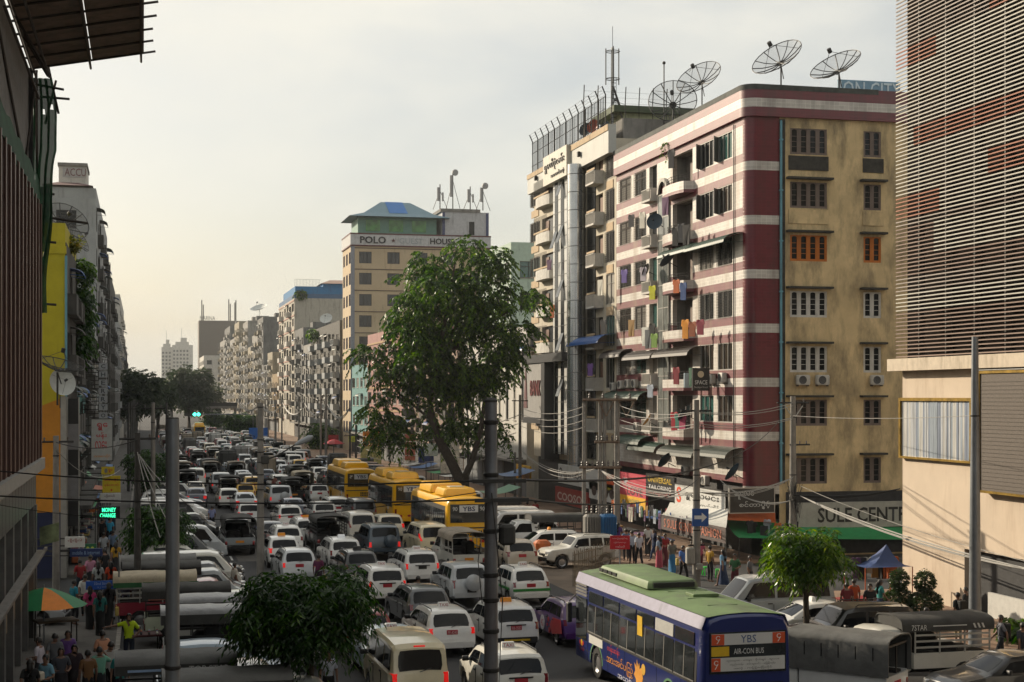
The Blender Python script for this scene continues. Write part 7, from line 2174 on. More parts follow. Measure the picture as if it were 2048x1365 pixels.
pl6 = pole('concrete pole with tangled cables in front of the ochre wall',p,PT(1586,793,80).z,.22,.14,CONP,arms=((PT(1586,806,80).z,1.9,0,.1),(PT(1586,890,80).z,1.2,.4,.1)),rings=[PT(1586,y,80).z for y in (835,950,1000)])
MB().tube([(-.5,-.1,PT(1586,812,80).z),(-.05,-.1,PT(1586,836,80).z)],.03,4).tube([(.5,-.1,PT(1586,812,80).z),(.05,-.1,PT(1586,836,80).z)],.03,4).build('brace',PIPEW,pl6)
rc = random.Random(4)
cm = MB()
for k in range(26):
    z0 = PT(1586,960+rc.random()*40,80).z;a = rc.uniform(-.45,.1);b_ = rc.uniform(.0,.45)
    cm.tube([(a,-.2,z0),((a+b_)/2,-.28,z0-rc.uniform(.3,1.6)),(b_,-.2,z0-rc.uniform(0,.5))],.014,3)
tg = cm.build('cable_tangle',DKP,pl6);tg['kind'] = 'stuff'
cab = thing('switch_cabinet','white switch cabinet at the foot of the tangled pole','cabinet',(PT(1578,1060,79).x,PT(1578,1060,79).y-.2,0))
MB().cbox((0,0,1.1),(1.1,.6,2.0)).build('casing',mat('cabinet_white',(.45,.45,.43),.6,dirt=.3),cab);MB().box(-.02,-.31,.2,.02,-.302,2.0).build('door_seam',IRON,cab)
# transformer poles
HF = []
for k,(px,pyt)in enumerate(((1168,806),(1200,800),(1209,796),(1234,792))):
    q = at_depth(px,91)
    HF.append(pole(['weathered pole at the left of the transformer frame','inner pole of the transformer frame beside the grey tank','thin pole in the middle of the transformer frame','thick pole at the right of the transformer frame'][k],q,PT(px,pyt,91).z,.20 if k==3 else .14,.15 if k==3 else .10,CONP,group='poles of the transformer frame'))
fr = thing('transformer_gantry','rusty cross beams with insulators between the transformer poles','frame',(at_depth(1200,91).x,at_depth(1200,91).y-.25,0))
ex_ = Vector((CA,-SA,0))
for (y_,x0_,x1_,nI)in ((800,-1.1,2.1,4),(884,-.4,1.1,5),(935,-1.3,1.2,8)):
    z = PT(1200,y_,91).z
    a = MB().tube([ex_*x0_+Vector((0,0,z)),ex_*x1_+Vector((0,0,z))],.08,4).build('beam',mat('rust_beam',(.16,.11,.075),.8,var=.4),fr)
    for k in range(nI):
        c_ = ex_*(x0_+(x1_-x0_)*(k+.5)/nI)
        ob('insulator',MB().lathe([(.03,0),(.08,.06),(.05,.12),(.08,.2),(.05,.26),(.03,.34)],8,c=(c_.x,c_.y,z+.08)).mesh('insulator'),CERAM,a)
for s in (-.2,1.0):
    z = PT(1200,800,91).z;MB().tube([ex_*s+Vector((0,0,z)),ex_*(s+.5)+Vector((0,0,z-1.0))],.035,4).tube([ex_*(s+1.0)+Vector((0,0,z)),ex_*(s+.5)+Vector((0,0,z-1.0))],.035,4).build('brace',mat('rust_beam'),fr)
for k,(px,m,lb)in enumerate(((1184,mat('tank_grey',(.16,.155,.14),.6,dirt=.3),'grey finned transformer tank on the left of the frame'),(1215,mat('tank_blue',hexc('1f5f92'),.5,dirt=.2),'blue transformer tank with bushings behind the red notice'))):
    q = at_depth(px,88)
    tr = thing('transformer',lb,'transformer',(q.x,q.y,1.0),0,'transformers at the right kerb')
    MB().cbox((0,0,.75),(.95,.8,1.3)).build('tank',m,tr)
    for j in range(6):MB().box(-.42+j*.15,-.52,.2,-.38+j*.15,-.402,1.25).build('cooling_fin',m,tr)
    for j in range(3):MB().lathe([(.03,1.4),(.09,1.5),(.05,1.58),(.09,1.66),(.05,1.74),(.08,1.82),(.02,1.9)],8,c=(-.3+j*.3,0,0)).build('bushing',CERAM,tr)
    MB().box(-.4,-.3,-1.0,-.3,.3,.1).box(.3,-.3,-1.0,.4,.3,.1).build('stand',CONC,tr)
# barred enclosure
e0,e1 = PG(1146,1178),PG(1232,1150)
enc = thing('barred_enclosure','rusty barred enclosure with a broken top round the transformers','fence',(e0.x,e0.y,0))
dv = Vector((e1.x-e0.x,e1.y-e0.y,0));Ln = dv.length;dv.normalize()
RB = mat('rusty_bars',(.24,.19,.13),.8,var=.35,scale=3,metal=.2)
for k in range(int(Ln/.17)):MB().tube([dv*(k*.17)+Vector((0,0,.1)),dv*(k*.17)+Vector((0,0,1.75+.1*math.sin(k*2.3)))],.016,4).build('bar',RB,enc)
for z in (.2,.55,.9,1.25,1.6):MB().tube([Vector((0,0,z)),dv*Ln+Vector((0,0,z))],.02,4).build('rail',RB,enc)
for k in range(14):MB().tube([Vector((k*.16,k*.22,.1)),Vector((k*.16,k*.22,1.75))],.016,4).build('bar',RB,enc)
for z in (.2,.9,1.6):MB().tube([Vector((0,0,z)),Vector((2.2,3.0,z))],.02,4).build('rail',RB,enc)
q = PG(1236,1172)
rn = thing('red_notice','red notice board with white writing on a post at the kerb','sign',(q.x,q.y-.3,0),-.2)
zb = PT(1236,1100,73.5).z
MB().box(-.48,-.03,zb,.48,0,zb+.66).build('panel',mat('notice_red',hexc('c11f2b'),.5),rn);MB().tube([(0,.03,0),(0,.03,zb+.5)],.035,6).build('post',GALV,rn)
for k,s in enumerate(('ယာဉ်မရပ်ရ','စည်ပင်သာယာရေး','ကော်မတီ')):lettering(s,.74-.14*k,.11,flat('e8d0d0',.5),rn,(0,-.031,zb+.52-k*.19),(1,0,0),(0,0,1),.003)
# other poles
for k,(px,pyb,pyt,m,r,lb)in enumerate(((275,1236,866,DKP,.16,'dark pole beside the parked canopies on the left'),(306,1085,805,CONP,.17,'concrete pole with lamps farther along the left pavement'),(112,1212,872,CONP,.17,'concrete pole with a lamp at the orange wall'),
 (1040,1012,790,CONP,.16,'thin concrete pole behind the buses, right one'),(1030,1008,905,CONP,.13,'short concrete pole behind the buses, left one'),(936,1000,830,DKP,.12,'dark thin pole in front of the big tree'),(700,955,860,DKP,.14,'dark pole left of the pink building'),(712,960,850,DKP,.14,'dark pole beside another left of the pink building'),
 (652,930,780,CONP,.2,'pale pole at the dark end-walled block'),(333,905,805,DKP,.2,'dark pole far along the left pavement'),(551,905,800,CONP,.2,'far concrete pole at the right row'))):
    q = PG(px,pyb);tt = (CAMH*F_PX)/(pyb-Y0)
    pole(lb,q,PT(px,pyt,tt).z,r,r*.7,m,arms=((PT(px,pyt+12,tt).z,1.5,0,.2),),rings=[PT(px,pyt+40,tt).z])
    if k in (1,2):
        o = bpy.data.objects[-1]if False else None
for k in range(9):
    y = 150+k*32
    pole('dark roadside pole at the left kerb, %s of the far row'%ORD[k],Vector((-1.3,y,0)),8.6,.15,.10,DKP,group='far poles left',arms=((8.0,1.6,0,0),))
    if k>1:pole('pale roadside pole at the right kerb, %s of the far row'%ORD[k-2],Vector((25.3,y+9,0)),9.2,.16,.11,CONP,group='far poles right',arms=((8.6,1.6,0,0),))
# ---------------------------------------------------------------- cables
CABLE,CABW = mat('black_cable',(.012,.012,.012),.6),mat('grey_cable',(.30,.29,.27),.6)
def cable(label,a,b,sag,r=.02,m=None,group='overhead cables',n=14,extra=0):
    a,b = Vector(a),Vector(b)
    c = (a+b)/2
    t = thing('cable_bundle' if extra else 'cable',label,'cable',c,0,group)
    for e in range(extra+1):
        d = Vector((0,0,0))if e==0 else Vector((rc.uniform(-.1,.1),rc.uniform(-.1,.1),rc.uniform(-.15,.1)))
        sg = sag*(1+rc.uniform(-.25,.25)*(e>0))
        pts = [a+(b-a)*(k/n)+d*min(1,4*k/n,4*(n-k)/n)-Vector((0,0,sg*4*(k/n)*(1-k/n)))-c for k in range(n+1)]
        MB().tube(pts,r,4).build('strand',m or CABLE,t)
    return t
# near black cables across the foreground
cable('thick black cable from the rusty pole to the left, upper',PT(960,962,20),PT(-120,930,26),.16,.011)
cable('thick black cable from the rusty pole to the left, lower',PT(955,1000,20),PT(-120,985,24),.10,.012)
cable('thin black cable sagging left from the rusty pole',PT(955,985,20),PT(-120,985,30),.45,.006)
cable('black cable from the rusty pole to the right shops, upper',PT(1030,960,20),PT(1560,840,78),.9,.02)
cable('black cable from the rusty pole to the right shops, lower',PT(1036,998,20),PT(1400,955,71),.5,.016)
# right pavement
T5,T6,T7,T8 = 71.4,79.7,90.6,120
for k,(y5,y6)in enumerate(((824,806),(826,812),(848,835),(853,838))):
    cable('pale cable between the two concrete poles, %s from the top'%ORD[k].replace('nearest','first'),PT(1395,y5,T5),PT(1586,y6,T6),.25,.018,CABW,'cables between the right poles')
    cable('pale cable from the blue-sign pole to the transformer frame, %s from the top'%ORD[k].replace('nearest','first'),PT(1395,y5,T5),PT(1240,812+k*14,T7),.3,.018,CABW,'cables to the transformer frame')
    cable('pale cable from transformer frame past the big tree, %s from the top'%ORD[k].replace('nearest','first'),PT(1170,812+k*14,T7),PT(1040,815+k*12,T8),.5,.018,CABW,'cables beyond the transformer frame')
cable('bundle of pale cables at shop sign height between the right poles',PT(1400,985,T5),PT(1586,955,T6),.35,.016,CABW,extra=4)
cable('bundle of pale cables from the blue-sign pole past the pink sign',PT(1395,985,T5),PT(1200,940,T7),.5,.016,CABW,extra=5)
cable('bundle of cables from the transformer poles towards the bank',PT(1190,938,T7),PT(1042,900,T8),.9,.016,CABW,extra=5)
cable('thick cable bundle sweeping from the tangled pole to the right edge',PT(1600,992,T6),PT(2120,1152,52),.35,.02,CABW,extra=4)
cable('single pale cable above the sweeping bundle',PT(1600,972,T6),PT(2120,1140,54),.3,.012,CABW)
cable('thin wire from the tangled pole to the tall tapering pole',PT(1586,832,T6),PT(1940,832,55.3),.12,.012,CABW)
cable('black cable along the foot of the ochre wall',PT(1586,990,T6),PT(1800,978,79),.2,.03,CABLE,extra=2)
cable('tangled pole cables over the black sign',PT(1586,1000,T6),PT(1440,960,82),.6,.016,CABW,extra=3)
for k in range(5):
    a_,b_ = PT(1040-k*4,830+k*18,T8),PT(712,868+k*12,215)
    cable('long sagging cable under the big tree, %s from the top'%ORD[k].replace('nearest','first'),a_,b_,1.6,.03,CABW,'cables under the big tree')
for k in range(5):
    cable('pale cables looping along the far right row, %s stretch'%ORD[k].replace('nearest','first'),PG(700-k*45,955-k*14)+Vector((0,0,8.0)),PG(655-k*45,941-k*14)+Vector((0,0,8.2)),1.5,.05,CABW,'cables of the far right row',extra=2)
for k in range(4):
    cable('pale twisted cable hanging by the left poles, %s'%ORD[k].replace('nearest','first'),PT(275+k*3,905+k*4,63),PT(320+k*22,1075-k*20,60),.2,.02,CABW,'cables at the left poles')
cable('black cable between the left poles',PT(275,880,63),PT(112,885,66),.3,.02)
cable('sagging cable from the orange wall pole to the left row',PT(112,900,66),PT(240,940,95),.8,.02,CABW)
# ---------------------------------------------------------------- shop signs, right
SX = XR-1.3
SF = Face(None,(SX,0,0),FACE_R)  # x of this face = -Y
def shop_sign(label,px0,px1,yt,yb,panel,lines,name='shop_sign',X=None,thick=.15,frame=None):
    X = X or SX
    F = Face(None,(X,0,0),FACE_R)
    a,b = PX(px0,yt,X),PX(px1,yt,X)
    zt,zb = a.z,PX(px0,yb,X).z
    w,h = a.y-b.y,zt-zb
    return sign_board(name,label,F,-a.y,zb,w,h,panel,[(s,cx*w,cz*h,tw*w,th*h,m)for (s,cx,cz,tw,th,m)in lines],thick,0,'sign',frame,'shop signs on the right')
WHP,BKP = mat('sign_panel_white',(.55,.55,.53),.5,var=.05,dirt=.12),mat('sign_panel_black',(.018,.018,.019),.4)
shop_sign('white sign with black script and a red and black swirl',1354,1456,968,1012,WHP,[('S',.09,.55,.10,.72,flat('c8401c',.5)),('ရွှေလမင်း',.55,.62,.66,.50,flat('151515',.4)),('အထည်ဆိုင်',.66,.24,.45,.26,flat('151515',.4))],frame=IRON)
shop_sign('black tailoring sign with gold and white letters',1296,1353,947,992,BKP,[('UNIVERSAL',.5,.78,.84,.24,flat('b89a2c',.5)),('TAILORING',.5,.46,.8,.18,flat('c8c8c8',.5)),('စက်ချုပ်ဆိုင်',.5,.18,.8,.18,flat('a04a48',.5))])
s_ = shop_sign('pink and yellow shop sign with raised letters',1240,1296,943,1010,mat('sign_pink',hexc('b4384a'),.5),[('LOVE',.62,.50,.55,.26,flat('4a1420',.5)),('♥',.28,.76,.18,.18,flat('9a9aa0',.5))])
b_ = s_.children[0]
ys = PX(1240,943,SX).y-PX(1296,943,SX).y;hs = PX(1240,943,SX).z-PX(1240,1010,SX).z
MB().box(.02,-.17,.0,ys-.02,-.152,hs*.34).build('lower_panel',mat('sign_yellow',hexc('d8a320'),.5),s_);lettering('FASHION',ys*.4,hs*.12,flat('5a7a5a',.5),s_,(ys*.62,-.175,hs*.2),(1,0,0),(0,0,1),.004)
shop_sign('orange and yellow striped poster between the transformer poles',1211,1231,948,985,mat('sign_orange',hexc('c8572c'),.5),[('အထူး',.5,.75,.7,.2,flat('e8c8b0',.5)),('လျှော့ဈေး',.5,.2,.8,.2,flat('e0d028',.5))])
shop_sign('white sign with brown script behind the transformer poles',1120,1206,928,965,WHP,[('ရွှေဆိုင်',.38,.5,.5,.6,flat('3a2620',.5)),('O',.07,.55,.08,.6,flat('222226',.5))])
shop_sign('red sign with round white emblems behind the transformer poles',1114,1180,972,1004,mat('sign_red',hexc('8e2a22'),.5),[('COOSO',.45,.45,.75,.5,flat('c8b8b0',.5))])
shop_sign('white sign with dark round pictures left of the pink sign',1182,1239,962,996,WHP,[('●●●●',.5,.5,.8,.6,flat('3a2a26',.5))])
shop_sign('yellow sign with dark script at the far end of the shop row',1034,1063,928,957,mat('sign_yellow',),[('ရွှေ',.5,.68,.6,.4,flat('3a2a10',.5)),('RICE NOODLE',.5,.25,.85,.22,flat('a8401c',.5))])
EF = Face(None,(0,Y1a-.45,0),FACE_E)
def end_sign(label,px0,px1,yt,yb,panel,lines,Y=None,thick=.15,frame=None,name='shop_sign'):
    Y = Y or (Y1a-.45)
    F = Face(None,(0,Y,0),FACE_E)
    a,b = PY(px0,yt,Y),PY(px1,yb,Y)
    w,h = b.x-a.x,a.z-b.z
    return sign_board(name,label,F,a.x,b.z,w,h,panel,[(s,cx*w,cz*h,tw*w,th*h,m)for (s,cx,cz,tw,th,m)in lines],thick,0,'sign',frame,'shop signs on the right')
end_sign('long white sign with big black capitals under the ochre wall',1592,1830,1006,1052,mat('sign_cream',(.36,.35,.31),.7,dirt=.25),[('SULE CENTRE',.58,.5,.82,.58,flat('141210',.5))])
end_sign('black sign with pale Burmese script at the tiled corner',1458,1546,978,1024,BKP,[('ဆူးလေ',.32,.72,.45,.34,flat('b8bab8',.5)),('စင်တာပွိုင့်',.56,.30,.7,.34,flat('b8bab8',.5))],Y=Y1a-1.2,frame=FR_ALU)
hs_ = thing('hostel_sign','black hanging sign with a round emblem on the tiled front','sign',(PX(1402,780,XR-1.2).x,PX(1402,780,XR-1.2).y,PX(1402,782,XR-1.2).z))
MB().box(-.55,-.1,0,.5,.1,1.35).build('panel',BKP,hs_);MB().lathe([(.001,-.105),(.2,-.105),(.2,-.1)],18,c=(-.05,0,.98),axis='y').build('emblem',flat('c8b89a',.5),hs_)
lettering('SPACE',.78,.24,flat('dcdcd8',.5),hs_,(-.03,-.104,.50),(1,0,0),(0,0,1),.004);lettering('Boutique Hostel',.84,.14,flat('b8b8b4',.5),hs_,(-.03,-.104,.2),(1,0,0),(0,0,1),.004)
MB().tube([(.5,0,1.0),(1.2,0,1.0)],.03,4).tube([(.5,0,.3),(1.2,0,.3)],.03,4).build('bracket',IRON,hs_)
lp = thing('lightbox_panel','small pale lightbox left of the hostel sign','sign',(PX(1375,775,XR-1.0).x,PX(1375,775,XR-1.0).y,PX(1375,776,XR-1.0).z))
MB().cbox((0,0,.45),(.45,.16,.9)).build('panel',mat('lightbox',(.42,.50,.54),.4),lp);MB().tube([(.2,0,.5),(.95,0,.5)],.025,4).build('bracket',IRON,lp)
# shop awnings and canopies
def canopy_cloth(name,label,pts,m,folds=0,cat='awning'):
    t = MB();nu,nv = 14,6
    a,b,c,d = [Vector(p)for p in pts]  # back left, back right, front right, front left
    o = (a+b+c+d)/4
    for j in range(nv+1):
        for i in range(nu+1):
            s,v = i/nu,j/nv
            p_ = (a+(b-a)*s)*(1-v)+(d+(c-d)*s)*v
            t.v.append(tuple(p_-o-Vector((0,0,.18*math.sin(PI*v)*(1 if folds==0 else .3)+.05*folds*math.sin(s*PI*6)*v))))
    for j in range(nv):
        for i in range(nu):
            q_ = j*(nu+1)+i
            t.f.append((q_,q_+1,q_+nu+2,q_+nu+1))
    root = thing(name,label,cat,o)
    t.build('cloth',m,root,smooth=60)
    for e in (c,d):MB().tube([e-o,Vector((e.x,e.y,.14))-o],.03,5).build('post',DKP,root)
    return root
GRT = mat('green_tarp',(.012,.20,.06),.6,var=.15);WTA = mat('white_tarp',(.5,.5,.47),.6,var=.15);ORT = mat('orange_tarp',hexc('a8501e'),.6,var=.2);BLT = mat('blue_stripe_tarp',hexc('2c5590'),.6,var=.3,scale=8,stretch=(.2,6,1))
Yc = Y1a
canopy_cloth('shop_awning','bright green tarpaulin awning at the tiled corner',[PY(1452,1040,Yc-.5),PY(1556,1044,Yc-.5),PY(1560,1078,Yc-3.2),PY(1478,1076,Yc-3.2)],GRT)
canopy_cloth('shop_awning','long green awning under the big lettered sign',[PY(1590,1052,Yc-.5),PY(1840,1054,Yc-.5),PY(1850,1080,Yc-2.2),PY(1590,1078,Yc-2.2)],GRT)
canopy_cloth('shop_awning','rounded orange awning below the black corner sign',[PY(1450,1018,Yc-.4),PY(1550,1020,Yc-.4),PY(1552,1046,Yc-2.0),PY(1450,1040,Yc-2.0)],ORT)
c0,c1 = PX(1322,1030,30.2),PX(1452,1056,30.2)
bn = canopy_cloth('shop_awning','white awning with a dark lettered valance along the clothes shops',[PX(1340,1005,32.1),PX(1456,1018,32.1),c1,c0],WTA)
vd = c1-c0
vo = (c0+c1)/2-bn.location
MB().slab([c0-bn.location,c1-bn.location,c1-bn.location-Vector((0,0,.85)),c0-bn.location-Vector((0,0,.85))],(.02,0,0)).build('valance',mat('valance_grey',hexc('4a3c3a'),.7),bn)
lettering('S SULE CENTRE FASHION',vd.length*.88,.5,flat('b8694e',.6),bn,vo-Vector((.03,0,.42)),vd,(0,0,1),.01)
canopy_cloth('shop_awning','blue striped barrel awning over the first clothes shop',[PX(1290,1020,32.1),PX(1322,1022,32.1),PX(1322,1040,30.8),PX(1290,1036,30.8)],BLT)
for k,(px,py,t_,w_,m,lb)in enumerate(((880,945,150,4,GRT,'green market awning behind the yellow buses'),(840,935,165,4,mat('blue_tarp',hexc('2d5f94'),.6),'blue market awning behind the yellow buses'),(820,930,170,3,WTA,'pale market awning left of the blue one'),(1020,950,130,5,mat('blue_tarp'),'blue tarpaulin awning right of the big trunk'),(990,985,118,4,mat('mint_tarp',hexc('7fae92'),.6),'mint awning beside the rusty pole'),(905,952,140,3,WTA,'white market awning beside the trunk'))):
    q = PT(px,py,t_)
    canopy_cloth('market_awning',lb,[q+Vector((1.6,w_/2,.5)),q+Vector((1.6,-w_/2,.5)),q+Vector((-1.0,-w_/2,0)),q+Vector((-1.0,w_/2,0))],m)
for k,(y_,m,lb)in enumerate(((86,GRT,'dark green awning low on the left shops'),(93,mat('blue_tarp'),'blue awning low on the left shops'),(101,ORT,'orange awning low on the left shops'),(112,GRT,'green awning farther along the left shops'),(123,WTA,'pale awning farther along the left shops'),(134,mat('blue_tarp'),'blue awning farther along the left shops'))):
    canopy_cloth('shop_awning',lb,[(-4.2,y_,3.9),(-4.2,y_+4.5,3.9),(-2.5,y_+4.5,3.2),(-2.5,y_,3.2)],m)
for k in range(9):
    y_ = 85+k*5.5
    t = thing('goods_shelf','dark shelf of mixed goods on the left pavement, %s past the orange wall'%ORD[k].replace('nearest','first'),'shelf',(-3.5,y_,.14),0,'shelves before the left shops')
    MB().box(-.3,0,0,.3,1.8,.05).box(-.3,0,.7,.3,1.8,.75).box(-.3,0,1.4,.3,1.8,1.45).box(-.3,0,.05,-.26,1.8,1.9).build('rack',DKP,t)
    for j in range(10):MB().cbox((0,.1+(j%5)*.36,.95 if j<5 else .27),(.4,.28,.32)).build('package',flat(('8a2a2a','c8b060','2a4a7a','b8b4a8','3a6a4a','a8582a','4a2a5a')[(j+k)%7],.7),t)
q = PT(668,905,235)
# umbrella maker
def umbrella(label,p,R,zh,mats,n=8,name='parasol'):
    t = thing(name,label,'parasol',p)
    for k in range(n):
        a0,a1 = 2*PI*k/n,2*PI*(k+1)/n
        seg = MB();rows = 4
        for j in range(rows+1):
            r_ = R*j/rows;z_ = zh-(R*.42)*(j/rows)**1.5
            for i in range(3):
                a = a0+(a1-a0)*i/2
                rr = r_*(1-.04*(i==1))
                seg.v.append((rr*math.cos(a),rr*math.sin(a),z_-.03*(i==1)*j/rows))
        for j in range(rows):
            for i in range(2):seg.f.append((j*3+i,(j+1)*3+i,(j+1)*3+i+1,j*3+i+1))
        seg.build('canopy_panel',mats[k%len(mats)],t,smooth=60)
        MB().tube([(0,0,zh-.35),(R*.97*math.cos(a0),R*.97*math.sin(a0),zh-R*.42)],.01,3).build('rib',IRON,t)
    MB().tube([(0,0,0),(0,0,zh+.1)],.025,6).build('pole',GALV,t)
    return t
umbrella('red parasol far down the right pavement',(q.x,q.y,0),1.7,2.6,[flat('b02030',.6),flat('902028',.6)])
up = PT(88,1205,56);umbrella('green and orange parasol over a street stall at the left',(up.x,up.y,0),1.55,PT(88,1175,56).z,[mat('parasol_green',hexc('1f7a4a'),.6),mat('parasol_green'),mat('parasol_orange',hexc('e0831e'),.6),mat('parasol_orange'),mat('parasol_green'),mat('parasol_green'),mat('parasol_orange')])
# blue tent stall by the beige wall
st = PG(1765,1222)
tent = thing('tent_stall','blue peaked tent over a clothes stall beside the beige wall','stall',(st.x,st.y+.6,0))
TB = mat('tent_blue',hexc('2c4372'),.6,var=.15)
zt0,zt1 = PT(1765,1125,67).z,PT(1765,1085,67).z
m_ = MB();pk_ = (1.0,0,zt1)
cr = [(-1.0,-1,zt0),(1.2,-1,zt0),(1.2,1,zt0),(-1.0,1,zt0)]
for i in range(4):
    a,b = Vector(cr[i]),Vector(cr[(i+1)%4]);pv = Vector((.5,0,zt1))
    o_ = len(m_.v)
    for j in range(5):
        s = j/4
        for k in range(5):
            v = a+(b-a)*(k/4);w_ = v+(pv-v)*s;w_.z-=.35*math.sin(PI*s)*.8
            m_.v.append(tuple(w_))
    for j in range(4):
        for k in range(4):m_.f.append((o_+j*5+k,o_+j*5+k+1,o_+j*5+k+6,o_+j*5+k+5))
m_.build('canopy',TB,tent,smooth=60)
for c_ in cr:MB().tube([(c_[0],c_[1],0),c_],.025,5).build('post',mat('orange_post',hexc('b0542a'),.6),tent)
def stall(label,p,w,d,m,rz=0.0,items=6,group='street stalls'):
    t = thing('street_stall',label,'stall',p,rz,group)
    MB().cbox((0,0,.78),(w,d,.08)).build('table_top',m,t)
    for x in (-w/2+.08,w/2-.08):
        for y in (-d/2+.08,d/2-.08):MB().tube([(x,y,0),(x,y,.75)],.025,4).build('leg',IRON,t)
    return t
GC = [flat(h,.8)for h in ('22242a','7a1f2b','2f4a7a','c8c4b8','3a5f4a','8a6a3a','5a3a5a','9aa4b0','1a1a1c','b05a2a')]
def garment_mesh(w,h):
    mb = MB()
    pr = [(-w*.5,0),(-w*.22,.02),(0,-.03),(w*.22,.02),(w*.5,0),(w*.62,-h*.30),(w*.44,-h*.36),(w*.38,-h*.22),(w*.40,-h),(-w*.40,-h*.98),(-w*.38,-h*.22),(-w*.44,-h*.36),(-w*.62,-h*.30)]
    return mb.slab([(x,.03*math.sin(x*14),z)for x,z in pr],(0,.04,0)).mesh('garment')
GM = [garment_mesh(.42,.7),garment_mesh(.40,.9),MB().slab([(-.22,0,0),(.22,.02,0),(.20,0,-.95),(.03,.03,-.95),(0,0,-.45),(-.03,.02,-.95),(-.2,0,-.95)],(0,.05,0)).mesh('garment')]
NG = [0];GN = {}
def garment(p,rz,where,m=None,k=None):
    NG[0]+=1
    nth = GN.setdefault(where,[]);nth.append(1)
    i = random.randrange(len(GC))if m is None else None
    o = ob('garment',GM[random.randrange(3)if k is None else k],m or GC[i],None,p,rz)
    cn = ['charcoal','wine red','blue','off-white','green','ochre','plum','pale blue','black','rust orange']
    return tag(o,'%s garment hanging %s, %s from its near end'%(cn[i]if i is not None else 'bright',where,(ORD+['thirty-first','thirty-second'])[len(nth)-1].replace('nearest','first')),'garment','clothes hung '+where)
# laundry on the tiled front
for k,(px,py,c_,kk,ds)in enumerate(((1370,640,'d08a2a',1,'long amber laundry garment'),(1384,644,'8a4a2c',0,'brown laundry shirt'),(1400,640,'7a1f35',0,'wine-red laundry shirt'),(1290,655,'c8c8c0',2,'white laundry trousers'),(1296,660,'55585c',2,'grey laundry trousers'),(1308,668,'7a9a4a',0,'green patterned laundry shirt'),(1350,455,'16181c',1,'black laundry coat'),
 (1362,448,'20242c',1,'dark blue laundry coat'),(1372,450,'18181a',2,'black laundry trousers'),(1304,572,'b8b82a',0,'yellow laundry shirt'),(1248,540,'6a5a9a',0,'lilac laundry shirt'),(1286,535,'b0a8b0',0,'pale laundry shirt'),(1348,825,'a82030',1,'red laundry cloth'),(1356,828,'3a7a6a',0,'teal laundry shirt'),(1364,830,'b04a6a',0,'pink laundry shirt'),(1342,300,'2a2a2e',1,'dark laundry under the top balcony'),(1180,728,'6a4a8a',0,'purple laundry on the cream block balcony'))):
    q = PX(px,py,XR-1.25)
    o = ob('garment',GM[kk],flat(c_,.8),None,q,FACE_R+.35);o.scale = (1.5,1.2,1.3)
    tag(o,ds+' on the balcony line of the right block','garment','laundry on the right blocks')
for k,(px,py)in enumerate(((1262,430),(1284,425),(1330,395),(1352,560),(1366,566),(1262,640),(1304,648),(1352,735),(1384,736),(1300,770),(1206,640),(1200,560),(1098,520),(1104,610))):
    q = PX(px,py,XR-1.15);o = ob('garment',GM[k%3],GC[(k*3)%10],None,q,FACE_R+.3);o.scale = (1.5,1.2,1.2)
    tag(o,'small laundry piece on the right blocks, %s from the upper left'%ORD[k].replace('nearest','first'),'garment','laundry on the right blocks')
# clothes shops: racks along the pavement under the awnings
zsh = 2.4
for k in range(16):
    y = 83.4+k*.95
    for r_ in range(2):garment((30.6+r_*.9,y+r_*.4,2.25-(k%3)*.1),FACE_R+random.uniform(-.4,.4),'in the shops under the white awning')
for k in range(8):garment((PY(1500+k*14,1090,79).x,79+(k%2)*.5,2.3-(k%3)*.15),random.uniform(-.4,.4),'under the green corner awning')
for k in range(7):garment((st.x-.8+k*.3,st.y+.9,2.2),random.uniform(-.3,.3),'inside the blue tent stall')
for k in range(6):
    stall('low clothes table on the right pavement, %s from the tiled corner'%ORD[k].replace('nearest','first'),(29.3,84+k*3.2,.14),.9,2.0,random.choice(GC))
stall('red-draped stall table beside the blue tent',(PG(1715,1235).x,PG(1715,1235).y,.0),1.6,.9,flat('8a1f22',.7),.2)
stall('stall table under the green and orange parasol',(up.x+.4,up.y+.3,0.14),1.5,.9,flat('5a4a3a',.7),.3)
stall('shoe stall rack by the yellow-green shirt',(PG(290,1322).x,PG(290,1322).y,.14),1.1,.8,flat('4a1f1f',.7),.1)
for k in range(12):
    q = PG(290,1322);o = MB().tube([(0,-.12,0),(0,.0,.03),(0,.1,.02)],[.03,.045,.04],6).build('shoe',random.choice(GC),None,(q.x-.4+(k%4)*.27,q.y-.25+(k//4)*.25,.98),smooth=60)
    tag(o,'small shoe on the shoe stall rack, %s from the left in the %s row'%(ORD[k%4].replace('nearest','first'),['front','middle','back'][k//4]),'shoe','shoes on the shoe stall')
for k,(px,py)in enumerate(((1413,1157),(1440,1162))):
    q = PG(px,py);t = thing('green_stool',['bright green plastic stool on the right pavement, left one','bright green plastic stool on the right pavement, right one'][k],'stool',(q.x,q.y,.14),0,'green stools')
    MB().cbox((0,0,.42),(.36,.36,.06)).build('seat',mat('green_plastic',hexc('25b43a'),.4),t)
    for x in (-.14,.14):
        for y in (-.14,.14):MB().tube([(x*1.15,y*1.15,0),(x,y,.42)],.035,5).build('leg',mat('green_plastic'),t)
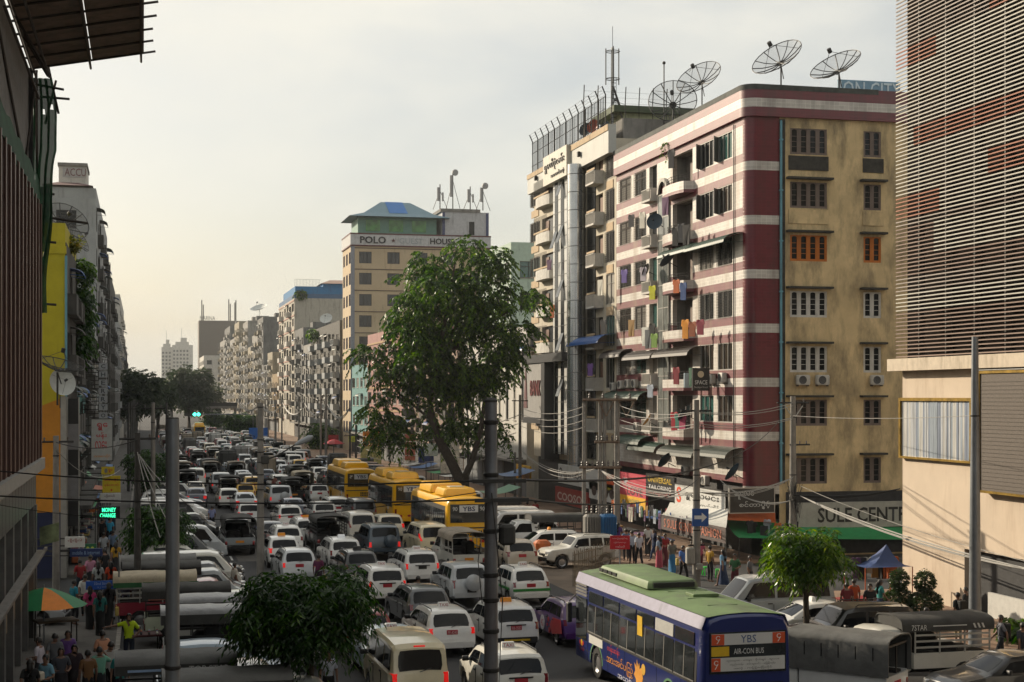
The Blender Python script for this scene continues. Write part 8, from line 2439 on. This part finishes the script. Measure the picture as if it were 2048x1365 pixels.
# ---------------------------------------------------------------- left pavement signs
LFc = lambda px,Y,z:Vector((PY(px,793,Y).x,Y,z))
def hang_sign(label,px0,px1,yt,yb,Y,panel,lines,name='hanging_sign',frame=None,thick=.2):
    F = Face(None,(0,Y,0),FACE_E)
    a,b = PY(px0,yt,Y),PY(px1,yb,Y)
    w,h = b.x-a.x,a.z-b.z
    s = sign_board(name,label,F,a.x,b.z,w,h,panel,[(t_,cx*w,cz*h,tw*w,th*h,m)for (t_,cx,cz,tw,th,m)in lines],thick,0,'sign',frame,'signs over the left pavement')
    MB().tube([(.1,-.1,h*.85),(-1.6,-.1,h*.85)],.03,4).tube([(.1,-.1,h*.15),(-1.6,-.1,h*.15)],.03,4).build('bracket',IRON,s)
    return s
RDS = flat('c01a24',.5)
hang_sign('pale lightbox with red slanting script over the left pavement',183,225,839,921,100,mat('lightbox_pale',(.46,.47,.45),.4),[('ရွှေ',.52,.82,.5,.18,RDS),('မန်း',.48,.60,.5,.18,RDS),('လေး',.45,.38,.55,.18,RDS),('အအေးဆိုင်',.5,.10,.8,.10,flat('d88a1c',.5))],frame=DKP)
for k,ch in enumerate('CHERRYO'):
    hang_sign('grey sign box with the letter %s in the vertical row%s'%(ch,', upper one' if k==3 else (', lower one' if k==4 else '')),198,215,727+k*16.4,739+k*16.4,118,mat('sign_grey',(.33,.34,.36),.5),[(ch,.5,.5,.5,.7,flat('3a3c42',.5))])
hang_sign('yellow sign with red script over the left pavement',205,241,952,985,92,mat('sign_yellow2',hexc('c8b01c'),.5),[('ဆေးဆိုင်',.5,.75,.8,.25,RDS),('ဖုန်းဆက်',.5,.45,.8,.18,RDS),('◆',.5,.15,.12,.16,RDS)])
hang_sign('small yellow sign with a round picture above the yellow one',203,229,934,949,95,mat('sign_yellow2'),[('●',.35,.5,.25,.6,flat('7a7a78',.5)),('ရွှေ',.7,.5,.3,.5,RDS)])
hang_sign('white sign with dark script under the yellow sign',201,242,987,1005,89,WHP,[('ဟိုတယ်',.45,.7,.5,.4,flat('4a1a24',.5)),('အခန်းငှားရန်ရှိသည်',.45,.25,.8,.25,flat('6a4a50',.5))])
led = hang_sign('black screen with glowing green capitals over the left pavement',198,240,1013,1037,84,mat('led_black',(.008,.010,.009),.4),[('MONEY',.48,.72,.66,.34,mat('led_green',(.02,.4,.15),.5,emit=(.05,1,.45),estr=1.8)),('CHANGE',.42,.27,.74,.34,mat('led_green'))])
hang_sign('white shop sign with red script low on the left',130,170,1074,1094,73,WHP,[('ဂျီဂျီဂါ',.5,.65,.7,.4,flat('8a2a2a',.5))])
hang_sign('dark blue shop banner with pale lettering low on the left',140,205,1098,1112,74,mat('banner_blue',hexc('1a2c5c'),.6),[('mobile & internet',.5,.5,.85,.5,flat('6f86a8',.5))])
hang_sign('green shop sign with yellow marks above the blue banner',168,193,1088,1104,76,mat('sign_green',hexc('1f5a3a'),.6),[('● ●',.5,.5,.6,.4,flat('a8b84a',.5))])
p = PG(238,1262)
ss = thing('street_name_sign','blue street name sign on a thin pole at the side street','sign',(p.x,p.y,0))
tS = CAMH*F_PX/(1262-Y0)
zs = PT(238,1178,tS).z
MB().tube([(0,0,0),(0,0,PT(238,1105,tS).z)],.035,8).build('pole',GALV,ss)
wS = 64*tS/F_PX
MB().box(-wS,-.03,zs,-.03,0,zs+17*tS/F_PX).build('panel',mat('sign_blue2',hexc('2258b8'),.4),ss)
lettering('32nd Street',wS*.5,.10,flat('b8c8e8',.4),ss,(-wS*.5,-.032,zs+.23),(1,0,0),(0,0,1),.003);lettering('၃၂ လမ်း',wS*.3,.10,flat('b8c8e8',.4),ss,(-wS*.5,-.032,zs+.09),(1,0,0),(0,0,1),.003)
MB().lathe([(.001,-.03),(.28,-.03),(.28,0)],20,c=(.05,.0,zs+1.05),axis='x').build('round_sign',mat('round_white',(.5,.5,.5),.5),ss)
q = PT(97,1070,60)
bnr = canopy_cloth('advert_banner','sagging printed banner tied below the finned building',[PT(79,1055,58),PT(118,1045,58),PT(118,1082,58),PT(80,1092,58)],mat('banner_print',(.22,.26,.14),.7,var=.8,scale=1.6),cat='banner')
for ch in list(bnr.children):
    if ch.name.startswith('post'):bpy.data.objects.remove(ch)
tl = thing('traffic_light','green traffic light on a long arm far up the street','traffic light',(PT(470,829,340).x+4,PT(470,829,340).y,0))
za = PT(395,829,340).z;xa = PT(383,829,340).x-tl.location.x
MB().tube([(0,0,0),(0,0,za),(xa,0,za)],.14,6).build('arm',GALV,tl);MB().box(xa-1.6,-.2,za-.4,xa+1.9,.2,za+.4).build('housing',DKP,tl)
for k in range(2):MB().lathe([(.001,-.25),(.36,-.25),(.36,-.2)],14,c=(xa+.6+k*.85,0,za),axis='y').build('green_lamp',mat('signal_green',(.02,.4,.3),.5,emit=(.05,1,.6),estr=6),tl)
bbd = thing('blue_billboard','plain blue billboard on legs in the distance behind the lamp pole','billboard',(PT(498,880,290).x,PT(498,880,290).y,0))
MB().box(0,0,.9,3.5,.2,3.2).build('panel',mat('billboard_blue',hexc('2a6ac0'),.5),bbd);MB().box(.3,.05,0,.45,.15,.9).box(3.0,.05,0,3.15,.15,.9).build('legs',DKP,bbd)
for k,(px,py,t_,w_,h_,c_,lb)in enumerate(((744,880,215,2.6,2.4,'c8781c','orange poster board below the pink building'),(742,915,205,2.8,3.0,'b8b070','faded yellow-green poster board lower down'),(820,895,175,1.2,3.0,'b86a50','salmon and blue upright poster behind the yellow buses'),(852,912,160,1.6,1.5,'2a3a6a','dark blue and yellow shop sign near the trunk'),(862,900,158,1.4,1.3,'a8b0a8','pale sign with numerals near the trunk'),(900,905,145,1.8,4.0,'c8c2b4','cream shop hoarding behind the trunk'),(905,880,148,1.2,2.0,'c09a30','yellow narrow sign behind the trunk'),(667,880,236,1.6,1.5,'8a2a2a','dark red sign by the far poles'),(704,878,230,1.0,1.0,'a8b83a','lime sign on the far pole'))):
    q = PT(px,py,t_)
    t = thing('shop_hoarding',lb,'sign',(min(q.x,XR-.3),q.y,q.z),-.2,'hoardings along the far right pavement')
    MB().cbox((0,0,0),(w_,.12,h_)).build('panel',mat('hoarding_'+c_,hexc(c_),.6,var=.5,scale=3),t);MB().tube([(0,.1,-h_/2),(0,.1,-q.z)],.05,5).build('post',DKP,t)
# ================================================================ people
def build_pose(J,edges,radii):
    """Grows one continuous body over a skeleton with Skin + Subdivision and returns meshes for body, clothes and hair."""
    names = list(J)
    me = bpy.data.meshes.new('skeleton')
    me.from_pydata([J[n]for n in names],[(names.index(a),names.index(b))for a,b in edges],[])
    o = bpy.data.objects.new('skeleton',me);COL.objects.link(o)
    sk = o.modifiers.new('skin','SKIN');sk.use_smooth_shade = True
    for i,n in enumerate(names):
        v = me.skin_vertices[0].data[i]
        v.radius = radii[n];v.use_root = (n=='pelvis')
    ss = o.modifiers.new('sub','SUBSURF');ss.levels = 1;ss.render_levels = 1
    dg = bpy.context.evaluated_depsgraph_get();dg.update()
    b = bpy.data.meshes.new_from_object(o.evaluated_get(dg))
    bpy.data.objects.remove(o)
    co = np.empty(len(b.vertices)*3);b.vertices.foreach_get('co',co);co = co.reshape(-1,3)
    nr = np.empty(len(b.vertices)*3);b.vertices.foreach_get('normal',nr);nr = nr.reshape(-1,3)
    faces = [tuple(p.vertices)for p in b.polygons]
    bones = [(np.array(J[a]),np.array(J[c]),a,c)for a,c in edges]
    def bone_of(p):
        best,bd = None,1e9
        for A,B,a,c in bones:
            d = B-A;t = np.clip(np.dot(p-A,d)/max(1e-9,np.dot(d,d)),0,1)
            q = np.linalg.norm(p-A-d*t)
            if q<bd:bd,best = q,(a,c,t)
        return best
    SH,TR = [],[]
    for f in faces:
        a,c,t = bone_of(co[list(f)].mean(0))
        e = c.rstrip('LR')
        if e in ('spine','chest')or (e=='neck' and t<.25)or e=='shoulder' or (e=='elbow' and t<.72):SH.append(f)
        if e in ('hip','knee','ankle')and not (e=='ankle' and t>.86)or (e=='spine' and t<.35):TR.append(f)
    def shell(fs,off,name):
        used = sorted({i for f in fs for i in f});mp = {i:k for k,i in enumerate(used)}
        mb = MB();mb.v = [tuple(co[i]+nr[i]*off)for i in used];mb.f = [tuple(mp[i]for i in f)for f in fs]
        return mb.mesh(name,80)
    body = MB();body.v = [tuple(p)for p in co];body.f = list(faces)
    hd = Vector(J['head']);hz = hd
    body.add([hd+Vector((x,y,z))for x,y,z in ((-.014,.088,-.035),(.014,.088,-.035),(0,.088,.02),(0,.115,-.028))],[(0,1,3),(1,2,3),(2,0,3)])
    for s in (-1,1):
        body.tube([hd+Vector((s*.078,-.005,-.03)),hd+Vector((s*.092,-.012,.0)),hd+Vector((s*.08,-.01,.03))],[.012,.018,.01],6)
    for s in 'LR':
        w,h = Vector(J['wrist'+s]),Vector(J['hand'+s])
        d = (h-w).normalized();sd = d.cross(Vector((0,1,.2)));sd = sd.normalized()if sd.length>.1 else Vector((1,0,0))
        fw = sd.cross(d)
        for k in range(4):
            o_ = h+fw*(.022*(k-1.5));L = (.062,.074,.07,.055)[k]
            body.tube([o_,o_+d*L*.5,o_+d*L*.9+sd*.018],[.0085,.008,.006],5)
        o_ = w+d*.03+fw*.03
        body.tube([o_,o_+fw*.03+d*.03,o_+fw*.035+d*.065],[.010,.009,.007],5)
    # hair: cap over the upper back of the head
    def cap(low):
        mb = MB();nu,nv = 14,8
        for j in range(nv+1):
            for i in range(nu):
                a = 2*PI*i/nu
                fr = math.sin(a)  # +1 = face side
                lim = .30*PI if fr>.45 else (.62 if low<.1 else .66)*PI
                th = lim*j/nv
                mb.v.append((hd.x+.090*math.sin(th)*math.cos(a),hd.y-.006+.104*math.sin(th)*math.sin(a),hd.z+.012+.112*math.cos(th)))
        for j in range(nv):
            for i in range(nu):
                i2 = (i+1)%nu
                mb.f.append((j*nu+i,(j+1)*nu+i,(j+1)*nu+i2,j*nu+i2))
        if low>.1:
            mb.tube([hd+Vector((0,-.085,.0)),hd+Vector((0,-.12,-.15)),hd+Vector((0,-.13,-.32)),hd+Vector((0,-.12,-.45))],[.075,.085,.075,.02],10)
        return mb.mesh('hair',60)
    eyes = MB()
    for s in (-1,1):eyes.lathe([(.001,.006),(.008,.003),(.009,0)],6,c=(hd.x+s*.03,hd.y+.083,hd.z+.008),axis='y')
    hips = (Vector(J['hipL'])+Vector(J['hipR']))/2;an = (Vector(J['ankleL'])+Vector(J['ankleR']))/2
    spread = (Vector(J['ankleL'])-Vector(J['ankleR'])).length
    sk_ = MB()
    rows = [(1.02,.15,.115,0),(.95,.165,.13,0),(.80,.175,.14,.1),(.5,.16,.14+spread*.15,.5),(.14,.165,.13+spread*.35,1)]
    for (z,rx,ry,k)in rows:
        c = hips*(1-k)+an*k
        for i in range(16):
            a = 2*PI*i/16
            w = 1+.05*math.sin(a*5)*k
            sk_.v.append((c.x+rx*w*math.cos(a),c.y+ry*w*math.sin(a),z))
    for j in range(len(rows)-1):
        for i in range(16):
            i2 = (i+1)%16
            sk_.f.append((j*16+i,j*16+i2,(j+1)*16+i2,(j+1)*16+i))
    return{'body':body.mesh('body',70),'shirt':shell(SH,.014,'shirt'),'trousers':shell(TR,.011,'trousers'),'skirt':sk_.mesh('skirt',70),'short':cap(0),'long':cap(.4),'eyes':eyes.mesh('eyes')}
ED = [('pelvis','spine'),('spine','chest'),('chest','neck'),('neck','jaw'),('jaw','head'),('head','crown')]
for s in 'LR':ED+=[('chest','shoulder'+s),('shoulder'+s,'elbow'+s),('elbow'+s,'wrist'+s),('wrist'+s,'hand'+s),('pelvis','hip'+s),('hip'+s,'knee'+s),('knee'+s,'ankle'+s),('ankle'+s,'toe'+s)]
RD = {'pelvis':(.135,.105),'spine':(.125,.095),'chest':(.15,.10),'neck':(.052,.052),'jaw':(.062,.066),'head':(.078,.088),'crown':(.05,.055)}
for s in 'LR':RD.update({'shoulder'+s:(.062,.06),'elbow'+s:(.042,.042),'wrist'+s:(.028,.026),'hand'+s:(.034,.02),'hip'+s:(.088,.092),'knee'+s:(.058,.06),'ankle'+s:(.038,.042),'toe'+s:(.036,.028)})
def pose(over):
    J = {'pelvis':(0,0,.93),'spine':(0,-.01,1.12),'chest':(0,0,1.34),'neck':(0,0,1.46),'jaw':(0,.025,1.53),'head':(0,.015,1.60),'crown':(0,.005,1.66)}
    for s,k in (('L',-1),('R',1)):
        J.update({'shoulder'+s:(k*.165,0,1.40),'elbow'+s:(k*.225,-.03,1.13),'wrist'+s:(k*.235,.06,.90),'hand'+s:(k*.235,.085,.82),'hip'+s:(k*.088,0,.88),'knee'+s:(k*.098,.025,.48),'ankle'+s:(k*.10,-.01,.075),'toe'+s:(k*.115,.13,.035)})
    J.update(over)
    return build_pose(J,ED,RD)
POSES = {
 'stand':pose({}),
 'walk':pose({'kneeL':(-.095,.17,.50),'ankleL':(-.09,.25,.09),'toeL':(-.1,.39,.06),'kneeR':(.095,-.06,.47),'ankleR':(.095,-.30,.12),'toeR':(.10,-.19,.04),'elbowL':(-.22,-.14,1.15),'wristL':(-.22,-.16,.92),'handL':(-.22,-.14,.84),'elbowR':(.22,.08,1.14),'wristR':(.21,.22,.98),'handR':(.20,.27,.92)}),
 'reach':pose({'elbowR':(.43,.05,1.33),'wristR':(.66,.12,1.31),'handR':(.74,.14,1.29),'elbowL':(-.33,-.05,1.16),'wristL':(-.22,.10,1.0),'handL':(-.15,.12,.97)}),
 'lift':pose({'elbowR':(.30,.12,1.28),'wristR':(.16,.18,1.48),'handR':(.10,.17,1.55),'kneeL':(-.1,.06,.48)}),
 'carry':pose({'elbowR':(.25,-.02,1.13),'wristR':(.17,.22,1.10),'handR':(.12,.28,1.12),'elbowL':(-.25,-.02,1.13),'wristL':(-.17,.22,1.08),'handL':(-.12,.28,1.1),'kneeR':(.1,.08,.48)}),
 }
SKIN = mat('skin_brown',(.19,.10,.065),.55,var=.08);HAIR = mat('hair_black',(.012,.010,.010),.5)
def person(label,px,yhead,shirt,lower,pose_='stand',head=0.0,hair='short',skirt=False,extra=None,hgt=1.0,z0=.0,group='people in the street'):
    hh = 1.70*1.05*hgt+z0
    t_ = (CAMH-hh)*F_PX/(yhead-Y0)
    q = PT(px,yhead,t_)
    r = thing('person',label,'person',(q.x,q.y,z0),head,group)
    s = 1.05*hgt
    r.scale = (s,s,s)
    P = POSES[pose_]
    b = ob('body',P['body'],SKIN,r)
    ob('eyes',P['eyes'],HAIR,b)
    ob('shirt',P['shirt'],flat(shirt,.85),r)
    ob('skirt' if skirt else 'trousers',P['skirt' if skirt else 'trousers'],flat(lower,.85),r)
    ob('hair',P[hair],HAIR,r)
    if extra=='backpack':
        MB().cbox((0,-.19,1.22),(.34,.20,.46)).build('backpack',flat('141416',.7),r)
        for k in (-1,1):MB().tube([(k*.11,-.12,1.42),(k*.12,.0,1.47),(k*.12,.125,1.34),(k*.14,.07,1.08),(k*.14,-.12,1.05)],.018,4).build('strap',flat('141416',.7),r)
    if extra=='bag':
        MB().cbox((.28,.10,.62),(.12,.28,.32)).tube([(.28,0,.78),(.25,.07,.86),(.28,.2,.78)],.01,4).build('bag',flat('c8b060',.7),r)
    if extra=='pack':
        MB().cbox((0,.30,1.18),(.34,.22,.24)).build('bundle',flat('b8b0a0',.8),r)
    return r
ZP = .14
AW,TO = 0.0,PI  # walking away / towards the camera
people = [
 ('boy in a yellow-green shirt and jeans reaching to a shoe rack',258,1228,'b4cc14','1c2433','reach',PI*.95,'short',False,None),
 ('man in a white shirt and dark trousers seen from behind',222,1284,'b4b2ae','141416','walk',AW-.2,'short',False,None),
 ('woman in a mint blouse between white and brown shirts',199,1295,'6ba28e','20242a','lift',AW,'short',True,None),
 ('man in a brown shirt seen from behind',176,1301,'6a4a2a','1a1a20','stand',AW+.3,'short',False,None),
 ('woman with long hair in dark clothes walking towards the camera',149,1290,'2a1a24','1a1416','walk',TO,'long',True,None),
 ('woman in a grey cardigan walking towards the camera',122,1296,'3a3c44','1e1c22','carry',TO+.1,'long',True,None),
 ('person in a pale blue shirt with a bundle at the left edge',92,1310,'6a94a8','20242c','carry',TO-.7,'short',True,'pack'),
 ('vendor in a white top behind goods at the left edge',78,1276,'b0aab4','2a2a30','carry',1.2,'short',False,None),
 ('woman in a teal blouse and long black skirt at the side street',200,1183,'1d5f5c','08080a','walk',AW,'long',True,None),
 ('woman in a pink blouse and long black skirt at the side street',180,1173,'b03a6a','0a080a','walk',AW+.1,'long',True,None),
 ('vendor in a cyan shirt by the parasol stall',148,1161,'1f7f94','24242a','carry',-1.0,'short',False,None),
 ('woman in black with a white bag beside the teal blouse',218,1166,'0e0e12','0a0a0c','walk',AW-.1,'long',True,'bag'),
 ('man in a lavender shirt behind the street sign pole',250,1156,'8a8aa6','16161c','stand',AW+.2,'short',True,None),
 ('woman with long hair in an orange top on the left pavement',222,1124,'b03a16','16161a','stand',AW,'long',True,None),
 ('woman in a white top beside the orange one',196,1124,'9aa0a0','1a1a20','stand',AW+.2,'long',True,None),
 ('woman in a pink and white striped top on the left pavement',181,1111,'a8748a','14141a','walk',AW,'short',True,None),
 ('man in black standing on the left pavement',209,1098,'15151a','101014','stand',AW+.5,'short',False,None),
 ('man in a pale blue shirt walking away on the left pavement',226,1061,'6a7f9a','20242e','walk',AW,'short',False,None),
 ('man in a white shirt beside the pale blue one',207,1066,'aaaeb4','1a1c22','walk',AW,'short',False,None),
 ('man in a cyan shirt far down the left pavement',219,1036,'2f8fb4','1a1c22','stand',AW,'short',False,None),
 ('person in black far down the left pavement',204,1038,'16161a','101014','walk',AW,'short',False,None),
 ('man in a white shirt and dark sarong under the dome tree',657,1302,'b4bac8','0c0c12','stand',TO,'short',True,None),
 ('street vendor in a yellow-brown shirt between the taxis',836,1153,'8a6a28','3a2c20','carry',-.9,'short',False,None),
 ('vendor in a purple top with a yellow bag between the cars',637,1110,'5a1f44','2a1a2a','stand',-.4,'short',True,'bag'),
 ('man in a white vest standing beside the red cab',469,1126,'b8b0a4','3a3a40','stand',-1.2,'short',False,None),
 ('man in a lavender shirt walking in the empty left lane',424,1012,'8088b0','16161c','walk',AW,'short',False,None),
 ('man in a white shirt and dark sarong far in the left lane',392,946,'b4bcd0','101018','walk',TO,'short',True,None),
 ('man in dark clothes standing between cars near the yellow buses',641,994,'121216','101014','stand',AW,'short',False,None),
 ('man in a maroon shirt between far cars',549,952,'7a4a44','22222a','stand',AW,'short',False,None),
 ('man in a blue shirt and black trousers striding on the right pavement',1366,1092,'4a72b8','0e0e12','walk',TO+.3,'short',False,None),
 ('person in a grey top and blue sarong on the right pavement',1344,1080,'6a6860','2a6a94','walk',AW,'short',True,'bag'),
 ('man in a white shirt and dark trousers by the red notice',1278,1066,'b8bcc4','101016','walk',AW,'short',False,None),
 ('man in a pale shirt just left of the white shirt',1264,1062,'a0a8b8','1a1a22','stand',AW,'short',False,None),
 ('person in a blue top behind the pale shirts',1252,1058,'4a6a8a','22242c','stand',AW,'short',False,None),
 ('woman in a pale dress among the clothes racks',1318,1072,'8a9ab0','a84a5a','stand',AW+.8,'long',True,None),
 ('young man with a black backpack and beige shorts by the beige wall',1916,1186,'18181a','9a8a6a','stand',AW+.3,'short',False,'backpack'),
 ('person in dark clothes leaning at the passage corner',1932,1175,'141418','1c1c22','stand',AW+.6,'short',False,None),
 ('young man in a grey shirt with a black backpack at the right',2002,1231,'6a6a72','22262e','walk',AW+1.2,'short',False,'backpack'),
 ('person in a dark shirt cut by the right edge',2046,1246,'2a2c34','2a2a30','walk',AW,'short',False,None),
 ('man in an orange shirt at the stall',1708,1159,'a8431c','3a1f18','stand',AW,'short',False,None),
 ('man in a maroon shirt at the stall',1694,1166,'6a1f24','22222a','stand',AW-.3,'short',False,None),
 ('passenger in white behind the lettered canopy',1800,1209,'b8bcc0','22242c','stand',AW+1,'short',False,None),
 ('passenger in a white cap and shirt behind the lettered canopy',1813,1214,'b0b4c0','22242c','stand',AW+1.6,'short',False,None),
 ('person behind the lettered canopy near its rear',1853,1216,'7a4a4a','22242c','stand',AW,'short',False,None),
 ('man in a maroon shirt on the far right pavement by the bank',1055,1004,'7a1c22','1a1a20','walk',AW,'short',False,None),
 ('man in a red shirt on the far right pavement by the bank',1071,1002,'8a1f22','1a1a20','walk',AW,'short',False,None),
 ('man in a white shirt behind the parked white van',1063,1016,'b0b8c8','1a1a20','stand',AW,'short',False,None),
 ('person in a green top under the far market awnings',866,970,'3a5f4a','1a1a20','stand',1.0,'short',True,None),
 ('woman in a beige scarf beside the big trunk',862,964,'9a8a5a','1a1a20','stand',.4,'long',True,None),
 ('person in pink beside the big trunk',873,963,'8a4a5a','1a1a20','stand',.4,'long',True,None),
 ]
more_ = (('white','c0c0bc'),('navy','1c2440'),('red','8a1f24'),('mustard','a07a1c'),('sky blue','6a94b4'),('green','2f5f3a'),('grey','5a5c60'),('violet','5a3a7a'),('peach','b88468'),('black','141416'),('turquoise','2a7f7c'),('rose','a84a62'))
for k,(px,yh)in enumerate(((1296,1050),(1308,1058),(1330,1068),(1420,1092),(1446,1100),(1470,1108),(1500,1112),(1236,1046),(1660,1150),(1740,1168),(1760,1160),(1400,1078))):
    people.append(('shopper in a %s top by the clothes shops on the right'%more_[k][0],px,yh,more_[k][1],('16161c','2a3a5a','5a1f2a')[k%3],('stand','walk','carry')[k%3],(k*1.7)%6.2,'long' if k%3==1 else 'short',k%2==0,None))
for k,(px,yh)in enumerate(((170,1150),(188,1094),(160,1120),(232,1085),(215,1020),(226,1012),(110,1268),(136,1262),(205,1262),(60,1320),(240,1300))):
    people.append(('passer-by in a %s top among the crowd on the left pavement'%more_[k][0],px,yh,more_[k][1],('101014','2a1f2c','1c2a38')[k%3],('walk','stand','carry')[k%3],(AW,TO,.4)[k%3],'long' if k%2 else 'short',k%2==1,'bag' if k%4==0 else None))
for (lb,px,yh,s1,s2,ps,hd_,hr_,sk_,ex)in people:
    zz = ZP if (px<262 or (px>1240 and px<1500)or px>1880 or (850<px<880))else 0.0
    if 'side street' in lb:zz = 0.0
    person(lb,px,yh,s1,s2,ps,hd_,hr_,sk_,ex,z0=zz)
# silver car turning in from the side street at the left
place('sedan','silver sedan nosing out of the side street beside the parasol',(PG(70,1262).x-3.6,PG(110,1262).y+1.8,0),-PI/2-.1,SIL,lit=False)
# ================================================================ the hazy air over the whole place
hz = MB().box(-900,-40,-2.0,1200,2300,95).build('haze',None)
hm = bpy.data.materials.new('haze_air')
hm.use_nodes = True
hn = hm.node_tree.nodes;hn.clear()
ho = hn.new('ShaderNodeOutputMaterial');hv = hn.new('ShaderNodeVolumePrincipled')
hv.inputs['Color'].default_value = (.93,.94,.92,1)
hv.inputs['Density'].default_value = 0.0002
hv.inputs['Anisotropy'].default_value = .0
hm.node_tree.links.new(hv.outputs[0],ho.inputs['Volume'])
hz.data.materials.append(hm)
tag(hz,kind='stuff')
